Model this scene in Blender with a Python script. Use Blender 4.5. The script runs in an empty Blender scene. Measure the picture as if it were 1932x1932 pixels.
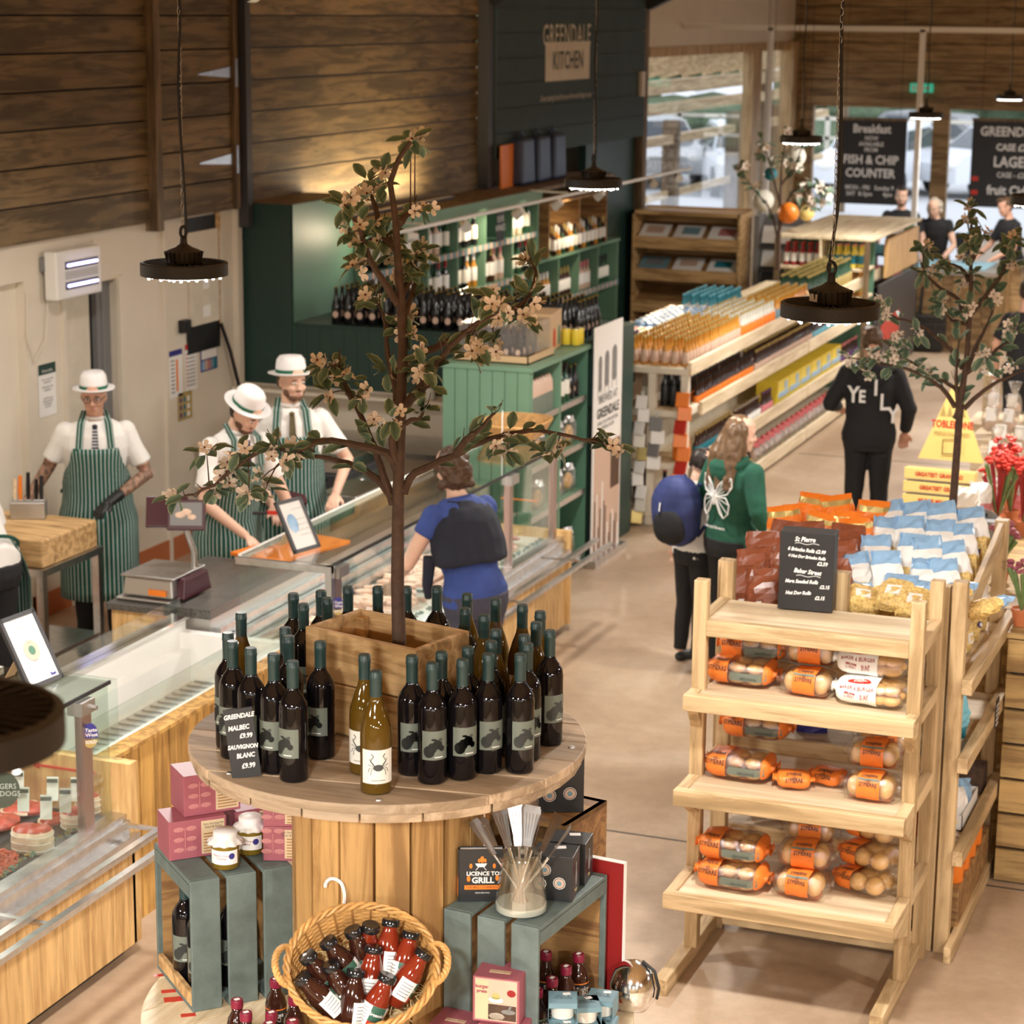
import bpy, bmesh, math, random
from mathutils import Vector, Matrix, noise
R = math.radians; PI = math.pi
V = Vector
random.seed(7)
C = bpy.context.scene.collection
S = bpy.context.scene
# ---------------------------------------------------------------- camera
FPX = 4203.5; PIT = R(12.757); YAW = R(20.787); ROL = R(.582); HC = 3.9
_F = V((-math.sin(YAW)*math.cos(PIT), math.cos(YAW)*math.cos(PIT), -math.sin(PIT)))
_R = V((math.cos(YAW), math.sin(YAW), 0)); _U = _R.cross(_F)
_r = _R*math.cos(ROL)+_U*math.sin(ROL); _u = _U*math.cos(ROL)-_R*math.sin(ROL)
cam_d = bpy.data.cameras.new('camera'); cam = bpy.data.objects.new('camera', cam_d); C.objects.link(cam)
cam_d.sensor_width = 24; cam_d.sensor_height = 24; cam_d.lens = FPX/1932*24
cam_d.clip_start = .05; cam_d.clip_end = 400
cam.matrix_world = Matrix(((_r.x, _u.x, -_F.x, 0), (_r.y, _u.y, -_F.y, 0), (_r.z, _u.z, -_F.z, HC), (0, 0, 0, 1)))
cam_d.dof.use_dof = True; cam_d.dof.focus_distance = 6.6; cam_d.dof.aperture_fstop = 3.8
S.camera = cam
# ---------------------------------------------------------------- world and exposure
w = bpy.data.worlds.new('sky'); S.world = w; w.use_nodes = True
bg = w.node_tree.nodes['Background']
bg.inputs[0].default_value = (.90, .93, 1.0, 1); bg.inputs[1].default_value = 1.7
S.view_settings.view_transform = 'Standard'; S.view_settings.look = 'None'
S.view_settings.exposure = 0.36; S.view_settings.gamma = 1.0; S.view_settings.use_curve_mapping = False
LAMP_W = 52.0
# a survey of the room: the point at height z, or on the plane x = X / y = Y, seen along one sight line
def _ray(px, py): return _F*FPX + _r*(px-966) - _u*(py-966)
def P(px, py, z=0): d = _ray(px, py); return V((0, 0, HC)) + d*((z-HC)/d.z)
def PX(px, py, X): d = _ray(px, py); return V((0, 0, HC)) + d*(X/d.x)
def PY(px, py, Y): d = _ray(px, py); return V((0, 0, HC)) + d*(Y/d.y)
# ---------------------------------------------------------------- materials
MATS = {}
def _nt(name):
    m = bpy.data.materials.new(name); m.use_nodes = True
    nt = m.node_tree; return m, nt, nt.nodes['Principled BSDF']
def setp(b, col=None, rough=None, metal=None, **k):
    if col is not None: b.inputs['Base Color'].default_value = (*col, 1)
    if rough is not None: b.inputs['Roughness'].default_value = rough
    if metal is not None: b.inputs['Metallic'].default_value = metal
    for n, v in k.items(): b.inputs[n.replace('_', ' ')].default_value = v
def coords(nt, scale=(1, 1, 1), src='Object'):
    t = nt.nodes.new('ShaderNodeTexCoord'); m = nt.nodes.new('ShaderNodeMapping')
    m.inputs['Scale'].default_value = scale; nt.links.new(t.outputs[src], m.inputs[0]); return m.outputs[0]
def ramp(nt, fac, stops):
    r = nt.nodes.new('ShaderNodeValToRGB'); cr = r.color_ramp
    while len(cr.elements) < len(stops): cr.elements.new(.5)
    for e, (p, c) in zip(cr.elements, stops): e.position = p; e.color = (*c, 1) if len(c) == 3 else c
    nt.links.new(fac, r.inputs[0]); return r.outputs[0]
def noise_n(nt, vec, scale, detail=4, rough=.55, dist=0):
    n = nt.nodes.new('ShaderNodeTexNoise'); n.inputs['Scale'].default_value = scale
    n.inputs['Detail'].default_value = detail; n.inputs['Roughness'].default_value = rough; n.inputs['Distortion'].default_value = dist
    nt.links.new(vec, n.inputs['Vector']); return n.outputs['Fac']
def mixc(nt, a, b, fac, mode='MULTIPLY'):
    x = nt.nodes.new('ShaderNodeMix'); x.data_type = 'RGBA'; x.blend_type = mode
    def put(s, v):
        if isinstance(v, (tuple, float, int)): s.default_value = v if not isinstance(v, tuple) else (*v, 1)
        else: nt.links.new(v, s)
    put(x.inputs[0], fac); put(x.inputs[6], a); put(x.inputs[7], b); return x.outputs[2]
def bump(nt, b, h, strength=.3, dist=.01):
    n = nt.nodes.new('ShaderNodeBump'); n.inputs['Strength'].default_value = strength; n.inputs['Distance'].default_value = dist
    nt.links.new(h, n.inputs['Height']); nt.links.new(n.outputs[0], b.inputs['Normal'])
def plain(name, col, rough=.5, metal=0, var=0, vs=8, bmp=0, **k):
    m, nt, b = _nt(name); setp(b, col, rough, metal, **k)
    if var or bmp:
        f = noise_n(nt, coords(nt), vs, 5)
        if var:
            c2 = tuple(c*(1-var) for c in col); c3 = tuple(min(1, c*(1+var*.6)) for c in col)
            nt.links.new(ramp(nt, f, [(.3, c2), (.7, c3)]), b.inputs['Base Color'])
        if bmp: bump(nt, b, f, bmp, .004)
    MATS[name] = m; return m
def wood(name, c1, c2, axis=0, rough=.55, s=1.0, knots=.5, dark=(.10, .06, .03), var=.22, stain=None):
    m, nt, b = _nt(name); setp(b, c1, rough)
    sc = [13*s]*3; sc[axis] = 1.1*s
    v = coords(nt, tuple(sc)); g = nt.nodes.new('ShaderNodeNewGeometry')
    ad = nt.nodes.new('ShaderNodeVectorMath'); ad.operation = 'ADD'
    mu = nt.nodes.new('ShaderNodeMath'); mu.operation = 'MULTIPLY'; mu.inputs[1].default_value = 37
    nt.links.new(g.outputs['Random Per Island'], mu.inputs[0]); nt.links.new(v, ad.inputs[0]); nt.links.new(mu.outputs[0], ad.inputs[1])
    f = noise_n(nt, ad.outputs[0], 1.2, 7, .65, .6)
    col = ramp(nt, f, [(.34, tuple(x*.8 for x in c2)), (.44, c2), (.54, c1), (.66, tuple(min(1, x*1.18) for x in c1))])
    sk = [4*s]*3; sk[axis] = 1.6*s
    k = coords(nt, tuple(sk)); ad2 = nt.nodes.new('ShaderNodeVectorMath'); ad2.operation = 'ADD'
    nt.links.new(k, ad2.inputs[0]); nt.links.new(mu.outputs[0], ad2.inputs[1])
    vo = nt.nodes.new('ShaderNodeTexVoronoi'); vo.inputs['Scale'].default_value = 1.3; nt.links.new(ad2.outputs[0], vo.inputs['Vector'])
    kf = ramp(nt, vo.outputs['Distance'], [(.06, (1, 1, 1)), (.20, (0, 0, 0))])
    mk = nt.nodes.new('ShaderNodeMath'); mk.operation = 'MULTIPLY'; mk.inputs[1].default_value = knots; nt.links.new(kf, mk.inputs[0])
    col = mixc(nt, col, dark, mk.outputs[0], 'MIX')
    if stain:
        sf = ramp(nt, noise_n(nt, coords(nt, (1.3, 1.3, 1.3)), 1.5, 5, .6), [(.45, (0, 0, 0)), (.7, (1, 1, 1))])
        mm = nt.nodes.new('ShaderNodeMath'); mm.operation = 'MULTIPLY'; mm.inputs[1].default_value = .55; nt.links.new(sf, mm.inputs[0])
        col = mixc(nt, col, stain, mm.outputs[0], 'MIX')
    rv = ramp(nt, g.outputs['Random Per Island'], [(0, (1-var,)*3), (1, (1, 1, 1))])
    col = mixc(nt, col, rv, 1.0)
    nt.links.new(col, b.inputs['Base Color']); bump(nt, b, f, .35, .004)
    MATS[name] = m; return m
def clear(name, tint=(1, 1, 1), refl=.9, rough=.02, fac=.12, crinkle=0):
    """thin clear pane or film: mostly see-through, mirror-like at grazing angles"""
    m = bpy.data.materials.new(name); m.use_nodes = True; nt = m.node_tree; nt.nodes.clear()
    o = nt.nodes.new('ShaderNodeOutputMaterial'); t = nt.nodes.new('ShaderNodeBsdfTransparent'); g = nt.nodes.new('ShaderNodeBsdfGlossy')
    t.inputs[0].default_value = (*tint, 1); g.inputs[0].default_value = (refl, refl, refl, 1); g.inputs['Roughness'].default_value = rough
    lw = nt.nodes.new('ShaderNodeLayerWeight'); lw.inputs[0].default_value = .5
    pw = nt.nodes.new('ShaderNodeMath'); pw.operation = 'POWER'; pw.inputs[1].default_value = 4; nt.links.new(lw.outputs['Facing'], pw.inputs[0])
    ma = nt.nodes.new('ShaderNodeMath'); ma.operation = 'MULTIPLY_ADD'; ma.inputs[1].default_value = .8; ma.inputs[2].default_value = fac*.4; nt.links.new(pw.outputs[0], ma.inputs[0])
    if crinkle:
        bn = nt.nodes.new('ShaderNodeBump'); bn.inputs['Strength'].default_value = .9; bn.inputs['Distance'].default_value = .006
        nt.links.new(noise_n(nt, coords(nt), crinkle, 3, .6, 1.5), bn.inputs['Height']); nt.links.new(bn.outputs[0], g.inputs['Normal']); nt.links.new(bn.outputs[0], lw.inputs['Normal'])
    mx = nt.nodes.new('ShaderNodeMixShader'); nt.links.new(ma.outputs[0], mx.inputs[0]); nt.links.new(t.outputs[0], mx.inputs[1]); nt.links.new(g.outputs[0], mx.inputs[2])
    nt.links.new(mx.outputs[0], o.inputs[0]); MATS[name] = m; return m
def emit(name, col, st):
    m, nt, b = _nt(name); setp(b, (0, 0, 0), .5); b.inputs['Emission Color'].default_value = (*col, 1); b.inputs['Emission Strength'].default_value = st
    MATS[name] = m; return m
def stripes(name, cols, period, horiz=False, base_rough=.8):
    """cols: list of (fraction start, colour) across one period of the UV u direction"""
    m, nt, b = _nt(name); setp(b, cols[0][1], base_rough)
    t = nt.nodes.new('ShaderNodeTexCoord'); sx = nt.nodes.new('ShaderNodeSeparateXYZ'); nt.links.new(t.outputs['UV'], sx.inputs[0])
    d = nt.nodes.new('ShaderNodeMath'); d.operation = 'DIVIDE'; d.inputs[1].default_value = period; nt.links.new(sx.outputs[1 if horiz else 0], d.inputs[0])
    fr = nt.nodes.new('ShaderNodeMath'); fr.operation = 'FRACT'; nt.links.new(d.outputs[0], fr.inputs[0])
    r = nt.nodes.new('ShaderNodeValToRGB'); cr = r.color_ramp; cr.interpolation = 'CONSTANT'
    while len(cr.elements) < len(cols): cr.elements.new(.5)
    for e, (p, c) in zip(cr.elements, cols): e.position = p; e.color = (*c, 1)
    nt.links.new(fr.outputs[0], r.inputs[0]); nt.links.new(r.outputs[0], b.inputs['Base Color']); MATS[name] = m; return m
wood('wall_wood', (.27, .185, .09), (.135, .092, .045), 1, .6, 1, .75, (.07, .045, .022), .45, (.13, .105, .055))
wood('far_wood', (.40, .26, .12), (.24, .145, .06), 0, .6, 1, .5, (.12, .075, .035), .3)
wood('post_wood', (.22, .145, .075), (.12, .078, .04), 2, .6, 1, .3)
wood('pine', (.66, .48, .27), (.48, .33, .165), 0, .55, 1, .45, (.28, .16, .07), .15)
wood('pine_y', (.66, .48, .27), (.48, .33, .165), 1, .55, 1, .45, (.28, .16, .07), .15)
wood('pine_z', (.64, .46, .25), (.46, .31, .15), 2, .55, 1, .45, (.28, .16, .07), .15)
wood('ply', (.70, .56, .38), (.58, .44, .28), 0, .5, .6, .1, (.4, .25, .12), .1)
wood('clad_wood', (.62, .36, .10), (.40, .21, .055), 2, .55, 1, .6, (.16, .08, .03), .25)
wood('rack_clad', (.50, .33, .13), (.33, .20, .075), 0, .55, 1, .6, (.14, .08, .03), .3)
wood('board_oak', (.72, .47, .20), (.60, .36, .14), 2, .5, 1.6, .12, (.3, .18, .08), .1)
wood('spool_wood', (.55, .41, .27), (.37, .26, .155), 0, .7, 1, .5, (.09, .06, .035), .3, (.36, .29, .21))
wood('stave_wood', (.58, .34, .12), (.38, .20, .06), 2, .6, 1, .7, (.09, .045, .02), .35)
wood('crate_wood', (.74, .48, .22), (.52, .31, .12), 0, .6, 1.4, .5, (.15, .08, .035), .25)
wood('old_crate', (.42, .24, .09), (.26, .13, .05), 0, .6, 1.4, .5, (.12, .06, .03), .25)
wood('pale_shelf', (.80, .68, .48), (.70, .56, .36), 1, .5, 1, .2, (.4, .3, .18), .1)
plain('white_wall', (.76, .69, .57), .55, var=.06, vs=2)
plain('white_gloss', (.85, .84, .80), .25)
plain('white', (.80, .79, .76), .5)
plain('paper', (.88, .87, .84), .6)
plain('cream_shelf', (.72, .66, .54), .5, var=.08)
plain('steel', (.62, .62, .62), .28, 1, var=.15, vs=20)
plain('steel_dull', (.50, .49, .47), .42, 1)
plain('steel_pink', (.48, .38, .35), .35, 1)
plain('chrome', (.85, .85, .85), .12, 1)
plain('lamp_black', (.022, .021, .021), .5, bmp=.2, vs=60)
plain('black', (.012, .012, .013), .45)
plain('black_gloss', (.010, .010, .011), .12)
plain('dark_grey', (.05, .05, .055), .5)
plain('mid_grey', (.22, .22, .22), .5)
plain('green_dark', (.018, .052, .042), .45, var=.1, vs=3)
plain('green_mid', (.085, .20, .135), .45, var=.05, vs=4)
plain('green_light', (.16, .30, .20), .45, var=.06, vs=4)
plain('sign_green', (.030, .058, .058), .65, var=.15, vs=3)
plain('crate_paint', (.13, .175, .165), .65, var=.22, vs=18, bmp=.4)
plain('slab', (.10, .095, .085), .3, var=.6, vs=90)
plain('wine_glass_dark', (.006, .005, .006), .035)
plain('capsule', (.020, .052, .052), .38)
plain('label_sage', (.165, .195, .16), .6)
plain('label_cream', (.80, .78, .70), .6)
plain('amber', (.10, .055, .006), .04)
plain('ink', (.03, .03, .03), .7)
plain('ink_grey', (.06, .065, .06), .7)
plain('chalk', (.85, .85, .83), .8)
plain('slate', (.018, .018, .019), .55, var=.3, vs=6)
plain('skin', (.62, .34, .235), .5, Subsurface_Weight=.05, var=.07, vs=10)
plain('skin_light', (.72, .45, .33), .5, Subsurface_Weight=.05, var=.07, vs=10)
plain('skin_tan', (.45, .24, .15), .5, var=.1, vs=10)
plain('shirt_white', (.80, .78, .74), .75, var=.05, vs=6)
plain('hair_brown', (.085, .042, .018), .5, bmp=.9, vs=55, var=.4)
plain('hair_dark', (.020, .013, .010), .45, bmp=.9, vs=55)
plain('hair_fair', (.15, .085, .042), .45, bmp=.8, vs=40, var=.35)
plain('hair_grey', (.50, .44, .36), .5, bmp=.8, vs=40, var=.2)
plain('stubble', (.13, .065, .035), .8)
plain('navy', (.012, .015, .028), .85, var=.15, vs=9)
plain('blue_top', (.035, .07, .28), .8, var=.2, vs=9)
plain('grey_trouser', (.055, .055, .085), .85, var=.2, vs=9)
plain('hoodie_green', (.010, .085, .050), .85, var=.25, vs=9)
plain('black_cloth', (.010, .010, .012), .85, var=.2, vs=9)
plain('pack_blue', (.022, .035, .14), .7, var=.2, vs=9)
plain('print_white', (.80, .80, .78), .7)
plain('band_green', (.006, .11, .055), .7)
plain('hat_white', (.80, .77, .76), .8)
plain('tie_blue', (.02, .02, .09), .6, var=.5, vs=90)
plain('tie_olive', (.10, .08, .03), .6, var=.5, vs=90)
plain('orange_pack', (.83, .22, .035), .35, var=.12, vs=30)
plain('orange', (.85, .22, .02), .4)
plain('red', (.55, .035, .02), .4)
plain('deep_red', (.30, .012, .012), .5)
plain('bun', (.78, .47, .17), .5, var=.25, vs=14)
plain('brown_bag', (.26, .075, .035), .32, var=.2, vs=12, bmp=.4)
plain('pasta', (.83, .56, .20), .55, var=.45, vs=85, bmp=.9)
plain('bag_blue', (.28, .48, .72), .3, var=.15, vs=20)
plain('bag_navy', (.04, .04, .24), .4)
plain('yellow_soft', (.82, .60, .20), .5)
plain('yellow', (.80, .62, .05), .45)
plain('card', (.58, .40, .22), .7)
plain('mauve', (.36, .10, .13), .5, var=.08, vs=9)
plain('mauve_leaf', (.50, .20, .20), .5)
plain('tan_panel', (.66, .52, .33), .6)
plain('black_card', (.018, .019, .021), .4)
plain('meat_red', (.50, .055, .035), .32, var=.45, vs=30, bmp=.4)
plain('meat_mince', (.55, .085, .045), .4, var=.3, vs=40)
plain('fat', (.80, .58, .44), .4, var=.2, vs=30)
plain('sausage', (.82, .52, .40), .32, var=.12, vs=15)
plain('pink_meat', (.78, .36, .33), .32, var=.35, vs=25, bmp=.3)
plain('garnish', (.06, .15, .10), .5, var=.7, vs=60)
plain('bark', (.085, .048, .030), .75, var=.35, vs=40, bmp=.6)
plain('petal', (.92, .82, .72), .6, var=.1, vs=25)
plain('petal_core', (.14, .045, .02), .7)
plain('wicker', (.62, .34, .11), .5, var=.3, vs=30)
plain('wicker_dark', (.40, .19, .055), .55, var=.3, vs=30)
plain('straw', (.72, .55, .28), .7, var=.3, vs=60)
plain('sauce_red', (.20, .022, .008), .08, Coat_Weight=.4)
plain('sauce_brown', (.035, .010, .006), .08, Coat_Weight=.4)
plain('green_label', (.035, .115, .075), .5)
plain('chutney', (.20, .13, .015), .12)
plain('maroon_cap', (.20, .012, .035), .3)
plain('cider', (.55, .25, .035), .12)
plain('pale_glass', (.62, .62, .55), .1)
plain('brown_glass', (.045, .016, .008), .1)
plain('green_glass', (.02, .07, .035), .1)
plain('gold', (.60, .47, .18), .35, .6)
plain('purple', (.14, .045, .18), .4)
plain('teal', (.02, .20, .26), .4)
plain('pink', (.75, .25, .28), .5)
plain('jug', (.075, .045, .045), .2)
plain('leather', (.06, .012, .02), .4)
plain('terracotta', (.50, .16, .06), .6)
plain('plant_green', (.16, .26, .09), .5, var=.3, vs=20)
plain('hedge', (.16, .22, .13), .9, var=.5, vs=14)
plain('asphalt', (.50, .50, .50), .9)
plain('car_white', (.75, .77, .80), .25)
plain('car_glass', (.06, .07, .08), .1)
plain('tile_blue', (.035, .06, .13), .4)
plain('skyblue', (.18, .50, .62), .5)
plain('vinegar_blue', (.17, .30, .36), .5)
plain('rose', (.62, .44, .34), .4)
emit('led', (1.0, .95, .86), 7.0)
emit('uv_tube', (.55, .5, 1.0), 5)
emit('spot_glow', (1.0, .86, .62), 30)
emit('uv_tube2', (.6, .6, 1), 3); emit('exit_green', (.05, .55, .32), .5)
clear('glass', (.93, .97, .95), .9, .02, .12)
clear('glass_side', (.86, .92, .89), .9, .02, .16)
clear('film', (.97, .96, .93), .95, .14, .45, 60)
clear('pane', (.96, .98, 1.0), .8, .01, .05)
clear('jar_glass', (.90, .92, .90), .95, .03, .4)
stripes('apron', [(0, (.006, .075, .052)), (.62, (.62, .66, .62)), (.80, (.006, .075, .052))], .022)
stripes('tie_stripe', [(0, (.03, .03, .05)), (.6, (.55, .55, .55))], .02, True)
# leaf: variegated green from centre to rim
def leaf_mat():
    m, nt, b = _nt('leaf'); setp(b, (.07, .13, .07), .55)
    t = nt.nodes.new('ShaderNodeTexCoord'); sx = nt.nodes.new('ShaderNodeSeparateXYZ'); nt.links.new(t.outputs['UV'], sx.inputs[0])
    nt.links.new(ramp(nt, sx.outputs[0], [(.0, (.085, .155, .105)), (.70, (.14, .23, .155)), (.95, (.42, .48, .32))]), b.inputs['Base Color']); MATS['leaf'] = m
leaf_mat()
def floor_mat():
    m, nt, b = _nt('floor_concrete'); setp(b, (.5, .3, .2), .34)
    f = noise_n(nt, coords(nt, (1, 1, 1)), .8, 6, .6, .4); f2 = noise_n(nt, coords(nt, (1, 1, 1)), 14, 6, .7)
    c = ramp(nt, f, [(.38, (.38, .265, .175)), (.52, (.46, .335, .23)), (.64, (.52, .40, .29))])
    c2 = ramp(nt, f2, [(.35, (.86, .86, .86)), (.65, (1, 1, 1))])
    nt.links.new(mixc(nt, c, c2, 1.0), b.inputs['Base Color'])
    nt.links.new(ramp(nt, f, [(.3, (.30,)*3), (.7, (.48,)*3)]), b.inputs['Roughness']); MATS['floor_concrete'] = m
floor_mat()
# ---------------------------------------------------------------- mesh collector
class MB:
    def __init__(s): s.v = []; s.f = []; s.m = []; s.uv = []
    def add(s, vs, fs, mi=0, uvs=None):
        o = len(s.v); s.v += [tuple(v) for v in vs]; s.f += [tuple(i+o for i in f) for f in fs]; s.m += [mi]*len(fs)
        s.uv += (list(uvs) if uvs else [(0, 0)]*len(vs)); return s
    def box(s, c, d, rz=0, mi=0, rx=0, ry=0, tap=1):
        M = Matrix.Rotation(rz, 3, 'Z') @ Matrix.Rotation(ry, 3, 'Y') @ Matrix.Rotation(rx, 3, 'X'); c = V(c); vs = []
        for z in (-.5, .5):
            t = tap if z > 0 else 1
            for x, y in ((-.5, -.5), (.5, -.5), (.5, .5), (-.5, .5)): vs.append(c + M @ V((x*d[0]*t, y*d[1]*t, z*d[2])))
        return s.add(vs, [(3, 2, 1, 0), (4, 5, 6, 7), (0, 1, 5, 4), (1, 2, 6, 5), (2, 3, 7, 6), (3, 0, 4, 7)], mi)
    def b2(s, a, b, mi=0):
        a, b = V(a), V(b); return s.box((a+b)/2, [abs(x) for x in (b-a)], 0, mi)
    def bar(s, a, b, w, h, mi=0, up=(0, 0, 1)):
        a, b = V(a), V(b); t = (b-a).normalized(); u = V(up)
        if abs(t.dot(u)) > .98: u = V((0, 1, 0))
        sd = t.cross(u).normalized()*w/2; uu = sd.cross(t).normalized()*h/2; vs = []
        for p in (a, b): vs += [p-sd-uu, p+sd-uu, p+sd+uu, p-sd+uu]
        return s.add(vs, [(3, 2, 1, 0), (4, 5, 6, 7), (0, 1, 5, 4), (1, 2, 6, 5), (2, 3, 7, 6), (3, 0, 4, 7)], mi)
    def path(s, pts, rad, n=8, mi=0, cap=True):
        pts = [V(p) for p in pts]; k = len(pts)
        if not hasattr(rad, '__len__'): rad = [rad]*k
        vs = []; nrm = None
        for i, p in enumerate(pts):
            t = (pts[min(i+1, k-1)] - pts[max(i-1, 0)]).normalized()
            if nrm is None: nrm = t.orthogonal().normalized()
            nrm = (nrm - t*nrm.dot(t)); nrm = nrm.normalized() if nrm.length > 1e-6 else t.orthogonal().normalized()
            bi = t.cross(nrm)
            for j in range(n):
                a = 2*PI*j/n; vs.append(p + (nrm*math.cos(a)+bi*math.sin(a))*rad[i])
        fs = [(i*n+j, i*n+(j+1) % n, (i+1)*n+(j+1) % n, (i+1)*n+j) for i in range(k-1) for j in range(n)]
        if cap: fs += [tuple(range(n-1, -1, -1)), tuple(range((k-1)*n, k*n))]
        return s.add(vs, fs, mi)
    def lathe(s, prof, n=16, c=(0, 0, 0), M=None, mi=0, mis=None, wob=None):
        vs = []; c = V(c)
        for i, (r, z) in enumerate(prof):
            for j in range(n):
                a = 2*PI*j/n; rr = r*(wob(i, a) if wob else 1); p = V((rr*math.cos(a), rr*math.sin(a), z)); vs.append(c + (M @ p if M else p))
        k = len(prof); o = len(s.v); s.v += [tuple(v) for v in vs]; s.uv += [(0, 0)]*len(vs)
        for i in range(k-1):
            m = mis[i] if mis else mi
            for j in range(n): s.f.append(tuple(o+q for q in (i*n+j, i*n+(j+1) % n, (i+1)*n+(j+1) % n, (i+1)*n+j))); s.m.append(m)
        if prof[0][0] > 1e-5: s.f.append(tuple(o+q for q in range(n-1, -1, -1))); s.m.append(mis[0] if mis else mi)
        if prof[-1][0] > 1e-5: s.f.append(tuple(o+q for q in range((k-1)*n, k*n))); s.m.append(mis[-1] if mis else mi)
        return s
    def ell(s, c, r, n=12, k=8, mi=0, M=None, sq=1):
        vs = []; c = V(c)
        for i in range(k+1):
            t = -PI/2+PI*i/k
            for j in range(n):
                a = 2*PI*j/n; q = [math.cos(t)*math.cos(a), math.cos(t)*math.sin(a), math.sin(t)]
                if sq != 1: q = [math.copysign(abs(x)**sq, x) for x in q]
                p = V((q[0]*r[0], q[1]*r[1], q[2]*r[2])); vs.append(c + (M @ p if M else p))
        return s.add(vs, [(i*n+j, i*n+(j+1) % n, (i+1)*n+(j+1) % n, (i+1)*n+j) for i in range(k) for j in range(n)], mi)
    def loft(s, secs, n=18, mi=0):
        """secs: (centre, half width, half depth, tilt about x) ellipses stacked bottom to top"""
        vs = []
        for c, a, b, t in secs:
            c = V(c); M = Matrix.Rotation(t, 3, 'X')
            for j in range(n):
                q = 2*PI*j/n; vs.append(c + M @ V((a*math.cos(q), b*math.sin(q), 0)))
        k = len(secs); fs = [(i*n+j, i*n+(j+1) % n, (i+1)*n+(j+1) % n, (i+1)*n+j) for i in range(k-1) for j in range(n)]
        fs += [tuple(range(n-1, -1, -1)), tuple(range((k-1)*n, k*n))]
        return s.add(vs, fs, mi)
    def prism(s, poly, z0, z1, mi=0, M=None):
        n = len(poly); vs = [V((x, y, z)) for z in (z0, z1) for x, y in poly]
        if M: vs = [M @ v for v in vs]
        return s.add(vs, [tuple(range(n-1, -1, -1)), tuple(range(n, 2*n))] + [(i, (i+1) % n, n+(i+1) % n, n+i) for i in range(n)], mi)
    def mesh(s, name, mats, smooth=False, bev=0):
        me = bpy.data.meshes.new(name); me.from_pydata(s.v, [], s.f); 
        for m in mats: me.materials.append(MATS[m] if isinstance(m, str) else m)
        me.polygons.foreach_set('material_index', s.m)
        if any(u != (0, 0) for u in s.uv):
            ul = me.uv_layers.new(name='UVMap'); li = [0]*len(me.loops); me.loops.foreach_get('vertex_index', li)
            ul.data.foreach_set('uv', [x for i in li for x in s.uv[i]])
        if smooth: me.polygons.foreach_set('use_smooth', [True]*len(me.polygons))
        me.update()
        if smooth and smooth != 'all':
            try: me.set_sharp_from_angle(angle=R(42))
            except Exception: pass
        return me
def _ms(m): return [m] if isinstance(m, str) else list(m)
def tag(o, label=None, cat=None, group=None, kind=None):
    if label: o['label'] = label
    if cat: o['category'] = cat
    if group: o['group'] = group
    if kind: o['kind'] = kind
    return o
def link(o): C.objects.link(o); return o
def thing(name, label, cat, loc=(0, 0, 0), rz=0, group=None):
    o = link(bpy.data.objects.new(name, None)); o.location = loc; o.rotation_euler = (0, 0, rz); o.empty_display_size = .05
    return tag(o, label, cat, group)
def obj(name, mb, mats, parent=None, smooth=False, loc=None, rot=None, bev=0):
    me = mb.mesh(name, _ms(mats), smooth) if isinstance(mb, MB) else mb
    o = link(bpy.data.objects.new(name, me))
    if parent is not None: o.parent = parent
    if loc is not None: o.location = loc
    if rot is not None: o.rotation_euler = rot
    if bev:
        b = o.modifiers.new('bevel', 'BEVEL'); b.width = bev; b.segments = 2; b.limit_method = 'ANGLE'; b.angle_limit = R(40)
    return o
def solo(name, label, cat, mb, mats, loc=(0, 0, 0), rz=0, group=None, smooth=False, bev=0, rot=None):
    o = obj(name, mb, mats, None, smooth, loc, rot or (0, 0, rz), bev); return tag(o, label, cat, group)
def struct(name, mb, mats, smooth=False, bev=0):
    o = obj(name, mb, mats, None, smooth, bev=bev); o['kind'] = 'structure'; return o
def dup(root, loc, rz=None, label=None, group=None, rot=None, scale=None):
    def cp(o, par):
        c = o.copy(); C.objects.link(c); c.parent = par
        for ch in o.children: cp(ch, c)
        return c
    r = cp(root, root.parent); r.location = loc
    if rz is not None: r.rotation_euler = (0, 0, rz)
    if rot is not None: r.rotation_euler = rot
    if scale: r.scale = (scale,)*3 if not hasattr(scale, '__len__') else scale
    if label: r['label'] = label
    if group: r['group'] = group
    return r
def place(root, loc, rz=0, label=None, group=None, rot=None, scale=None, _used=set()):
    """the first placement moves the prototype itself, later ones copy it"""
    if root.name in _used: return dup(root, loc, rz, label, group, rot, scale)
    _used.add(root.name); root.location = loc; root.rotation_euler = rot or (0, 0, rz)
    if scale: root.scale = (scale,)*3 if not hasattr(scale, '__len__') else scale
    if label: root['label'] = label
    if group: root['group'] = group
    return root
_W = bpy.data.scenes.new('workbench')
def baked(o):
    """mesh of an object after its modifiers, evaluated in a small scene of its own"""
    _W.collection.objects.link(o); vl = _W.view_layers[0]; vl.update(); dg = vl.depsgraph
    me = bpy.data.meshes.new_from_object(o.evaluated_get(dg)); bpy.data.objects.remove(o); return me
def text(body, size, M, mat, parent, name='lettering', bold=0, align='CENTER', shear=0, fn=None, sx=1, space=1, ls=1):
    cu = bpy.data.curves.new(name, 'FONT'); cu.body = body; cu.size = size; cu.align_x = align; cu.align_y = 'CENTER'
    cu.offset = bold; cu.shear = shear; cu.space_character = space; cu.space_line = ls; cu.resolution_u = 2
    me = baked(bpy.data.objects.new(name, cu)); bpy.data.curves.remove(cu)
    for v in me.vertices:
        c = V((v.co.x*sx, v.co.y, 0)); v.co = fn(c) if fn else M @ c
    me.materials.clear(); me.materials.append(MATS[mat]); me.name = name
    o = link(bpy.data.objects.new(name, me)); o.parent = parent; return o
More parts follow.
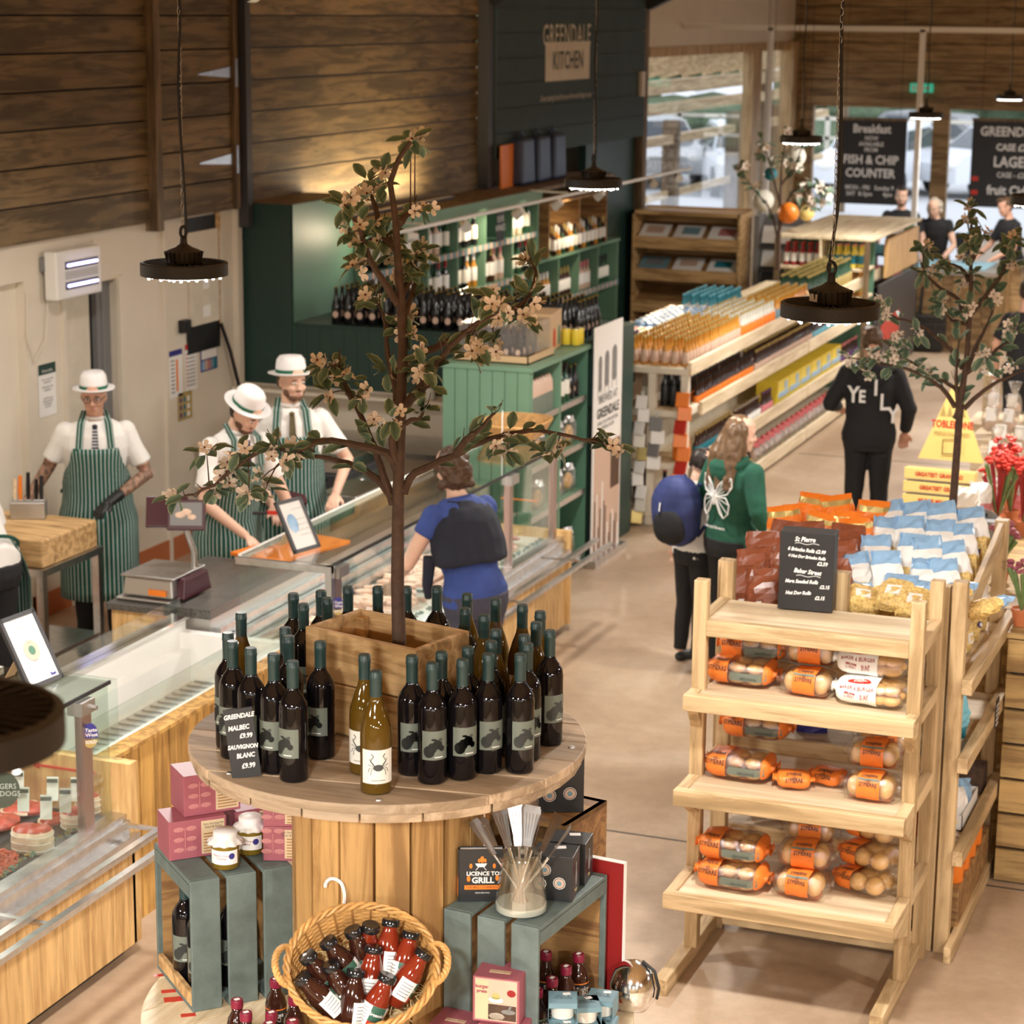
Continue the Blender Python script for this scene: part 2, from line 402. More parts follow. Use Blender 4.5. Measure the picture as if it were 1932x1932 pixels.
def frame(o, x, y):
    """matrix whose local x,y lie along the given directions, origin o"""
    x = V(x).normalized(); y = V(y); z = x.cross(y).normalized(); y = z.cross(x)
    return Matrix(((x.x, y.x, z.x, o[0]), (x.y, y.y, z.y, o[1]), (x.z, y.z, z.z, o[2]), (0, 0, 0, 1)))
def remesh(mb, name, mats, vox, parent=None, disp=0, dscale=8, smooth_it=0):
    me = mb.mesh(name, _ms(mats)); t = bpy.data.objects.new(name, me)
    m = t.modifiers.new('r', 'REMESH'); m.mode = 'VOXEL'; m.voxel_size = vox; m.use_smooth_shade = True
    if smooth_it: q = t.modifiers.new('s', 'SMOOTH'); q.factor = .5; q.iterations = smooth_it
    me2 = baked(t); bpy.data.meshes.remove(me)
    me2.name = name; me2.materials.clear()
    for x in _ms(mats): me2.materials.append(MATS[x])
    if disp:
        nn = [v.normal.copy() for v in me2.vertices]
        for v, vn in zip(me2.vertices, nn):
            n = noise.noise(v.co*dscale)*.7 + noise.noise(V((v.co.x*dscale*2.4, v.co.y*dscale*2.4, v.co.z*dscale)))*.5
            v.co += vn*n*disp
    o = link(bpy.data.objects.new(name, me2)); o.parent = parent; return o
# ================================================================ large structure
XW = -7.8; YF = 31.6
m = MB(); m.b2((-14, -3, -.06), (6, YF+.1, 0)); struct('floor', m, 'floor_concrete')
m = MB()
for y, x0, x1 in ((9.73, -4.5, 6), (19.37, -4.6, 6), (26.2, -4.4, 6)): m.b2((x0, y, .0002), (x1, y+.012, .0016))
m.b2((-3.05, 19.37, .0002), (-3.038, 31, .0016)); struct('trim_1', m, 'ink')
m = MB(); m.b2((XW-.3, -3, 5.0), (5.5, YF+.2, 5.15)); struct('ceiling', m, 'pine')
m = MB(); m.b2((XW-.3, -3.1, 0), (5.6, -3, 5.1)); struct('wall_back', m, 'wall_wood')
m = MB(); m.b2((5.5, -3, 0), (5.6, YF, 5.1)); struct('wall_right', m, 'far_wood')
m = MB(); m.b2((XW-.1, -3, 0), (XW, 2, 5)); struct('wall_left_near', m, 'wall_wood')
# white lower wall behind the butchery with one doorway
yd0, yd1, zd = 12.35, 13.02, 2.10
m = MB()
m.b2((XW-.1, 2, 0), (XW, 11.0, 2.44)); m.b2((XW-.1, 11.9, 0), (XW, yd0, 2.44)); m.b2((XW-.1, yd1, 0), (XW, 14.75, 2.44))
m.b2((XW-.1, yd0, zd), (XW, yd1, 2.44)); m.b2((XW-.1, 11.0, zd+.1), (XW, 11.9, 2.44)); m.b2((XW-.16, 11.0, 0), (XW-.06, 11.9, 2.2))
m.b2((XW-.1, 14.75, 0), (XW, 19.5, 2.2)); struct('wall_left', m, 'white_wall')
m = MB(); m.b2((XW-.12, yd0, 0), (XW-.07, yd0+.42, zd)); struct('door_1', m, 'cream_shelf')
m = MB(); m.b2((XW-.14, yd0+.42, 0), (XW-.10, yd0+.50, zd)); struct('door_gap_dark', m, 'black')  # black strip stands in for the dark gap beside the door
m = MB(); m.b2((XW-.13, yd0+.50, 0), (XW-.06, yd1, zd)); m.b2((XW-.06, yd0+.55, 0), (XW-.045, yd0+.58, zd)); struct('trim_3', m, 'mid_grey')
m = MB(); m.b2((XW, yd1-.02, 0), (XW+.03, yd1+.04, zd+.02)); m.b2((XW, yd0-.04, 0), (XW+.02, yd0, zd+.02)); m.b2((XW, 13.62, 0), (XW+.02, 13.66, 2.44)); m.b2((XW, 14.68, 0), (XW+.04, 14.75, 2.44)); struct('trim_4', m, 'white_wall')
m = MB(); m.b2((XW-.02, 11.9, .0), (XW+.012, 14.75, .16)); m.b2((XW-.02, 5, .0), (XW+.012, 11, .16)); struct('baseboard_left', m, 'terracotta')
# plank cladding above
m = MB()
for k in range(13):
    z = 2.44+.2+.232*(k-1)+.03 if k else 2.44; z1 = 2.67+.232*k-.012
    for a, b in ((2, 13.42), (13.56, 14.66)):
        x = XW+.035 if a < 13 else XW+.05
        m.b2((XW-.06, a, z), (x, b, z1))
    if k: m.b2((XW-.06, 14.78, z), (XW+.01, 19.52, z1))
m.b2((XW-.06, 14.78, 2.2), (XW+.01, 19.52, 2.658)); struct('wall_left_cladding', m, 'wall_wood')
m = MB(); m.b2((XW-.06, 2, 2.46), (XW+.001, 19.5, 5)); struct('trim_5', m, 'black')
m = MB(); m.b2((XW, 13.42, 2.38), (XW+.10, 13.50, 5)); m.b2((XW, 13.50, 2.44), (XW+.06, 13.56, 5)); m.b2((XW+.05, 14.60, 2.44), (XW+.075, 14.67, 5)); struct('trim_6', m, 'post_wood')
m = MB(); m.b2((XW, 14.70, 2.3), (XW+.12, 14.78, 5)); m.b2((XW, 19.52, 2.25), (XW+.12, 19.64, 5)); struct('trim_7', m, 'dark_grey')
m = MB(); m.b2((XW, 24.28, 0), (XW+.12, 24.42, 5)); struct('trim_8', m, 'post_wood')
m = MB(); m.bar((XW+.1, 14.74, 4.0), (XW+1.2, 14.74, 4.75), .14, .2); m.bar((XW+.1, 24.3, 4.0), (XW+2.2, 24.3, 5.0), .16, .25); m.bar((XW+.1, 19.58, 4.0), (XW+1.6, 19.58, 5.0), .14, .2); struct('trim_9', m, 'black')
# opening under the hanging sign: room beyond
m = MB(); m.b2((-11, 19.7, 0), (-10.9, 24.3, 2.8)); m.b2((-11, 24.3, 0), (XW-.02, 24.36, 2.8)); m.b2((-11, 19.6, 0), (XW-.12, 19.66, 2.8)); m.b2((-11, 19.6, 2.8), (XW-.02, 24.4, 2.9)); struct('wall_kitchen', m, 'white_wall')
m = MB(); m.b2((XW-.06, 22.6, 0), (XW+.02, 24.28, 2.7)); struct('wall_left_panel', m, 'green_dark')
# glazed part of the left wall
m = MB()
m.b2((XW-.1, 24.42, 3.47), (XW+.02, YF, 5.1)); struct('wall_left_gable', m, 'white_wall')
m = MB()
m.b2((XW-.1, 24.42, 3.36), (XW+.03, YF, 3.47)); m.b2((XW-.1, 29.3, .1), (XW+.04, 29.75, 3.4)); m.b2((XW-.1, 31.3, .1), (XW+.1, YF, 3.47)); m.b2((XW-.1, 24.42, 0), (XW+.03, YF, .12)); struct('window_1', m, 'pine_z')
m = MB(); m.b2((XW-.05, 24.42, .12), (XW-.04, 29.3, 3.36)); m.b2((XW-.05, 29.75, .12), (XW-.04, 31.3, 3.36)); o = struct('window_2', m, 'pane')
# far wall
x0 = XW; m = MB()
for k in range(10): m.b2((x0, YF, 2.72+.25*k), (6, YF+.08, 2.72+.25*k+.238))
struct('wall_far', m, 'far_wood')
m = MB(); m.b2((x0-.1, YF+.05, 2.6), (6, YF+.1, 5.1)); struct('wall_far_backing', m, 'black')
m = MB()
xs = [PY(1520, 300, YF).x, PY(1775, 300, YF).x, PY(2010, 300, YF).x, -.5, 1.5, 3.5]
m.b2((x0, YF-.03, 2.58), (6, YF+.08, 2.72))
for i, x in enumerate(xs): m.b2((x-.13, YF-.04, 0), (x+.10, YF+.08, 2.62))
m.b2((x0, YF-.03, 0), (xs[0]-.1, YF+.08, 2.62)); m.b2((x0, YF-.02, 0), (6, YF+.06, .35)); struct('window_3', m, 'far_wood')
m = MB(); m.b2((xs[0], YF+.02, .35), (6, YF+.03, 2.6)); struct('window_4', m, 'pane')
# ---------------------------------------------------------------- outdoors beyond the glazing
m = MB(); m.b2((-60, -3, -.2), (-14, 80, -.1)); m.b2((-14, YF+.2, -.2), (40, 80, -.1)); o = struct('ground_car_park', m, 'asphalt')
t = thing('pergola', 'timber pergola roof with dark brackets outside the left glazing', 'pergola', (0, 0, 0))
m = MB()
for k in range(20): m.bar((XW-.2, 23+k*1.15, 3.62), (-10.3, 23+k*1.15, 2.92), .09, .16)
obj('rafter', m, 'pine_y', t)
m = MB(); m.b2((-10.1, 22, 2.66), (-9.95, 46, 2.86)); m.b2((-10.1, 22, 2.36), (-9.95, 46, 2.52)); obj('beam', m, 'pine_y', t)
for y in (23.5, 30.6, 38.4, 45): m = MB(); m.b2((-10.12, y, -.1), (-9.94, y+.14, 2.9)); obj('post', m, 'post_wood', t)
t = thing('terrace_railing', 'pale timber terrace railing outside the left glazing', 'railing')
m = MB(); m.b2((-10.7, 24, 1.78), (-10.55, 46, 1.92)); m.b2((-10.66, 24, .9), (-10.62, 46, 1.02)); obj('rail', m, 'pine_y', t)
for y in (24.2, 28.2, 32.2, 35.0, 38.8, 42): m = MB(); m.b2((-10.75, y, -.1), (-10.5, y+.2, 2.15)); obj('post', m, 'post_wood', t)
m = MB()
for k in range(240):
    m.ell((random.uniform(-60, 10), random.uniform(62, 66), random.uniform(.2, 3.2)), (random.uniform(.9, 1.9), .9, random.uniform(.6, 1.3)), 7, 5)
for k in range(120): m.ell((random.uniform(-40, -36), random.uniform(20, 58), random.uniform(.2, 3.6)), (1, random.uniform(1, 1.9), random.uniform(.6, 1.4)), 7, 5)
o = solo('hedge', 'long green hedge along the far edge of the car park', 'hedge', m, 'hedge'); o['kind'] = 'stuff'
t = thing('ranch_fence', 'white post and rail fence in front of the hedge', 'fence')
m = MB()
for z in (.5, .95, 1.4): m.b2((-50, 52, z), (10, 52.05, z+.08)); m.b2((-33, 20, z), (-32.95, 52, z+.08))
obj('rail', m, 'cream_shelf', t)
for k in range(16):
    m = MB(); m.b2((-48+k*3.6, 52, -.1), (-47.9+k*3.6, 52.1, 1.5)); obj('post', m, 'cream_shelf', t)
def car(label, loc, rz, col):
    t = thing('car', label, 'car', loc, rz, 'cars parked outside')
    m = MB(); prof = [(-2.1, .35), (-2.1, .75), (-1.9, .95), (-1.15, 1.02), (-.55, 1.5), (1.3, 1.55), (1.95, 1.0), (2.1, .85), (2.1, .35)]
    n = len(prof); vs = []
    for x in (-.86, .86):
        for y, z in prof: vs.append((x*(.82 if z > 1.3 else 1), y, z))
    m.add(vs, [tuple(range(n)), tuple(range(2*n-1, n-1, -1))] + [(i, n+i, n+(i+1) % n, (i+1) % n) for i in range(n)]); obj('body', m, col, t)
    g = MB(); g.add([(-.68, -.58, 1.46), (.68, -.58, 1.46), (.80, -1.12, 1.04), (-.80, -1.12, 1.04)], [(0, 1, 2, 3)])
    g.v = [(x, y-.012, z+.012) for x, y, z in g.v]; obj('windscreen', g, 'car_glass', t)
    for s in (-1, 1):
        g = MB(); g.add([(s*.88, -.95, 1.04), (s*.74, -.48, 1.44), (s*.74, 1.2, 1.46), (s*.87, 1.7, 1.06)], [(0, 1, 2, 3)]); obj('side_window', g, 'car_glass', t)
        for y in (-1.35, 1.3):
            g = MB(); g.lathe([(.0, -.09), (.2, -.1), (.33, -.09), (.33, .09), (.2, .1), (0, .09)], 14, (s*.82, y, .33), Matrix.Rotation(PI/2, 3, 'Y')); obj('wheel', g, 'black', t)
    for s in (-1, 1): g = MB(); g.ell((s*.62, -2.08, .72), (.2, .06, .1), 8, 6); obj('headlight', g, 'white_gloss', t)
    return t
def park(label, px, py, turn, col): q = P(px, py, -.1); car(label, q, math.atan2(-q.x, q.y)+turn, col)
park('white car parked beyond the terrace railing', 1405, 362, .12, 'car_white')
park('silver car at the left end of the car park', 1225, 345, .2, 'steel')
park('white car behind the fish and chip chalkboard', 1660, 366, -.3, 'car_white')
park('dark grey car between the two hanging chalkboards', 1775, 330, 1.2, 'mid_grey')
park('pale car furthest right beyond the tills', 1900, 368, -.9, 'car_white')
t = thing('picnic_bench', 'brown slatted picnic bench on the terrace', 'bench', (-9.2, 25.4, 0), R(20))
m = MB()
for k in range(3): m.b2((-.7, -.02, .75+.13*k), (.7, .02, .84+.13*k))
obj('backrest', m, 'post_wood', t); m = MB(); m.b2((-.7, -.45, .42), (.7, -.02, .46)); obj('seat', m, 'post_wood', t)
for x in (-.66, .62):
    m = MB(); m.b2((x, -.02, 0), (x+.05, .04, 1.15)); obj('leg', m, 'post_wood', t)
    m = MB(); m.b2((x, -.45, 0), (x+.05, -.4, .44)); obj('leg', m, 'post_wood', t)
t = thing('flower_trough', 'long planter of pale flowers behind the paper rack', 'planter', (-8.9, 28.0, 0), R(90))
m = MB(); m.b2((-1.6, -.2, 0), (1.6, .2, .9)); obj('box', m, 'pine_y', t)
m = MB()
for k in range(150): m.ell((random.uniform(-1.6, 1.6), random.uniform(-.2, .2), random.uniform(.9, 1.2)), (.06, .06, .05), 6, 4, random.random() < .4)
o = obj('foliage', m, ['plant_green', 'petal'], t)
# ---------------------------------------------------------------- area lights on the lamp grid, plus unseen lights off it
def area(name, loc, size, power, col=(1, .955, .89), spread=180, rot=(0, 0, 0)):
    l = bpy.data.lights.new(name, 'AREA'); l.shape = 'DISK'; l.size = size; l.energy = power; l.color = col; l.spread = R(spread)
    o = link(bpy.data.objects.new(name, l)); o.location = loc; o.rotation_euler = rot; return o
def highbay():
    t = thing('pendant_lamp', 'x', 'lamp')
    m = MB(); m.lathe([(.02, .012), (.155, .0), (.163, .002), (.163, .046), (.158, .05), (.150, .050), (.146, .042), (.055, .040), (.05, .04)], 48)
    for k in range(32):
        a = 2*PI*k/32; m.bar((.06*math.cos(a), .06*math.sin(a), .045), (.145*math.cos(a), .145*math.sin(a), .045), .003, .008)
    obj('reflector', m, 'lamp_black', t, 'auto')
    m = MB(); m.lathe([(.05, .04), (.064, .05), (.064, .088), (.060, .094), (.030, .106), (.014, .118), (.012, .14), (.0, .14)], 24)
    for k in range(20):
        a = 2*PI*k/20; m.bar((.058*math.cos(a), .058*math.sin(a), .05), (.068*math.cos(a), .068*math.sin(a), .09), .004, .012, 0, (math.cos(a), math.sin(a), 0))
    obj('driver_housing', m, 'lamp_black', t, 'auto')
    m = MB(); m.b2((-.028, -.067, .055), (.012, -.0665, .08)); obj('rating_plate', m, 'paper', t)
    m = MB()
    pts = [(.020*math.cos(a), 0, .162+.020*math.sin(a)) for a in [2*PI*k/14 for k in range(15)]]; m.path(pts, .006, 8, cap=False); m.path([(0, 0, .135), (0, 0, .145)], .008); obj('hanging_ring', m, 'lamp_black', t, True)
    m = MB(); m.lathe([(.0, -.004), (.13, -.004), (.14, .002)], 32); 
    o = obj('light_panel', m, 'led', t)
    m = MB()
    for k in range(26):
        a = 2*PI*k/26; r = .1+.035*(k % 3)/2; m.ell((r*math.cos(a), r*math.sin(a), -.008), (.006, .006, .005), 6, 4)
    obj('lens', m, 'led', t)
    m = MB(); m.path([(-.012, 0, .12), (-.014, .004, .2), (.004, .01, .34), (.016, .008, .52), (.012, .0, .70), (-.006, .004, .95), (.006, 0, 1.3), (0, 0, 2.06)], .0055, 7); obj('cable', m, 'black', t, True)
    m = MB(); z = .178; k = 0
    while z < 2.05:
        h = .026; pts = []
        for j in range(9):
            a = 2*PI*j/8; q = V((.006*math.cos(a), 0, h/2+h*.5*math.sin(a)))
            if k % 2: q = V((0, q.x, q.z))
            pts.append(q+V((.003*math.sin(z*6), 0, z)))
        m.path(pts, .0013, 4, cap=False); z += .022; k += 1
    obj('chain', m, 'steel_dull', t)
    return t
hb = highbay()
LP = [(-4.09, 7.31, 'round black pendant lamp on a chain above the butcher counter', .5), (-1.62, 7.2, 'round black pendant lamp with dusty top above the aisle'), (-4.09, 12.02, 'round black pendant lamp in front of the planked sign wall'),
      (-4.08, 16.9, 'small round black pendant lamp beside the pale paper lanterns'), (-4.0, 21.55, 'small round pendant lamp between the two hanging chalkboards'), (-3.99, 26.7, 'distant round pendant lamp at the top right over the tills'),
      (-1.60, 12.02, 'round black pendant lamp cut by the right edge of the photo'), (-1.74, 2.42, 'out of focus round black pendant lamp in the lower left foreground')]
for q in LP: place(hb, (q[0], q[1], 2.915), (hash(q[2]) % 1)*.3 + q[0]*.4, q[2], 'high bay pendant lamps over the shop floor')
for x in (-4.09, -1.66, .8, 3.2):
    for y in (-1.6, 2.42, 7.25, 12.02, 16.9, 21.55, 26.5):
        area('lamp_and_fill_light', (x, y, 2.885), .28, LAMP_W*(3.4 if y < 0 else 2.0 if y < 3 else 1))  # rearmost row added as frontal fill; the next row brightened for it too
for y in (7.3, 10.5): area('lamp_and_fill_light', (-6.3, y, 3.4), .3, LAMP_W*.55)
# ================================================================ butcher counters (fronts on the plane x = -4.56)
XC = -4.56
def rails(t, y0, y1, posts):
    for x, z in ((-4.38, .62), (-4.29, .60)):
        m = MB(); m.b2((x, y0, z-.012), (x+.03, y1, z+.012)); obj('rail', m, 'steel', t)
    for y in posts:
        m = MB(); m.b2((-4.58, y, .585), (-4.27, y+.025, .597)); obj('rail_bracket', m, 'steel', t)
def counter(label, y0, y1, near_end, rails_y, posts, strips):
    t = thing('butcher_counter', label, 'counter', (0, 0, 0))
    m = MB(); m.b2((-5.5, y0, .05), (XC, y1, .50)); obj('base_panel', m, 'board_oak', t)
    m = MB(); m.b2((-5.45, y0+.03, 0), (XC-.05, y1-.03, .05)); obj('plinth', m, 'black', t)
    m = MB(); m.b2((XC-.12, y0, .50), (XC-.005, y1, .60)); m.b2((XC-.09, y0, .60), (XC-.02, y1, .625)); m.b2((XC-.05, y0, .52), (XC+.03, y1, .545)); obj('steel_ledge', m, 'steel', t)
    m = MB(); m.b2((-5.5, y0, .50), (XC-.12, y1, .60)); obj('display_deck', m, 'black_card' if y0 < 9 else 'white_gloss', t)
    m = MB(); m.b2((-5.52, y0, .60), (-5.30, y1, .85)); obj('rear_unit', m, 'steel_dull', t)
    m = MB(); m.b2((-5.75 if y0 < 9 else -5.49, y0, .85), (-5.30, y1, .90)); obj('service_worktop', m, 'slab', t)
    rails(t, rails_y[0], rails_y[1], posts)
    m = MB(); m.b2((-5.13, y0+.03, 1.195), (-4.62, y1-.05, 1.203)); obj('glass_shelf', m, 'glass', t)
    for a, b in strips:
        m = MB(); m.b2((-4.632, a, .62), (-4.622, b, 1.19)); obj('front_glass', m, 'glass_side', t)
    m = MB(); m.b2((-4.625, y0+.03, 1.190), (-4.618, y1-.05, 1.206)); obj('shelf_edge', m, 'black', t)
    m = MB(); m.b2((-5.15, y0+.03, 1.175), (-5.13, y1-.05, 1.205)); obj('light_rail', m, 'white_gloss', t)
    return t
# near case (dark steaks and joints), the long case with sausages
t1 = counter('oak fronted glass butcher counter in the lower left holding red joints', 4.2, 7.62, 0, (4.4, 8.02), (6.55, 7.55), [(4.3, 6.0), (6.05, 7.55)])
m = MB(); m.b2((-4.645, 7.33, .60), (-4.61, 7.40, 1.15)); obj('glass_upright', m, 'steel_pink', t1)
m = MB(); m.b2((-4.66, 7.30, 1.13), (-4.59, 7.40, 1.185)); m.path([(-4.6, 7.38, 1.15), (-4.57, 7.38, 1.15)], .01); obj('glass_clamp', m, 'steel_dull', t1)
m = MB(); m.b2((-5.5, 7.60, .05), (XC, 7.66, .84)); obj('end_panel', m, 'board_oak', t1)
m = MB(); m.b2((-5.12, 7.63, .84), (-4.63, 7.64, 1.19)); obj('end_glass', m, 'glass', t1)
m = MB(); m.b2((-5.0, 7.585, .78), (-4.72, 7.592, .79)); m.prism([(-5.02, .785), (-4.99, .80), (-4.99, .77)], 7.584, 7.592, 0, Matrix(((1, 0, 0, 0), (0, 0, 1, 0), (0, 1, 0, 0), (0, 0, 0, 1)))); obj('load_line_arrow', m, 'red', t1)
t2 = counter('long oak fronted glass counter with sausages behind the standing woman', 9.66, 13.0, 0, (9.7, 13.02), (10.6, 11.5, 12.55), [(9.7, 11.3), (11.35, 12.05), (12.1, 12.95)])
for y in (9.70, 11.33, 12.10, 12.88): m = MB(); m.b2((-4.645, y, .60), (-4.61, y+.06, 1.17)); obj('glass_upright', m, 'steel_pink', t2)
for y in (9.72, 12.12): m = MB(); m.b2((-4.66, y-.03, 1.13), (-4.59, y+.09, 1.185)); obj('glass_clamp', m, 'steel_dull', t2)
m = MB(); m.b2((-5.14, 9.64, 1.165), (-4.61, 9.67, 1.20)); m.b2((-4.645, 9.64, .60), (-4.61, 9.68, 1.2)); obj('end_frame', m, 'steel', t2)
m = MB(); m.b2((-5.10, 9.60, .62), (-4.65, 9.605, 1.17)); obj('end_glass', m, 'glass', t2)
m = MB(); m.b2((-5.5, 13.0, .05), (XC+.02, 13.04, .66)); obj('end_panel', m, 'board_oak', t2)
for k in range(4): m = MB(); m.b2((-5.30+.045*k, 9.7, .60), (-5.262+.045*k, 12.9, .80-.05*k)); obj('air_grille', m, 'steel', t2)
m = MB(); m.b2((-5.0, 12.97, .84), (-4.75, 12.978, .848)); obj('load_line_arrow', m, 'orange', t2)
# low empty chilled well between them, clad in vertical boards
t = thing('empty_display_well', 'empty white chilled well in a vertical boarded wooden surround', 'display well')
m = MB(); m.b2((-5.5, 7.68, .45), (-4.80, 9.62, .55)); obj('well_floor', m, 'steel', t)
m = MB(); m.b2((-4.84, 7.68, .55), (-4.78, 9.62, .80)); m.b2((-4.90, 7.68, .55), (-4.84, 9.62, .70)); m.b2((-4.96, 7.68, .55), (-4.90, 9.62, .62)); m.b2((-5.48, 7.68, .55), (-5.42, 9.62, .86)); m.b2((-5.42, 7.68, .55), (-5.36, 9.62, .72)); m.b2((-5.42, 9.56, .55), (-4.84, 9.62, .80)); obj('well_liner', m, 'white_gloss', t)
m = MB()
for k in range(26): m.b2((-5.34, 7.7+k*.074, .55), (-4.97, 7.705+k*.074, .556))
obj('drain_slot', m, 'mid_grey', t)['kind'] = 'stuff'
m = MB(); m.b2((-5.50, 7.68, .86), (-5.40, 9.62, .875)); obj('rear_lip', m, 'chrome', t)
m = MB(); m.b2((-4.835, 7.70, .80), (-4.828, 9.60, .95)); obj('guard_glass', m, 'glass', t)
m = MB(); m.b2((-5.44, 7.72, .875), (-5.434, 9.6, .97)); obj('guard_glass', m, 'glass', t)
m = MB()
for k in range(15): m.b2((-4.755, 7.70+k*.13, 0), (-4.725, 7.822+k*.13, .80))
obj('boarding', m, 'clad_wood', t)
m = MB(); m.b2((-4.79, 7.68, .80), (-4.70, 9.64, .818)); obj('top_trim', m, 'clad_wood', t)
# wooden carcass and stone slab carrying the scale
t = thing('weighing_station', 'oak cupboard with a dark stone slab under the weighing scale', 'cupboard')
m = MB(); m.b2((-5.90, 9.70, .05), (-5.53, 10.75, .84)); obj('carcass', m, 'board_oak', t)
m = MB(); m.b2((-5.92, 9.67, .84), (-5.53, 10.77, .875)); obj('slab', m, 'slab', t, bev=.004)
# scale
t = thing('weighing_scale', 'grey weighing scale with twin screens on the stone slab', 'scale', (-5.72, 9.93, .876), R(0))
m = MB(); m.box((0, 0, .075), (.30, .34, .10), 0, 0, tap=.93); m.box((-.02, -.02, .01), (.32, .34, .02)); obj('body', m, 'steel_dull', t, bev=.012)
m = MB(); m.box((0, 0, .132), (.31, .35, .014)); obj('weighing_plate', m, 'steel', t, bev=.006)
m = MB(); m.box((.165, .02, .07), (.06, .30, .11), 0, 0, tap=.8); obj('printer', m, 'leather', t, bev=.01)
m = MB(); m.box((.06, -.173, .055), (.10, .012, .03)); obj('printer_slot', m, 'orange', t)
m = MB(); m.path([(.13, .10, .10), (.13, .10, .22), (.10, .06, .36)], [.02, .017, .016], 10); obj('mast', m, 'steel', t, True)
M_ = frame((.12, .04, .43), (.92, .38, 0), (-.1, .28, 1))
def slabm(M, w, h, d, mi=0, mb=None):
    mb = mb or MB(); vs = [M @ V((x*w/2, y*h/2, z)) for z in (-d, 0) for x, y in ((-1, -1), (1, -1), (1, 1), (-1, 1))]
    return mb.add(vs, [(3, 2, 1, 0), (4, 5, 6, 7), (0, 1, 5, 4), (1, 2, 6, 5), (2, 3, 7, 6), (3, 0, 4, 7)], mi)
obj('customer_screen', slabm(M_, .20, .16, .03), 'leather', t, bev=.006)
obj('screen_face', slabm(M_ @ Matrix.Translation((0, .005, .002)), .165, .12, .002), 'mid_grey', t)
for k, (x, y, r) in enumerate(((-.03, 0, .028), (.03, -.01, .024), (.0, .015, .03))):
    m = MB(); m.ell((x, y, .003), (r, r*.6, .004), 10, 6, 0); m.v = [tuple(M_ @ V(v)) for v in m.v]; obj('screen_picture', m, 'fat', t)
M2 = frame((-.06, .16, .40), (-.85, -.4, .0), (-.35, .55, 1.0))
obj('operator_screen', slabm(M2, .22, .17, .03), 'leather', t, bev=.006)
# red board on the counter, and the white cable ring
solo('cutting_board', 'bright orange-red plastic board on the service worktop', 'cutting board', MB().box((0, 0, .012), (.36, .62, .022)), 'orange', (-5.50, 10.98, .902), R(-14), bev=.004)
# framed certificates
def cert(label, loc, rz, w, h, kind):
    t = thing('certificate_frame', label, 'picture frame', loc, rz)
    tilt = Matrix.Translation((0, 0, 0)) @ Matrix.Rotation(R(90-28), 4, 'X')
    for a, b, c, d in ((-w/2, -h/2+h/2, w, .018), (-w/2, h-.018, w, .018)):
        m = slabm(tilt @ Matrix.Translation((0, b+.009, 0)), w, .018, .016); obj('frame_bar', m, 'dark_grey', t)
    for x in (-w/2+.009, w/2-.009): m = slabm(tilt @ Matrix.Translation((x, h/2, 0)), .018, h, .016); obj('frame_bar', m, 'dark_grey', t)
    obj('certificate', slabm(tilt @ Matrix.Translation((0, h/2, -.005)), w-.03, h-.03, .003), 'paper', t)
    m = MB().bar((0, .30*h, .5*h), (0, .62*h, .002), .06, .004); obj('easel_back', m, 'card', t)
    Mt = tilt @ Matrix.Translation((0, 0, -.003)); 
    if kind == 0:
        for r0, r1, mt, z in ((.045, .03, 'rose', 0), (.02, .0, 'green_mid', .0004)):
            m = MB(); m.lathe([(r0, z), (r0, z+.0012), (r1, z+.0012)], 28, (0, 0, 0)); m.v = [tuple(Mt @ V((x, y+h*.48, zz))) for x, y, zz in m.v]; obj('seal', m, mt, t)
        for s, y, z in (('Food Drink Devon', h*.88, .02), ('Awards', h*.82, .02), ('GOLD', h*.485+.033, .010), ('AWARD', h*.48-.045, .010), ('Lamb Faggots\nGreendale Farm Shop', h*.26, .011)): text(s, z, Mt @ Matrix.Translation((0, y, .002)), 'mid_grey', t)
        text('Best', .018, Mt @ Matrix.Translation((w*.28, h*.1, .002)), 'bag_navy', t, bold=.001)
    else:
        m = MB(); m.ell((0, 0, 0), (.035, .05, .001), 18, 4); m.v = [tuple(Mt @ V((x-.03, y+h*.55, zz))) for x, y, zz in m.v]; obj('seal', m, 'bag_blue', t)
        for y in (.8, .6, .5, .4, .3): text('~~~~~~~', .02, Mt @ Matrix.Translation((.03, h*y, .001)), 'mid_grey', t)
    return t
q = P(165, 1400, 1.205)
cert('framed award certificate with a round seal standing on the near glass shelf', (-4.83, 7.43, 1.206), R(84), .22, .31, 0)
cert('framed certificate leaning at the near end of the sausage counter', (-4.86, 9.90, 1.206), R(76), .20, .28, 1)
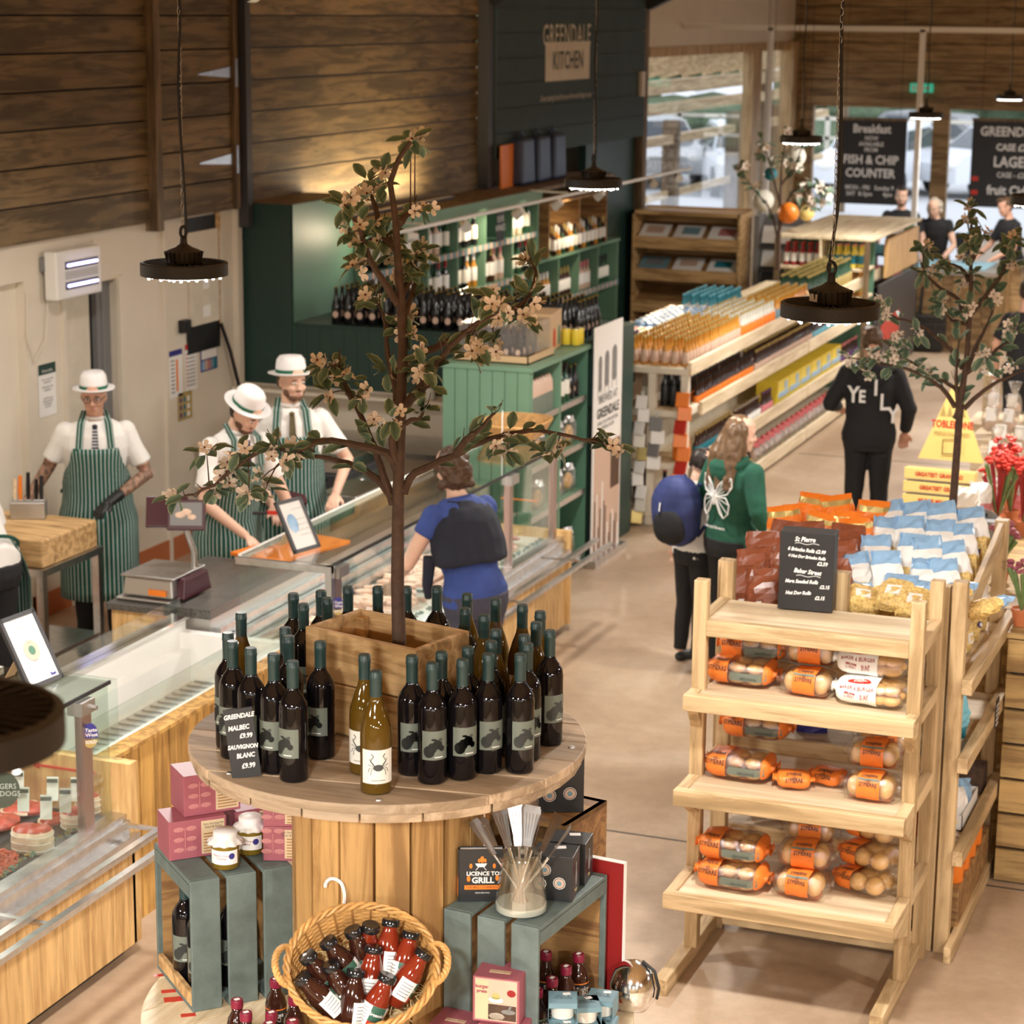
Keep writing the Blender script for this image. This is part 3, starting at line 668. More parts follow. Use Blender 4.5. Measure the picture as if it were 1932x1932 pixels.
# egg shaped award badges
def badge(label, loc, rz, s=1):
    t = thing('award_badge', label, 'badge', loc, rz)
    for top, mt in ((1, 'tie_blue' if 0 else 'bag_navy'), (0, 'gold')):
        pts = []
        for k in range(33):
            a = 2*PI*k/32; x = .033*math.sin(a); z = .052*math.cos(a)*(1 if math.cos(a) > 0 else 1.0)
            pts.append((x*s, z*s))
        cut = [p for p in pts[:-1] if (p[1] > -.016*s) == bool(top)]
        if top: cut = sorted(cut, key=lambda p: math.atan2(p[1]+.016*s, p[0]))
        else: cut = sorted(cut, key=lambda p: math.atan2(p[1]+.016*s, p[0]))
        m = MB(); m.prism(cut, 0, .003, 0, Matrix(((1, 0, 0, 0), (0, 0, -1, 0), (0, 1, 0, 0), (0, 0, 0, 1)))); obj('badge_half', m, mt, t)
    Mt = Matrix(((1, 0, 0, 0), (0, 0, -1, -.0035), (0, 1, 0, 0), (0, 0, 0, 1)))
    text('Taste', .022*s, Mt @ Matrix.Translation((.004*s, .022*s, 0)), 'white', t, bold=.0004); text('of the', .008*s, Mt @ Matrix.Translation((-.014*s, .006*s, 0)), 'red', t); text('West', .022*s, Mt @ Matrix.Translation((.006*s, .002*s, 0)), 'white', t, bold=.0004)
    text('GOLD', .018*s, Mt @ Matrix.Translation((0, -.028*s, 0)), 'white', t, bold=.0005); return t
badge('oval blue and gold award badge on the near glass upright', (-4.597, 7.365, 1.035), R(40), 1.0)
badge('oval blue award badge low on the sausage counter corner post', (-4.597, 9.69, .99), R(40), .9)
# ---------------------------------------------------------------- steel table with butcher's block and knives
t = thing('steel_table', 'stainless steel leg table beside the tattooed butcher', 'table', (-6.95, 10.55, 0))
m = MB(); m.b2((-.65, -.32, .80), (.30, .32, .84)); obj('top_frame', m, 'steel', t)
for x, y in ((-.62, -.29), (.27, -.29), (-.62, .29), (.27, .29)): m = MB(); m.b2((x-.022, y-.022, 0), (x+.022, y+.022, .80)); obj('leg', m, 'steel', t)
m = MB(); m.b2((-.63, -.3, .30), (.28, .3, .33)); obj('undershelf', m, 'steel', t)
t = thing('butchers_block', 'thick wooden chopping block on the steel table', 'chopping block', (-6.95, 10.55, .841))
m = MB(); m.box((-.17, 0, .08), (.90, .58, .16)); obj('block', m, 'crate_wood', t, bev=.012)
m = MB(); m.box((.05, -.292, .09), (.12, .004, .08)); obj('paper_note', m, 'paper', t)
t = thing('knife_rack', 'steel knife rack standing on the chopping block', 'knife rack', (-7.05, 10.72, 1.002), R(25))
m = MB(); m.box((0, 0, .05), (.20, .10, .10)); obj('holder', m, 'steel_dull', t, bev=.005)
kn = [(-.075, 'pale_shelf', 'cream handled knife at the left of the knife rack'), (-.045, 'orange', 'orange handled knife in the knife rack'), (0.0, 'black_gloss', 'black handled knife in the middle of the knife rack'), (.045, 'black_gloss', 'tall black handled knife at the right of the knife rack'), (.075, 'black', 'short black handled knife at the edge of the knife rack')]
for i, (x, mt, lb) in enumerate(kn):
    k = thing('knife', lb, 'knife', V((-7.05, 10.72, 1.0)) + Matrix.Rotation(R(25), 3, 'Z') @ V((x, 0, .11)), R(25))
    m = MB(); m.path([(0, 0, 0), (0, 0, .05), (.004, 0, .12+.02*(i % 3))], [.010, .013, .011], 8); obj('handle', m, mt, k, True)
    m = MB(); m.b2((-.012, -.001, -.09), (.012, .001, 0)); obj('blade', m, 'steel', k)
# ---------------------------------------------------------------- things on the white wall
def yz(px, py, X=XW): q = PX(px, py, X); return q.y, q.z
t = thing('insect_killer', 'white wall mounted insect killer with two violet tubes', 'insect killer', (0, 0, 0))
y0, z0 = yz(128, 525, XW+.12); y1, z1 = yz(226, 500, XW+.12); zt = yz(140, 437, XW+.12)[1]
y0, y1, z0, z1 = 12.08, 12.62, 2.06, 2.37
m = MB(); m.b2((XW+.036, y0, z0), (XW+.13, y1, z1)); obj('housing', m, 'white_gloss', t, bev=.012)
for z in (z0+.085, z0+.215): m = MB(); m.b2((XW+.125, y0+.10, z-.024), (XW+.134, y1-.05, z+.024)); obj('grille_opening', m, 'dark_grey', t); m = MB(); m.path([(XW+.139, y0+.12, z), (XW+.139, y1-.07, z)], .009); obj('tube', m, 'uv_tube', t)
for k in range(4): m = MB(); m.b2((XW+.131, y0+.10, z0+.128+.014*k), (XW+.133, y1-.05, z0+.133+.014*k)); obj('vent', m, 'mid_grey', t)
m = MB(); m.path([(XW+.06, y1-.05, z1), (XW+.05, y1+.03, z1+.02), (XW+.02, y1+.07, z1-.04)], .005); m.path([(XW+.03, y0+.04, z0), (XW+.02, y0+.02, z0-.25), (XW+.02, y0-.12, z0-.38), (XW+.02, y0-.2, z0-.2), (XW+.02, y0-.18, z0+.07)], .005); obj('cord', m, 'cream_shelf', t, True)
def wallbox(name, label, cat, px, py, w, h, d, mat, det=None):
    y, z = yz(px, py); t = thing(name, label, cat, (XW+.004, y, z)); m = MB(); m.b2((0, -w/2, -h/2), (d, w/2, h/2)); obj('plate' if det else 'housing', m, mat, t, bev=.004)
    return t
t = wallbox('power_socket', 'grey double power socket left of the insect killer', 'socket', 85, 497, .15, .09, .04, 'mid_grey', 1)
m = MB(); m.lathe([(.02, 0), (.02, .03), (.0, .03)], 12, (.04, .04, 0), Matrix.Rotation(PI/2, 3, 'Y')); obj('plug', m, 'steel_dull', t); m = MB(); m.b2((.04, -.05, -.02), (.044, -.02, .025)); obj('socket_face', m, 'white', t)
wallbox('switch_box', 'small black switch box on the white wall', 'switch', 342, 615, .10, .09, .05, 'black')
def notice(label, px, py, w, h, col, lines, head=None, name='wall_notice', hx=.16):
    y, z = yz(px, py); t = thing(name, label, 'notice', (XW+.004, y, z)); m = MB(); m.b2((0, -w/2, -h/2), (.003, w/2, h/2)); obj('sheet', m, col, t)
    B = Matrix(((0, 0, 1, .005), (1, 0, 0, 0), (0, 1, 0, 0), (0, 0, 0, 1)))
    if head: m = MB(); m.b2((.003, -w/2, h/2-hx*h), (.0045, w/2, h/2)); obj('header', m, head, t)
    for s, yy, zz, sz, mt in lines: text(s, sz, B @ Matrix.Translation((yy, zz, 0)), mt, t)
    return t, B
t, B = notice('white notice with a green heading beside the doorway', 88, 735, .20, .34, 'paper', [('Greendale', 0, .125, .03, 'white'), ('You are more than\nwelcome to', 0, .06, .018, 'ink'), ('bring your own\ncontainers', 0, .01, .02, 'ink'), ('to fill from our\nbutchery, deli &\nanything else\nyou need', 0, -.08, .018, 'ink')], 'green_dark', hx=.2)
t, B = notice('upper left safety poster with a dark blue heading', 330, 705, .19, .34, 'paper', [], 'bag_navy', hx=.12)
for k in range(9): m = MB(); m.b2((.004, -.07, .09-.028*k), (.005, -.015, .10-.028*k)); obj('printed_line', m, 'mid_grey', t)
m = MB(); m.b2((.004, .005, -.13), (.0055, .03, .10)); obj('bar', m, 'orange', t)
t, B = notice('safety poster with a red heading and red bullet points', 359, 692, .17, .34, 'paper', [], 'red', hx=.12)
for k in range(9): m = MB(); m.b2((.004, -.07, .09-.028*k), (.005, -.055, .104-.028*k)); obj('bullet', m, 'red', t); m = MB(); m.b2((.004, -.045, .09-.028*k), (.005, .06, .098-.028*k)); obj('printed_line', m, 'mid_grey', t)
t, B = notice('blue framed chart poster right of the safety posters', 393, 670, .25, .22, 'bag_navy', [])
m = MB(); m.b2((.003, -.115, -.02), (.005, .115, .075)); obj('chart', m, 'paper', t)
for k in range(5): m = MB(); m.b2((.003, -.115+.046*k, -.10), (.005, -.073+.046*k, -.03)); obj('chart_cell', m, ['bag_blue', 'rose', 'mauve_leaf', 'vinegar_blue', 'teal'][k], t)
t, B = notice('yellow and purple poster low on the white wall', 348, 765, .20, .20, 'gold', [])
for k in range(9): m = MB(); a = k*1.3; m.b2((.003, -.08+.055*(k % 3), -.08+.055*(k//3)), (.005, -.05+.055*(k % 3), -.045+.055*(k//3))); obj('printed_shape', m, ['purple', 'teal', 'paper'][k % 3], t)
y0, z0 = yz(372, 470); y1, z1 = yz(428, 640)
t = thing('fuse_panel', 'tall grey electrical panel with dark cut-outs near the green wall', 'electrical panel', (XW+.003, 14.15, 1.9))
m = MB(); m.b2((0, -.16, -.25), (.03, .24, .42)); obj('door', m, 'cream_shelf', t)
m = MB(); m.b2((0, -.20, .42), (.012, .30, .52)); obj('upper_opening', m, 'black', t); m = MB(); m.b2((0, .24, .40), (.015, .31, .53)); obj('timber_edge', m, 'crate_wood', t)
m = MB(); m.b2((0, -.20, -.45), (.012, .28, -.25)); obj('lower_opening', m, 'black', t)
m = MB(); m.b2((.03, 0, .0), (.033, .09, .07)); obj('sticker', m, 'paper', t); m = MB(); m.b2((.03, 0, -.2), (.033, .10, -.12)); obj('sticker', m, 'paper', t)
m = MB(); m.path([(.03, .26, -.28), (.05, .36, -.5), (.06, .50, -.85)], .014, 8); obj('black_cable', m, 'black', t, True)
m = MB(); m.path([(.02, .27, .4), (.02, .27, -.28)], .005); obj('conduit', m, 'crate_wood', t)
for i, (z, y) in enumerate(((2.19, 13.95), (2.96-.02, 14.0))):
    pass
for label, z in (('upper galvanised tee hinge on the plank cupboard door', 3.42), ('lower galvanised tee hinge on the plank cupboard door', 2.80)):
    m = MB(); Mh = Matrix(((0, 0, 1, XW+.052), (1, 0, 0, 0), (0, 1, 0, 0), (0, 0, 0, 1)))
    m.prism([(14.10, z-.004), (14.60, z-.035), (14.60, z+.045), (14.10, z+.004)], 0, .005, 0, Mh); m.prism([(14.615, z-.10), (14.65, z-.10), (14.65, z+.10), (14.615, z+.10)], .02, .03, 0, Mh); solo('tee_hinge', label, 'hinge', m, 'steel')
# ---------------------------------------------------------------- green divider, bottle bench, tall green cupboard
YD = 14.8
t = thing('tall_green_cupboard', 'tall dark green boxed cupboard against the planked wall', 'cupboard')
m = MB(); m.b2((-7.78, YD, 1.13), (-7.37, 15.85, 2.47)); m.b2((-7.78, YD+.5, 0), (-7.37, 15.85, 1.13)); obj('carcass', m, 'green_dark', t)
m = MB(); m.b2((-7.378, YD, 1.13), (-7.365, 15.85, 2.47)); obj('side_panel', m, 'green_mid', t); m = MB(); m.b2((-7.76, YD+.01, 2.47), (-7.38, 15.84, 2.475)); obj('top', m, 'post_wood', t)  # side panel's lighter green paints in the light falling on that face
t = thing('divider_bench', 'dark green boarded bench front carrying rows of black bottles', 'bench')
m = MB(); m.b2((-7.36, YD, 1.13), (-5.05, YD+.03, 1.585)); 
for k in range(24): m.b2((-7.35+.1*k, YD-.003, 1.14), (-7.256+.1*k, YD, 1.575))
obj('boarding', m, 'green_dark', t)
m = MB(); m.b2((-7.36, YD-.015, 1.585), (-5.05, YD+1.1, 1.603)); obj('bench_top', m, 'green_dark', t)
m = MB(); m.b2((-7.36, YD+.05, 0), (-5.05, YD+1.05, 1.585)); obj('carcass', m, 'green_dark', t)
struct('wall_divider', MB().b2((-7.78, YD-.03, 0), (-5.6, YD+.02, 1.13)), 'white_wall')
struct('trim_10', MB().b2((-7.78, YD-.22, 1.10), (-5.62, YD-.03, 1.125)), 'white_wall')
# bench with machines behind the butchers
t = thing('steel_sink_bench', 'steel bench with machines behind the bearded butcher', 'bench', (-6.35, 14.2, 0))
m = MB(); m.b2((-1.2, -.3, .84), (.75, .33, .88)); obj('top', m, 'steel', t)
for x in (-1.15, .7):
    for y in (-.26, .28): m = MB(); m.b2((x-.02, y-.02, 0), (x+.02, y+.02, .84)); obj('leg', m, 'steel', t)
t = thing('vacuum_packer', 'tall dark steel machine behind the bearded butcher', 'machine', (-6.05, 12.9, 0))
m = MB(); m.b2((-.30, -.3, .04), (.12, .3, .98)); obj('cabinet', m, 'dark_grey', t, bev=.01); m = MB(); m.b2((.125, -.26, .5), (.132, .26, .94)); obj('door', m, 'steel_dull', t); m = MB(); m.path([(.14, -.2, .55), (.16, -.2, .55), (.16, -.2, .85), (.14, -.2, .85)], .008); obj('handle', m, 'steel', t)
m = MB(); m.b2((-.28, -.28, .98), (.10, .28, 1.06)); obj('lid', m, 'steel', t, bev=.01); m = MB(); m.lathe([(.02, 0), (.02, .02), (0, .02)], 12, (.13, -.05, .9), Matrix.Rotation(PI/2, 3, 'Y')); obj('knob', m, 'chrome', t)
t = thing('meat_slicer', 'dark machine on the steel bench beside the tree trunk', 'machine', (-5.55, 12.35, 0))
m = MB(); m.b2((-.35, -.25, .02), (-.05, .25, .92)); obj('cabinet', m, 'dark_grey', t, bev=.01); m = MB(); m.b2((-.33, -.23, .92), (-.07, .23, .97)); obj('top_cover', m, 'steel', t, bev=.01); m = MB(); m.path([(.0, -.1, .75), (.05, -.1, .78)], .012); obj('knob', m, 'chrome', t)
def spray(label, loc, rz, col):
    t = thing('spray_bottle', label, 'spray bottle', loc, rz, 'cleaning sprays on the white ledge')
    m = MB(); m.lathe([(.04, 0), (.043, .01), (.043, .13), (.018, .19), (.014, .2)], 14, mis=[0, 0, 0, 0]); obj('body', m, col, t, True)
    m = MB(); m.b2((-.014, -.06, .215), (.014, .03, .245)); m.path([(0, 0, .195), (0, 0, .22)], .014); obj('trigger_head', m, 'white', t)
    m = MB(); m.b2((-.012, -.035, .18), (.012, -.027, .215)); obj('trigger', m, 'white', t); return t
spray('purple labelled white spray bottle on the ledge left of the tree trunk', (-6.22, YD-.12, 1.127), 0, 'pale_glass')
spray('dark purple spray bottle on the ledge right of the tree trunk', (-5.80, YD-.12, 1.127), .5, 'purple')
# ---------------------------------------------------------------- wine shelving
t = thing('wine_shelving', 'green pigeonhole wine shelving along the planked wall', 'shelving')
XA, XB = -7.3, -7.76
ys = [15.9, 16.55, 17.2, 17.85, 18.5, 19.18, 19.85]
m = MB(); m.b2((XB, 15.87, 2.20), (XA+.03, 19.87, 2.24)); obj('top_board', m, 'post_wood', t)
m = MB(); m.b2((XA+.0, 15.87, 2.13), (XA+.032, 19.87, 2.235)); obj('cornice', m, 'green_light', t)
m = MB(); m.b2((XB, 15.87, 0), (XB+.02, 22.3, 2.2 if 0 else 1.5)); m.b2((XB, 15.87, 1.5), (XB+.02, 19.87, 2.2)); obj('back_panel', m, 'green_mid', t)
for y in ys: m = MB(); m.b2((XB+.02, y-.012, 0), (XA, y+.012, 2.2)); obj('upright', m, 'green_light', t)
for z in (.45, 1.09, 1.47, 1.84):
    m = MB(); m.b2((XB+.02, 15.9, z-.025), (XA-.005, 19.85, z)); obj('shelf', m, 'green_mid', t)
    m = MB()
    for k in range(58): m.b2((XA-.005, 15.92+k*.0675, z-.05), (XA+.003, 15.92+k*.0675+.05, z+.0), k % 2)
    obj('price_strip', m, ['rose', 'vinegar_blue'], t)
ys2 = [20.45, 21.05, 21.65, 22.28]
for y in ys2: m = MB(); m.b2((XB+.02, y-.012, 0), (XA, y+.012, 1.53)); obj('upright', m, 'green_light', t)
m = MB(); m.b2((XB, 19.86, 1.53), (XA+.02, 22.3, 1.555)); obj('counter_top', m, 'green_light', t)
for z in (.7, 1.12):
    m = MB(); m.b2((XB+.02, 19.86, z-.025), (XA-.005, 22.28, z)); obj('shelf', m, 'green_mid', t); m = MB()
    for k in range(36): m.b2((XA-.005, 19.9+k*.0675, z-.05), (XA+.003, 19.9+k*.0675+.05, z), k % 2)
    obj('price_strip', m, ['rose', 'vinegar_blue'], t)
# ---------------------------------------------------------------- kitchen sign
XS = XW+.14
t = thing('kitchen_sign', 'dark green planked sign reading GREENDALE KITCHEN above the opening', 'sign')
m = MB()
for k in range(9):
    z0 = 2.51+.232*k; m.b2((XS-.02, 19.66, z0), (XS, 24.22, z0+.226))
obj('board', m, 'sign_green', t); obj('backing', MB().b2((XS-.03, 19.66, 2.52), (XS-.021, 24.2, 4.9)), 'black', t)
B = Matrix(((0, 0, 1, XS+.004), (1, 0, 0, 0), (0, 1, 0, 0), (0, 0, 0, 1)))
def yzs(px, py): q = PX(px, py, XS); return q.y, q.z
ya, za = yzs(1070, 68)
text('GREENDALE', .30, B @ Matrix.Translation((ya, za, 0)), 'rose' if 0 else 'cream_shelf', t, bold=.001, sx=.80, space=1.12)
y0, _ = yzs(1029, 120); y1, _ = yzs(1112, 110); zz = yzs(1070, 115)[1]
m = MB(); m.b2((XS, y0, zz-.19), (XS+.003, y1, zz+.19)); obj('name_panel', m, 'cream_shelf', t)
text('KITCHEN', .25, B @ Matrix.Translation(((y0+y1)/2, zz, .002)), 'sign_green', t, bold=.003, sx=.85, space=1.05)
yb, zb = yzs(1068, 182)
text('Great tasting food from our farm and things to eat', .085, B @ Matrix.Translation((yb, zb, 0)), 'cream_shelf', t, shear=.3, sx=.88)
m = MB(); m.b2((XS+.001, 24.0, 2.95), (XS+.04, 24.12, 3.22)); solo('door_sensor', 'small white sensor box at the right edge of the green sign', 'sensor', m, 'white')
# track with spot lamps over the wine shelving
t = thing('spot_track', 'white track rail above the green wine shelving', 'track light')
m = MB(); m.b2((-6.93, 15.6, 2.20), (-6.90, 23.6, 2.225)); obj('rail', m, 'white', t)
m = MB(); m.path([(-7.3, 16.2, 2.24), (-6.92, 16.2, 2.23)], .01); obj('rail_arm', m, 'white', t); obj('rail_arm', MB().path([(-7.3, 19.6, 2.24), (-6.92, 19.6, 2.23)], .01), 'white', t)
sp = [(-6.91, 15.95), (-6.91, 17.05), (-6.91, 18.3), (-6.91, 19.3), (-6.91, 20.5), (-6.91, 22.2), (-6.91, 23.1)]
for i, (x, y) in enumerate(sp):
    c = V((x, y, 2.15)); d = V((-.75, .1, -.55)).normalized() if i not in (0, 1, 5, 6) else V((-.5, -.45, .05)).normalized() if i == 0 else V((.55, -.75, -.3)).normalized()
    k = thing('spot_lamp', 'white spot lamp on the track, number %d from its near end' % (i+1) if 0 else ['nearest spot lamp of the track, aimed at the cupboard side', 'glaring spot lamp that shines towards the camera over the wine bottles', 'spot lamp above the third column of wine shelving', 'spot lamp above the hanging menu strip in the shelving', 'spot lamp left of the crate of spirits', 'lit spot lamp right of the crate of spirits', 'furthest spot lamp of the track beside the green panel'][i], 'lamp', c, 0, 'spot lamps on the track')
    Mq = d.to_track_quat('Z', 'Y').to_matrix(); m = MB(); m.lathe([(.0, -.05), (.035, -.045), (.045, .05)], 16, M=Mq); obj('shade', m, 'white', k, True); m = MB(); m.path([(0, 0, 0), (0, 0, .055)], .008); obj('stem', m, 'white', k)
    m = MB(); m.lathe([(.036, .04), (.0, .042)], 14, M=Mq); obj('bulb', m, 'spot_glow', k)
    l = bpy.data.lights.new('spot_light', 'SPOT'); l.energy = 24 if i else 12; l.color = (1, .80, .55); l.spot_size = R(95); l.spot_blend = .6; l.shadow_soft_size = .04
    o = link(bpy.data.objects.new('spot_light', l)); o.location = c+d*.07; o.rotation_euler = (-d).to_track_quat('Z', 'Y').to_euler()
# added up-light on the shelving top, makes the warm pool on the planks
t = thing('added_wash_strip', 'added strip on the wine shelving top that washes the planks with light', 'lamp', (XW+.22, 17.2, 2.245))
m = MB(); m.b2((-.02, -1.2, 0), (.02, 1.2, .02)); obj('housing', m, 'dark_grey', t); m = MB(); m.b2((-.015, -1.18, .02), (.015, 1.18, .022)); obj('diffuser', m, 'emit_warm' if 0 else 'white', t)
l = bpy.data.lights.new('added_wash_light', 'AREA'); l.shape = 'RECTANGLE'; l.size = .05; l.size_y = 2.3; l.energy = 45; l.color = (1, .76, .46)
o = link(bpy.data.objects.new('added_wash_light', l)); o.location = (XW+.22, 17.0, 2.275); o.rotation_euler = (R(180), 0, 0)
# ---------------------------------------------------------------- green island with roller banner
t = thing('green_island_shelf', 'light green boarded island shelf with bottles and gift packs', 'shelving')
IX, IY0, IY1 = -5.0, 13.5, 14.66
m = MB(); m.b2((-5.62, IY0, 0), (-5.60, IY1, 1.60)); 
for k in range(7): m.b2((-5.62+.0886*k, IY0-.012, .0), (-5.62+.0886*k+.083, IY0+.012, 1.575))
obj('end_boarding', m, 'green_light', t)
m = MB(); m.b2((-5.64, IY0-.02, 1.575), (IX+.01, IY1+.02, 1.605)); obj('top', m, 'green_light', t)
m = MB(); m.b2((-5.62, IY0, 0), (-5.60, IY1, 1.575)); m.b2((-5.6, IY1-.02, 0), (IX, IY1, 1.575)); obj('back_panel', m, 'green_mid', t)
for y in (IY0+.012, 14.07, IY1-.02): m = MB(); m.b2((-5.6, y, 0), (IX, y+.022, 1.575)); obj('upright', m, 'green_light', t)
for z in (.12, .58, .92, 1.25): m = MB(); m.b2((-5.6, IY0, z-.02), (IX-.01, IY1, z)); obj('shelf', m, 'green_light', t); m = MB(); m.b2((IX-.01, IY0+.03, z-.035), (IX-.004, IY1-.03, z+.005)); obj('price_strip', m, 'steel', t)
t = thing('roller_banner', 'tall printed roller banner with brewing vessels on white', 'banner')
m = MB(); m.b2((-4.965, 14.66, .02), (-4.955, 15.28, 1.72)); obj('sheet', m, 'paper', t)
m = MB(); m.b2((-4.954, 14.68, .04), (-4.953, 15.26, .86)); obj('photo_area', m, 'rose', t)
for k in range(14): m = MB(); y = 14.70+.04*k; h = random.uniform(.1, .55); m.b2((-4.9525, y, .05), (-4.952, y+.022, .05+h)); obj('photo_figure', m, ['hair_brown', 'paper', 'leather'][k % 3], t)
m = MB(); m.b2((-4.9525, 15.05, .5), (-4.952, 15.25, .85)); obj('photo_shadow', m, 'hair_brown', t)
B = Matrix(((0, 0, 1, -4.9525), (1, 0, 0, 0), (0, 1, 0, 0), (0, 0, 0, 1)))
text('BREWED AT', .085, B @ Matrix.Translation((14.97, 1.19, 0)), 'ink_grey', t, sx=.9); text('GREENDALE', .10, B @ Matrix.Translation((14.97, 1.09, 0)), 'ink_grey', t, bold=.002, sx=.9)
text('USING OUR OWN NATURAL\nMINERAL WATER', .04, B @ Matrix.Translation((14.97, 1.00, 0)), 'ink_grey', t, sx=.9)
for k, (y, w_, z) in enumerate(((14.78, .07, 1.36), (14.93, .09, 1.38), (15.10, .10, 1.40))):
    m = MB(); m.b2((-4.9525, y-w_/2, z-.06), (-4.952, y+w_/2, z+.10)); m.ell((-4.9522, y, z+.10), (.0005, w_/2, .05), 12, 6); m.ell((-4.9522, y, z-.06), (.0005, w_/2, .05), 12, 6)
    for s in (-1, 1): m.b2((-4.9525, y+s*w_/2-.003, z-.16), (-4.952, y+s*w_/2+.003, z-.06))
    obj('vessel_drawing', m, 'mid_grey', t)
m = MB(); m.b2((-4.99, 14.62, 0), (-4.91, 15.32, .05)); obj('cassette', m, 'steel', t)
# ---------------------------------------------------------------- paper rack and neighbours
t = thing('newspaper_rack', 'brown wooden newspaper rack with four sloping tiers', 'rack', (-7.04, 24.0, 0))
m = MB(); m.b2((-.64, .45, 0), (.60, .48, 1.72)); obj('back_panel', m, 'crate_wood', t)
for x in (-.64, .58): m = MB(); m.b2((x, -.05, 0), (x+.025, .46, 1.70)); obj('side_panel', m, 'crate_wood', t)
for k in range(4):
    z = 1.38-.36*k
    m = MB(); m.bar((-.02, .0, z), (-.02, .36, z+.16), 1.22, .015); obj('tier', m, 'old_crate', t)
    m = MB(); m.b2((-.62, -.04, z-.10), (.58, -.02, z+.035)); obj('tier_front', m, 'crate_wood', t)
m = MB(); m.b2((-.64, -.05, 1.66), (.60, .46, 1.70)); obj('top_board', m, 'crate_wood', t)
pl = [('leftmost newspaper on the top tier of the paper rack', 'paper'), ('middle newspaper on the top tier of the paper rack', 'white'), ('rightmost newspaper on the top tier of the paper rack', 'paper')]
for i, (lb, mt) in enumerate(pl):
    n = thing('newspaper', lb, 'newspaper', (-7.46+.40*i, 24.10, 1.455), 0, 'newspapers on the top tier')
    m = MB(); m.box((0, 0, 0), (.33, .30, .012), rx=R(28)); obj('sheets', m, mt, n); m = MB(); m.box((0.02*i, .03, .024), (.2, .14, .002), rx=R(28)); obj('front_picture', m, ['rose', 'vinegar_blue', 'mauve_leaf'][i], n); m = MB(); m.box((0, -.11, -.052), (.28, .03, .002), rx=R(28)); obj('headline', m, 'ink_grey', n)
for i in range(3):
    n = thing('newspaper', ['leftmost dim newspaper on the second tier of the paper rack', 'middle dim newspaper on the second tier of the paper rack', 'rightmost dim newspaper on the second tier of the paper rack'][i], 'newspaper', (-7.46+.40*i, 24.10, 1.095), 0, 'newspapers on the second tier')
    m = MB(); m.box((0, 0, 0), (.33, .28, .012), rx=R(28)); obj('sheets', m, 'vinegar_blue' if i == 0 else 'paper', n); m = MB(); m.box((0, .03, .024), (.2, .12, .002), rx=R(28)); obj('front_picture', m, ['mid_grey', 'rose', 'teal'][i], n)
t = thing('card_spinner', 'tall grey magazine stand right of the newspaper rack', 'display stand', (-6.15, 24.3, 0))
m = MB(); m.b2((-.22, 0, 0), (-.16, .35, 1.66)); m.b2((-.18, .3, 0), (.28, .34, 1.66)); obj('frame', m, 'mid_grey', t)
for k in range(5):
    m = MB(); m.box((.06, .1, 1.45-.26*k), (.40, .02, .2), rx=R(-25)); obj('magazine', m, ['paper', 'white', 'dark_grey', 'vinegar_blue', 'paper'][k], t); m = MB(); m.box((.06, .08, 1.33-.26*k), (.42, .1, .02)); obj('ledge', m, 'dark_grey', t)
# ================================================================ cable drum display in the foreground
SX, SY = -2.34, 5.24; ZT = 1.98; ZL = 1.20
def planked_disc(R_, z0, z1, ang, n, gap=.004):
    m = MB(); w_ = 2*R_/n; Mr = Matrix.Translation((SX, SY, 0)) @ Matrix.Rotation(ang, 4, 'Z')
    for k in range(n):
        a = -R_+k*w_+gap/2; b = a+w_-gap; pts = []
        for j in range(9): y = a+(b-a)*j/8; pts.append((math.sqrt(max(R_*R_-y*y, 1e-6)), y))
        for j in range(9): y = b+(a-b)*j/8; pts.append((-math.sqrt(max(R_*R_-y*y, 1e-6)), y))
        m.prism(pts, z0, z1, 0, Mr)
    return m
t = thing('cable_drum_table', 'big wooden cable drum table carrying wine bottles and a potted tree', 'table', (0, 0, 0))
obj('top_disc', planked_disc(.535, ZT-.026, ZT, R(8), 7), 'spool_wood', t, bev=.003)
obj('under_disc', planked_disc(.525, ZT-.052, ZT-.027, R(98), 7), 'spool_wood', t, bev=.003)
m = MB()
for k in range(17):
    a = 2*PI*k/17; m.box((SX+.248*math.cos(a), SY+.248*math.sin(a), (ZL+ZT-.052)/2), (.022, .0885, ZT-.054-ZL), a)
obj('stave_drum', m, 'stave_wood', t)
for a in (-2.1, -1.2, .2, 1.5, 2.8):
    m = MB(); m.lathe([(.0, 0), (.009, 0), (.008, .003), (0, .004)], 10, (SX+.50*math.cos(a), SY+.50*math.sin(a), ZT)); obj('bolt', m, 'steel_dull', t)
m = MB(); c0 = V((SX+.265*math.cos(-1.75), SY+.265*math.sin(-1.75), 1.64))
tang = V((math.cos(-.2), math.sin(-.2), 0)); pts = []
for k in range(14): a = R(200-k*20); pts.append(c0 + tang*(.022*math.cos(a)+.002*k) + V((0, 0, .022*math.sin(a)-(.006*max(0, k-8)))))
m.path(pts, .005, 6); obj('white_tie', m, 'white', t, True)
t = thing('lower_cable_drum', 'pale painted lower cable drum under the crates and basket', 'table', (0, 0, 0))
obj('top_disc', planked_disc(.68, ZL-.05, ZL, R(60), 9), 'white_worn' if 0 else 'pale_shelf', t, bev=.003)
m = MB()
for k in range(20): a = 2*PI*k/20; m.box((SX+.36*math.cos(a), SY+.36*math.sin(a), .6), (.022, .108, 1.096), a)
obj('stave_drum', m, 'stave_wood', t); obj('bottom_disc', planked_disc(.68, 0, .05, R(10), 9), 'spool_wood', t)
for x, y, s in ((318, 1870, .02), (330, 1885, .03), (355, 1915, .02), (1170, 1905, .015), (300, 1840, .015), (1130, 1925, .02)):
    q = P(x, y, ZL+.0006); m = MB(); m.box((q.x, q.y, ZL+.0006), (s*2, s, .001), .6); obj('red_paint_mark', m, 'red', t)
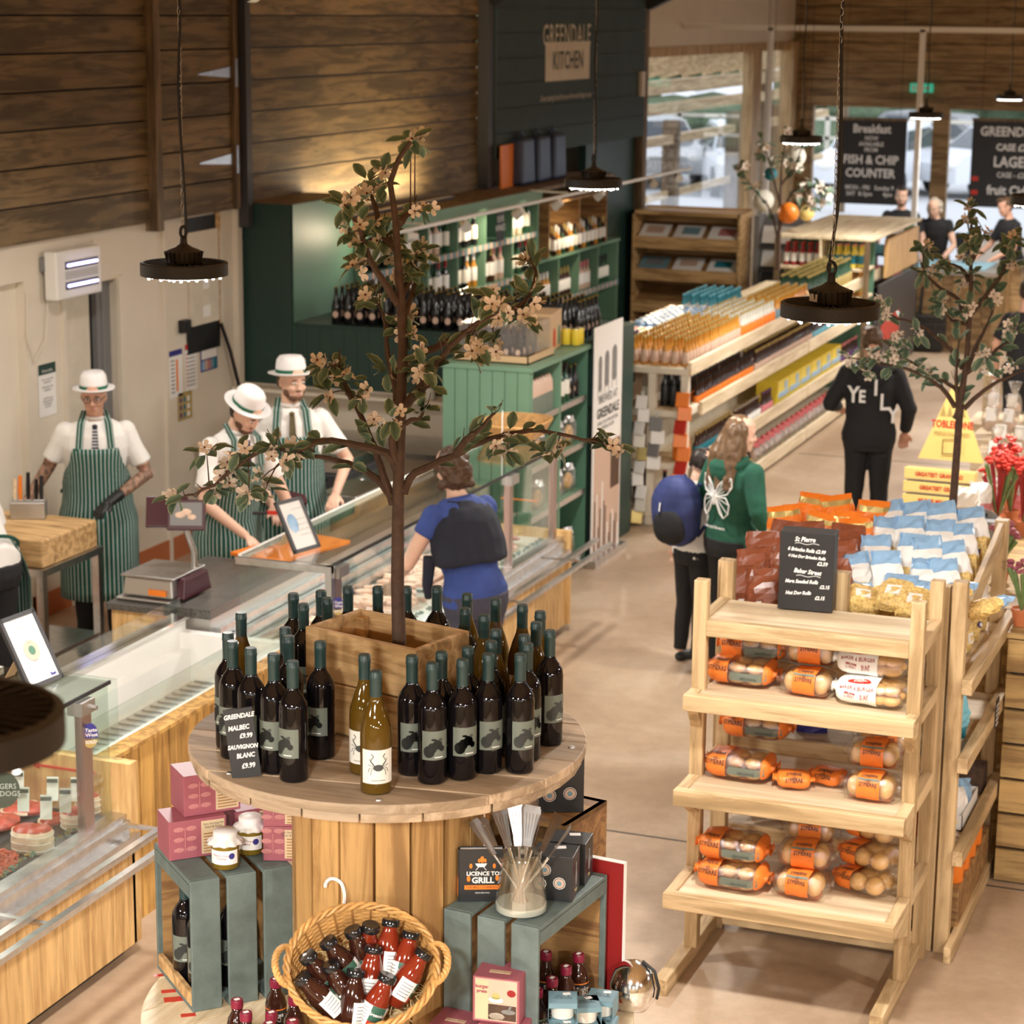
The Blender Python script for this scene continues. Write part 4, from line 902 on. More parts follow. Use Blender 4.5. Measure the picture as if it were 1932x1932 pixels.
# ---- wine bottles
def cyl_patch(r, a0, a1, z0, z1, n=10, d=.0006):
    m = MB(); vs = [(r*math.cos(a0+(a1-a0)*k/n)+0, r*math.sin(a0+(a1-a0)*k/n), z) for z in (z0, z1) for k in range(n+1)]
    return m.add(vs, [(k, k+1, n+2+k, n+1+k) for k in range(n)])
def on_cyl(r, a_mid, pts, zc):
    """a flat outline (metres) bent round a cylinder"""
    return [(r*math.cos(a_mid+x/r), r*math.sin(a_mid+x/r), zc+z) for x, z in pts]
def red_bottle(name='wine_bottle', lab='x', far=False):
    t = thing(name, lab, 'bottle'); m = MB(); n = 20
    m.lathe([(.030, .004), (.0355, 0), (.0375, .006), (.0375, .190), (.035, .205), (.026, .222), (.017, .234), (.0145, .245), (.0142, .30)], n); obj('glass_body', m, 'wine_glass_dark', t, 'all')
    m = MB(); m.lathe([(.0150, .236), (.0152, .290), (.0162, .292), (.0162, .298), (.0154, .300), (.0154, .309), (.0135, .312), (0, .312)], n); obj('screw_cap', m, 'capsule', t, 'auto')
    for i in range(2): m = MB(); m.lathe([(.0156, .303+.003*i), (.0159, .304+.003*i), (.0156, .305+.003*i)], n); obj('cap_ridge', m, 'capsule', t)
    obj('label', cyl_patch(.0381, -PI/2-.98, -PI/2+.98, .066, .142), 'label_sage', t, True)
    m = MB()
    for x, z, a, b in ((-.017, -.016, .015, .016), (-.008, -.006, .012, .014), (.006, .003, .013, .013), (.018, -.008, .008, .008), (-.004, .016, .007, .003), (.014, .016, .005, .004)): m.add([on_cyl(.0391, -PI/2-.05, [(x, z)], .104)[0]]+on_cyl(.0391, -PI/2-.05, [(x+a*math.cos(2*PI*k/12), z+b*math.sin(2*PI*k/12)) for k in range(12)], .104), [(0, k+1, (k+1) % 12+1) for k in range(12)]); obj('cow_drawing', m, 'ink_grey', t)
    obj('label_line', cyl_patch(.0384, -PI/2-.1, -PI/2+.5, .072, .0745, 5), 'paper', t)
    return t
def white_bottle():
    t = thing('wine_bottle', 'x', 'bottle'); m = MB(); n = 20
    m.lathe([(.033, .004), (.038, 0), (.040, .006), (.040, .150), (.038, .170), (.028, .205), (.018, .232), (.0145, .250), (.0142, .30)], n, mis=[0]*9); obj('glass_body', m, 'amber', t, 'all')
    m = MB(); m.lathe([(.0335, .0035), (.0402, -.0003), (.0404, .006), (.0404, .040)], n); 
    m = MB(); m.lathe([(.0150, .240), (.0152, .290), (.0162, .292), (.0162, .298), (.0154, .300), (.0154, .309), (.0135, .312), (0, .312)], n); obj('screw_cap', m, 'capsule', t, 'auto')
    obj('label', cyl_patch(.0406, -PI/2-1.1, -PI/2+1.1, .030, .118), 'label_cream', t, True)
    m = MB(); o = [(.013*math.cos(a), .009*math.sin(a)) for a in [2*PI*k/12 for k in range(12)]]; q = on_cyl(.0410, -PI/2, o, .072); m.add([on_cyl(.0411, -PI/2, [(0, 0)], .072)[0]]+q, [(0, i+1, (i+1) % 12+1) for i in range(12)])
    for s in (-1, 1):
        for a, l in ((.9, .026), (.3, .022), (-.3, .022), (-.8, .018)):
            p = [(s*.010, .003*a), (s*(.010+l*.6*math.cos(a)), .6*l*math.sin(a)+.003), (s*(.010+l*math.cos(a)*.8), l*math.sin(a)*1.2-.004*(a < 0))]
            m.path(on_cyl(.0411, -PI/2, p, .072), .0008, 4)
        m.path(on_cyl(.0411, -PI/2, [(s*.010, .006), (s*.020, .018), (s*.012, .030), (s*.018, .036)], .072), .0013, 4)
    obj('crab_drawing', m, 'ink_grey', t); obj('label_line', cyl_patch(.0410, -PI/2-.45, -PI/2+.45, .038, .0395, 6), 'ink_grey', t)
    return t
rb = red_bottle(); wb = white_bottle()
RED = [(127, 358, -.9), (148, 398, -.7), (225, 427, -.6), (336, 457, -.6), (427, 490, -.6), (402, 333, -.5), (412, 358, -.3), (570, 400, -.5), (441, 170, 0), (489, 220, 0), (567, 157, 0), (600, 188, 0), (703, 138, 0), (846, 138, 0), (983, 138, 0), (1130, 136, 0), (1265, 240, 1), (1672, 347, .6), (1390, 398, .3), (1290, 423, .2), (1178, 445, .2), (1054, 462, .1), (1088, 495, .25), (1217, 481, .3), (1330, 458, .35), (1510, 460, .4), (1564, 410, .6)]
WHT = [(190, 262, 0), (1275, 172, 0), (1412, 195, 0), (1356, 272, 0), (1413, 343, 0), (1540, 225, 0), (1622, 255, 0), (1606, 308, 0), (1553, 373, 0), (782, 462, -.3), (836, 542, .15)]
RL = {(127, 358): 'leftmost dark red wine bottle on the drum table', (148, 398): 'dark wine bottle just behind the small leaning slate on the drum table, left one', (225, 427): 'dark wine bottle directly behind the small slate price sign', (336, 457): 'dark wine bottle just right of the small slate price sign', (427, 490): 'front dark wine bottle right of the slate price sign, label turned left',
      (402, 333): 'dark wine bottle mostly hidden left of the planter crate, rear of two', (412, 358): 'dark wine bottle left of the planter crate, front of two', (570, 400): 'lone dark wine bottle in front of the left end of the planter crate', (441, 170): 'tall standing dark bottle neck behind the left corner of the planter', (489, 220): 'dark bottle touching the left rear side of the planter crate', (567, 157): 'dark bottle neck behind the planter, left of a close pair', (600, 188): 'dark bottle neck behind the planter, right of a close pair', (703, 138): 'dark bottle neck in front of the blue award badge behind the planter', (846, 138): 'dark bottle neck alone behind the planter left of the trunk', (983, 138): 'dark bottle neck just right of the tree trunk behind the planter', (1130, 136): 'dark bottle with visible shoulders behind the right part of the planter', (1265, 240): 'dark bottle at the right rear corner of the planter crate',
      (1672, 347): 'rightmost dark wine bottle standing apart on the drum table', (1390, 398): 'dark wine bottle in the middle of the right group, behind the second row', (1290, 423): 'dark capped bottle behind the third front bottle of the right group', (1178, 445): 'dark capped bottle between the first two front bottles of the right group', (1054, 462): 'dark bottle against the near corner of the planter crate', (1088, 495): 'first front bottle of the right group with a cow on its label', (1217, 481): 'second front bottle of the right group with a cow on its label', (1330, 458): 'third front bottle of the right group with a cow on its label', (1510, 460): 'fourth front bottle of the right group, standing slightly apart', (1564, 410): 'dark bottle behind the fourth front bottle of the right group'}
WL = {(190, 262): 'lone amber wine bottle among the dark bottles at the left', (1275, 172): 'rearmost amber bottle beside the planter right corner', (1412, 195): 'tall amber bottle behind the right group, next to a dark handle', (1356, 272): 'amber bottle just right of the planter right corner', (1413, 343): 'amber bottle in the heart of the right group behind a dark one', (1540, 225): 'amber bottle at the rear right of the drum table', (1622, 255): 'rearmost right amber bottle on the drum table', (1606, 308): 'amber bottle behind the rightmost dark bottle', (1553, 373): 'amber bottle partly hidden in the right group', (782, 462): 'amber bottle with cream crab label, rear of the front pair', (836, 542): 'amber bottle with cream crab label at the very front of the drum table'}
wine_xy = []
for lst, pr_, lab in ((RED, rb, RL), (WHT, wb, WL)):
    for cx, cy, rz in lst:
        q = P(380+cx*.3934, 1050+(cy+8)*.3934, ZT+.312); x, y = q.x, q.y
        for _ in range(30):
            for (a, b) in wine_xy:
                d = math.hypot(x-a, y-b)
                if d < .081:
                    if d < 1e-4: x += .01
                    else: x += (x-a)/d*(.082-d); y += (y-b)/d*(.082-d)
        wine_xy.append((x, y)); rr = math.hypot(x-SX, y-SY)
        if rr > .49: x = SX+(x-SX)*.49/rr; y = SY+(y-SY)*.49/rr
        place(pr_, (x, y, ZT+.001), rz+R(24), lab[(cx, cy)], 'wine bottles on the drum table')
# slate price sign
def writing(t, M, lines, mat, sz=1):
    for s, x, y, size, sh in lines:
        text(s, size, M @ Matrix.Translation((x, y, 0)) @ Matrix.Rotation(random.uniform(-.06, .06), 4, 'Z'), mat, t, bold=.0006*sz, shear=sh, sx=.85)
q = P(466, 1468, ZT); t = thing('slate_price_sign', 'small slate price sign leaning among the left wine bottles', 'sign', (q.x, q.y, ZT+.002), R(26))
Mt = Matrix.Rotation(R(-7), 4, 'Y') @ Matrix.Rotation(R(84), 4, 'X') @ Matrix.Translation((0, .09, 0))
obj('slate', slabm(Mt, .075, .18, .006), 'slate', t, bev=.001)
writing(t, Mt @ Matrix.Translation((0, 0, .0008)), [('GREENDALE', 0, .070, .0165, .25), ('MALBEC', -.004, .040, .017, .2), ('£9.99', .012, .018, .017, .1), ('SAUVIGNON', 0, -.010, .0155, .2), ('BLANC', .004, -.033, .017, .2), ('£9.99', .008, -.060, .018, .1)], 'chalk')
# planter crate
pc = V((-2.366, 5.294)); pa = R(-14.6)
t = thing('planter_crate', 'wooden crate planter in the middle of the drum table', 'crate', (pc.x, pc.y, ZT), pa)
L_, W_ = .378, .235
for z in (.0715, .2145):
    m = MB(); m.b2((-L_/2, -W_/2, z-.069), (L_/2, -W_/2+.016, z+.069)); obj('side_board', m, 'crate_wood', t, bev=.002)
    m = MB(); m.b2((-L_/2, W_/2-.016, z-.069), (L_/2, W_/2, z+.069)); obj('side_board', m, 'crate_wood', t, bev=.002)
    m = MB(); m.b2((-L_/2, -W_/2+.017, z-.069), (-L_/2+.016, W_/2-.017, z+.069)); obj('end_board', m, 'crate_wood', t, bev=.002)
    m = MB(); m.b2((L_/2-.016, -W_/2+.017, z-.069), (L_/2, W_/2-.017, z+.069)); obj('end_board', m, 'crate_wood', t, bev=.002)
for a in (-1, 1):
    for b in (-1, 1): m = MB(); m.box((a*(L_/2-.03), b*(W_/2-.03), .135), (.028, .026, .27)); obj('corner_post', m, 'crate_wood', t, bev=.002)
m = MB(); m.b2((-L_/2+.02, -W_/2+.02, 0), (L_/2-.02, W_/2-.02, .06)); obj('base', m, 'old_crate', t)
# ---------------------------------------------------------------- blossom trees
def leaf_mb(m, p, d, up, ln, wd):
    d = d.normalized(); s = d.cross(up); s = s.normalized() if s.length > 1e-3 else d.orthogonal().normalized(); n = s.cross(d)
    vs = [p]; uv = [(0, .5)]; st = ((.28, .36), (.58, .48), (.84, .3))
    for a, b in st: dr = n*(-.22*a*a*ln); vs += [p+d*ln*a+s*wd*b+n*wd*.12+dr, p+d*ln*a+dr, p+d*ln*a-s*wd*b+n*wd*.12+dr]; uv += [(1, 0), (.01, .5), (1, 0)]
    vs.append(p+d*ln-n*.22*ln); uv.append((.9, .5))
    m.add(vs, [(0, 2, 1), (0, 3, 2), (1, 2, 5, 4), (2, 3, 6, 5), (4, 5, 8, 7), (5, 6, 9, 8), (7, 8, 10), (8, 9, 10)], 0, uv)
def flower_mb(m, p, nrm, r):
    nrm = nrm.normalized(); u = nrm.orthogonal().normalized(); v = nrm.cross(u)
    for k in range(5):
        a = 2*PI*k/5+random.uniform(-.15, .15); d = u*math.cos(a)+v*math.sin(a); s = nrm.cross(d); lift = random.uniform(.25, .6)
        pts = [p, p+(d*.45+s*.30+nrm*lift*.4)*r, p+(d*.85+s*.28+nrm*lift*.8)*r, p+(d*1.0+nrm*lift*.75)*r, p+(d*.85-s*.28+nrm*lift*.8)*r, p+(d*.45-s*.30+nrm*lift*.4)*r]
        m.add(pts, [(0, 1, 2, 3), (0, 3, 4, 5)], 0)
    m.ell(p+nrm*r*.12, (r*.15, r*.15, r*.14), 6, 4, 1)
def tree(label, trunk, branches, blossoms, Yt, ls, fr, nleaf, seed, trunk_r=.016, dys=.16, base=None, lpb=5):
    rnd = random.Random(seed); t = thing('blossom_tree', label, 'tree', base or (0, 0, 0), 0, 'artificial blossom trees'); b0 = V(base or (0, 0, 0))
    def T(px, py, dy): return PY(px, py, Yt+dy) - b0
    tp = [T(x, y, 0) for x, y in trunk]; n = len(tp)
    m = MB(); m.path(tp, [trunk_r*(1-.78*i/(n-1))+.001 for i in range(n)], 10); obj('trunk', m, 'bark', t, True)
    bp = []; alltips = []
    for bi, br in enumerate(branches):
        dy = br[0]; pts = [T(x, y, dy*i/(len(br)-2)) for i, (x, y) in enumerate(br[1:])]
        # round the polyline
        fine = []
        for i in range(len(pts)-1):
            for k in range(4):
                a = k/4; p0 = pts[max(i-1, 0)]; p1 = pts[i]; p2 = pts[i+1]; p3 = pts[min(i+2, len(pts)-1)]
                fine.append(.5*((2*p1)+(p2-p0)*a+(2*p0-5*p1+4*p2-p3)*a*a+(3*p1-p0-3*p2+p3)*a**3))
        fine.append(pts[-1]); k = len(fine); fine = [f+V((0, 0, rnd.uniform(-.003, .003))) for f in fine]
        m = MB(); m.path(fine, [trunk_r*.62*(1-.8*i/(k-1))+.0008 for i in range(k)], 7); obj('branch', m, 'bark', t, True)
        bp += [(fine[i], (fine[min(i+1, k-1)]-fine[max(i-1, 0)]).normalized()) for i in range(k//4, k)]
    fol = MB(); flo = MB(); tw = MB()
    def near(p): return min(bp, key=lambda q: (q[0]-p).length)
    for x, y in blossoms:
        d0 = min(bp, key=lambda q: abs(_proj(q[0]+b0)[0]-x)+abs(_proj(q[0]+b0)[1]-y))
        c = PY(x, y, (d0[0]+b0).y+rnd.uniform(-.03, .03)) - b0
        tw.path([d0[0], (d0[0]+c)/2+V((0, 0, .004)), c], [.0022, .0018, .0012], 5)
        for k in range(rnd.choice((2, 3, 3))):
            n_ = V((rnd.uniform(-1, 1.4), rnd.uniform(-1.6, .3), rnd.uniform(-.3, 1.2))); p = c + V((rnd.uniform(-1, 1), rnd.uniform(-1, 1), rnd.uniform(-1, 1)))*fr*.9
            flower_mb(flo, p, n_, fr*rnd.uniform(.8, 1.1))
        for k in range(lpb):
            d = V((rnd.uniform(-1, 1), rnd.uniform(-1, .8), rnd.uniform(-.8, .8))); leaf_mb(fol, c+d*fr*.3, d, V((rnd.uniform(-.4, .4), -.5, 1)), ls*rnd.uniform(.7, 1.15), ls*.55)
    for k in range(nleaf):
        q, d = rnd.choice(bp); e = (d+V((rnd.uniform(-1, 1), rnd.uniform(-1, 1), rnd.uniform(-.6, 1)))*.9).normalized()
        st = q+e*.012; tw.path([q, st], .0013, 4); leaf_mb(fol, st, e, V((rnd.uniform(-.5, .5), -.6, 1)), ls*rnd.uniform(.7, 1.15), ls*.55)
    for k in range(len(branches)*3):
        q, d = rnd.choice(bp); e = (d+V((rnd.uniform(-1, 1), rnd.uniform(-1, 1), rnd.uniform(-.4, 1)))*.8).normalized(); tw.path([q, q+e*.03, q+e*.05+V((0, 0, .018))], [.002, .0016, .001], 5)
    for nm, mb, mt in (('foliage', fol, ['leaf']), ('blossom', flo, ['petal', 'petal_core']), ('twig', tw, ['bark'])):
        o = obj(nm, mb, mt, t, True if nm == 'twig' else False); o['kind'] = 'stuff'
    return t
def _proj(p):
    d = p-V((0, 0, HC)); z = d.dot(_F); return 966+FPX*d.dot(_r)/z, 966-FPX*d.dot(_u)/z
B1 = [(.18, (762, 930), (783, 893), (853, 861), (922, 830), (999, 813), (1077, 824), (1154, 840)), (-.1, (861, 857), (880, 830), (906, 809), (934, 778)),
      (-.15, (749, 886), (729, 855), (673, 840), (611, 833), (560, 850), (500, 848), (440, 885), (395, 920), (345, 938)), (.15, (742, 940), (700, 895), (640, 870), (560, 862), (520, 880)),
      (.12, (742, 950), (723, 893), (704, 840), (682, 787), (658, 740), (642, 706), (625, 690)), (.15, (759, 700), (792, 670), (855, 640), (930, 601), (990, 571), (1011, 520), (1006, 500)),
      (-.12, (763, 766), (810, 709), (849, 655), (900, 610), (940, 590)), (-.16, (752, 574), (732, 544), (699, 490), (675, 424), (654, 398)), (.05, (749, 760), (747, 730), (732, 670), (727, 610), (715, 575)),
      (.1, (753, 424), (768, 406), (795, 392)), (-.1, (762, 769), (792, 739), (810, 730)), (.12, (756, 560), (775, 520), (785, 480)), (.1, (748, 470), (722, 440), (705, 380), (692, 345)), (.1, (756, 620), (775, 560), (790, 520)), (-.12, (751, 880), (740, 830), (760, 800), (790, 790), (800, 770))]
F1 = [(775, 262), (783, 270), (722, 325), (692, 340), (655, 388), (715, 350), (688, 378), (800, 388), (662, 440), (725, 450), (765, 500), (785, 478), (672, 500), (762, 525), (706, 565), (755, 620), (775, 632), (768, 603), (620, 690), (640, 700), (606, 690), (660, 720), (622, 742), (800, 692), (809, 675), (786, 702), (925, 560), (945, 575), (940, 598), (1005, 498), (1000, 558), (906, 650), (930, 655), (890, 673), (985, 600), (730, 700), (452, 850), (440, 880), (390, 855), (404, 920), (430, 895), (470, 930), (530, 860), (545, 872), (520, 848), (332, 936), (560, 850), (492, 905), (945, 832), (958, 850), (1030, 858), (1050, 848), (1152, 840), (682, 748), (740, 480), (700, 420), (680, 455), (500, 925), (740, 790), (715, 800)]
tb = V((-2.36, 5.26, ZT+.06)); 
tree('artificial blossom tree rising from the crate on the drum table', [(753, 1215), (750, 1100), (751, 980), (752, 900), (757, 760), (760, 640), (756, 560), (750, 480), (746, 410), (736, 345), (752, 300), (775, 268)], B1, F1, 5.26, .058, .024, 120, 3, trunk_r=.0185, base=tb)
B2 = [(-.15, (1802, 768), (1781, 737), (1752, 714), (1710, 695), (1666, 687), (1608, 676)), (.12, (1812, 747), (1797, 728), (1765, 712), (1733, 691), (1695, 668), (1665, 640)), (.15, (1816, 695), (1800, 666), (1772, 641), (1733, 612), (1685, 597), (1668, 575)),
      (.1, (1818, 772), (1860, 733), (1906, 710), (1936, 698)), (-.1, (1823, 704), (1858, 679), (1887, 654), (1905, 640), (1915, 622)), (.1, (1823, 700), (1845, 647), (1864, 610), (1872, 585)), (-.1, (1824, 610), (1797, 604), (1777, 585)),
      (.12, (1831, 595), (1858, 561), (1891, 516), (1904, 480), (1908, 455)), (-.12, (1822, 606), (1808, 566), (1775, 543), (1746, 516), (1742, 475)), (.0, (1801, 790), (1807, 770), (1804, 723), (1806, 675), (1809, 641)), (-.1, (1829, 500), (1845, 470), (1858, 440)), (.1, (1828, 530), (1812, 505), (1790, 498))]
F2 = [(1740, 470), (1745, 512), (1760, 505), (1785, 497), (1830, 392), (1828, 415), (1830, 455), (1842, 462), (1856, 440), (1825, 530), (1832, 520), (1905, 455), (1915, 495), (1770, 570), (1782, 577), (1810, 585), (1826, 580), (1875, 560), (1666, 570), (1671, 592), (1730, 628), (1696, 640), (1690, 655), (1660, 672), (1640, 672), (1605, 677), (1632, 700), (1756, 707), (1744, 700), (1720, 690), (1910, 620), (1899, 622), (1710, 655), (1862, 700), (1908, 692), (1858, 672), (1680, 690), (1820, 480)]
b2_ = PY(1800, 925, 10.45); b2_.z = 1.16
tree('artificial blossom tree standing behind the bins of pasta bags', [(1795, 985), (1800, 925), (1809, 800), (1815, 740), (1824, 676), (1830, 590), (1832, 520), (1831, 455), (1834, 400)], B2, F2, 10.45, .078, .031, 70, 5, trunk_r=.020, base=b2_)
# ---------------------------------------------------------------- painted crates on the lower drum
def crate(label, K, u, v, lx, ly, h, open_x):
    """K corner at the front, u along the open side's depth, v along the slats"""
    t = thing('slatted_crate', label, 'crate', (K[0], K[1], ZL), math.atan2(u[1], u[0]))
    # local x = u, local y = v (left of u)
    n = 3; w_ = (lx-.02*(n-1))/n
    for k in range(n):
        a = k*(w_+.02)
        for nm, p0, p1 in (('top_slat', (a, 0, h-.013), (a+w_, ly, h)), ('front_slat', (a, -.012, .0), (a+w_, 0, h)), ('back_slat', (a, ly, .0), (a+w_, ly+.012, h)), ('base_slat', (a, 0, 0), (a+w_, ly, .013))):
            m = MB(); m.b2(p0, p1); obj(nm, m, 'crate_paint', t, bev=.003)
    cx = lx-.014 if open_x < 0 else .0
    m = MB(); m.b2((cx, .001, .014), (cx+.014, ly-.001, h-.014)); obj('end_panel', m, 'old_crate', t)
    ox = .0 if open_x < 0 else lx-.014
    for p0, p1 in (((ox, .001, h-.05), (ox+.014, ly-.001, h-.014)), ((ox, .001, .014), (ox+.014, ly-.001, .05))): m = MB(); m.b2(p0, p1); obj('end_rail', m, 'crate_paint' if p0[2] > .1 else 'crate_wood', t)
    m = MB(); m.b2((.015, ly-.004, .014), (lx-.015, ly-.001, h-.014)); obj('inner_back', m, 'old_crate', t)
    return t
uL = V((.68, .733)).normalized(); KL = V((-2.822, 4.992)); vL = V((-uL.y, uL.x))
crate('blue-grey painted slatted crate on the left of the lower drum', KL, uL, vL, .295, .30, .382, -1)
uR = V((.994, -.11)).normalized(); vR = V((-uR.y, uR.x)); KR = V((-1.830, 5.06)) - uR*.28
crate('blue-grey painted slatted crate on the right of the lower drum', KR, uR, vR, .28, .40, .382, 1)
ZC = ZL+.384
def LC(a, b, z=ZC): q = KL+uL*a+vL*b; return V((q.x, q.y, z))
def RC(a, b, z=ZC): q = KR+uR*a+vR*b; return V((q.x, q.y, z))
aL = math.atan2(uL.y, uL.x); aR = math.atan2(uR.y, uR.x)
for (a, b), lb in (((.045, .18), 'dark wine bottle standing just inside the open end of the left crate'), ((.055, .08), 'dark wine bottle behind the first slat of the left crate'), ((.155, .10), 'dark wine bottle seen through the first gap of the left crate')):
    place(rb, LC(a, b, ZL+.014), R(20), lb, 'wine bottles inside the left crate')
# gift boxes
def giftbox(label, loc, rz, w_, d_, h_, kind):
    t = thing('gift_box', label, 'box', loc, rz, 'mauve gift boxes on the drum display'); m = MB(); m.box((0, 0, h_/2), (w_, d_, h_)); obj('carton', m, 'mauve', t, bev=.0015)
    F = Matrix(((1, 0, 0, 0), (0, 0, -1, -d_/2-.0008), (0, 1, 0, 0), (0, 0, 0, 1)))
    if kind == 0:
        m = MB(); m.b2((.01, -d_/2-.0008, .008), (w_/2-.006, -d_/2, h_-.008)); obj('text_panel', m, 'tan_panel', t)
        text('Slate Serving Set\nFeast & Serve', .009, F @ Matrix.Translation((w_*.27, h_*.80, .0004)), 'ink_grey', t)
        for k in range(7): m = MB(); m.b2((.016, -d_/2-.0014, h_*.12+k*.0085), (w_/2-.012, -d_/2-.0009, h_*.12+k*.0085+.003)); obj('printed_line', m, 'wicker_dark', t)
        lx = -w_*.22; m = MB(); m.b2((lx-.001, -d_/2-.0012, .02), (lx+.001, -d_/2, h_-.02)); obj('stem_print', m, 'mauve_leaf', t)
        for k in range(3):
            for s in (-1, 1): m = MB(); m.ell((lx+s*.018, -d_/2-.0008, .028+k*.03), (.016, .0006, .0075), 10, 4, M=None); o = obj('leaf_print', m, 'mauve_leaf', t)
    else:
        m = MB(); m.b2((-w_/2+.006, -d_/2-.0008, .006), (w_/2-.006, -d_/2, h_*.97)); obj('photo_panel', m, 'rose', t)
        m = MB(); m.b2((-w_/2+.008, -d_/2-.0012, .010), (-w_/2+.042, -d_/2-.0008, h_*.93)); obj('text_panel', m, 'tan_panel', t)
        text('burger\npress', .013, F @ Matrix.Translation((-w_/2+.025, h_*.74, .001)), 'mauve', t, bold=.0006)
        m = MB(); m.b2((-w_/2+.042, -d_/2-.0012, .010), (w_/2-.008, -d_/2-.0008, h_*.42)); obj('photo_table', m, 'bark', t)
        m = MB(); m.ell((w_*.0, -d_/2-.0012, h_*.52), (.020, .0006, .009), 14, 4); obj('photo_plate', m, 'white', t); m = MB(); m.ell((w_*.0, -d_/2-.0016, h_*.60), (.011, .0006, .010), 12, 6); obj('photo_burger', m, 'bun', t); m = MB(); m.b2((-.012, -d_/2-.0024, h_*.555), (.012, -d_/2-.0018, h_*.575)); obj('photo_lettuce', m, 'plant_green', t)
        m = MB(); m.ell((w_*.33, -d_/2-.0014, h_*.70), (.012, .0006, .010), 12, 6); obj('photo_burger', m, 'deep_red', t); m = MB(); m.ell((w_*.27, -d_/2-.0016, h_*.28), (.020, .0006, .007), 14, 4); m.path([(w_*.27, -d_/2-.0018, h_*.3), (w_*.32, -d_/2-.0018, h_*.42)], .0035, 6); obj('photo_press', m, 'mid_grey', t)
        m = MB(); m.ell((w_*.02, -d_/2-.0016, h_*.16), (.022, .0006, .010), 14, 4); obj('photo_plate', m, 'steel_dull', t); m = MB(); m.b2((-.028, -d_/2*.4, h_), (.028, -d_/2*.1, h_+.0006)); obj('top_label', m, 'tan_panel', t)
        text('Home Made', .011, Matrix(((1, 0, 0, 0), (0, 1, 0, -d_*.12), (0, 0, 1, h_+.001), (0, 0, 0, 1))), 'mauve', t, shear=.3)
    return t
bx = .128
giftbox('mauve leaf patterned box with a pale sleeve lid on the left crate', LC(.08, .21), aL-R(2), .165, .12, .112, 0)
giftbox('mauve leaf patterned box stacked highest over the left crate', LC(.13, .235, ZC+.113), aL-R(0), .165, .12, .118, 0)
giftbox('mauve box behind the right jar on the left crate', LC(.26, .24), aL+R(4), .13, .10, .10, 0)
giftbox('lower mauve box at the right end of the left crate', LC(.30, .07), aL-R(28), .10, .10, .10, 0)
giftbox('upper mauve box at the right end of the left crate', LC(.30, .07, ZC+.101), aL-R(26), .10, .10, .09, 0)
# chutney jars
def jar(label, loc, rz):
    t = thing('chutney_jar', label, 'jar', loc, rz, 'chutney jars with cloth tops'); m = MB(); m.lathe([(.034, 0), (.038, .004), (.039, .05), (.038, .078), (.030, .088), (.030, .094)], 22); obj('glass_body', m, 'chutney', t, 'all')
    m = MB(); m.lathe([(.050, .072), (.042, .082), (.033, .088), (.0335, .100), (.031, .106), (.0, .107)], 40, wob=lambda i, a: 1+(.09 if i == 0 else .05 if i == 1 else 0)*math.sin(a*11)); obj('cloth_top', m, 'white', t, 'all')
    obj('label', cyl_patch(.0396, -PI/2-1.2, -PI/2+1.0, .018, .058), 'paper', t, True)
    m = MB(); o = [(.009*math.cos(a), .009*math.sin(a)) for a in [2*PI*k/14 for k in range(14)]]; m.add(on_cyl(.0400, -PI/2+.5, o, .042), [tuple(range(14))]); obj('blue_badge', m, 'bag_navy', t)
    text('Mature Onion\nChutney', .0085, Matrix.Identity(4), 'deep_red', t, fn=lambda c: V((.0401*math.cos(-PI/2-.25+c.x/.04), .0401*math.sin(-PI/2-.25+c.x/.04), .040+c.y))); return t
jar('chutney jar with a white cloth top near the front edge of the left crate', LC(.125, .055), R(25)); jar('chutney jar with a white cloth top beside the boxes, set further back', LC(.225, .13), R(20))
# book, glass jar of spatulas, black boxes on the right crate
q = P(893, 1700, ZC); t = thing('recipe_book', 'black cookery book titled LICENCE TO GRILL standing on the right crate', 'book', RC(.065, .075), R(24))
m = MB(); m.box((0, 0, .073), (.118, .003, .146)); m.box((0, .022, .073), (.118, .003, .146)); m.box((-.059, .011, .073), (.003, .025, .146)); obj('cover', m, 'black_card', t); m = MB(); m.box((.001, .011, .073), (.112, .019, .140)); obj('pages', m, 'paper', t)
F = Matrix(((1, 0, 0, 0), (0, 0, -1, -.0022), (0, 1, 0, 0), (0, 0, 0, 1)))
text('LICENCE TO', .0155, F @ Matrix.Translation((.005, .078, 0)), 'white', t, bold=.0005); text('GRILL', .023, F @ Matrix.Translation((.005, .059, 0)), 'white', t, bold=.0008)
m = MB(); m.box((.004, -.0024, .040), (.096, .001, .012)); obj('title_ribbon', m, 'orange', t); text('THE BBQ COOKBOOK', .0085, F @ Matrix.Translation((.004, .040, .001)), 'black', t); text('DAN BROOKS', .006, F @ Matrix.Translation((.004, .024, 0)), 'white', t)
m = MB(); m.prism([(-.016, .108), (.016, .108), (.009, .098), (-.009, .098)], .002, .003, 0, F); m.path([(-.006, -.0025, .098), (-.014, -.0025, .088)], .001, 4); m.path([(.006, -.0025, .098), (.014, -.0025, .088)], .001, 4); obj('grill_drawing', m, 'white', t)
m = MB()
for x, y, s in ((0, .118, .008), (-.008, .115, .005), (.008, .115, .005), (-.030, .100, .006), (.032, .100, .006), (-.036, .064, .007), (.040, .066, .007)): m.ell((x+.003, -.0026, y), (s*.7, .0008, s*1.2), 6, 5)
obj('flame_drawing', m, 'orange', t)
m = MB(); m.box((-.0608, .011, .04), (.001, .018, .05)); obj('spine_band', m, 'orange', t)
t = thing('utensil_jar', 'ribbed clear glass jar holding fish slices on the right crate', 'jar', RC(.185, .075)); t.scale = (1.12,)*3
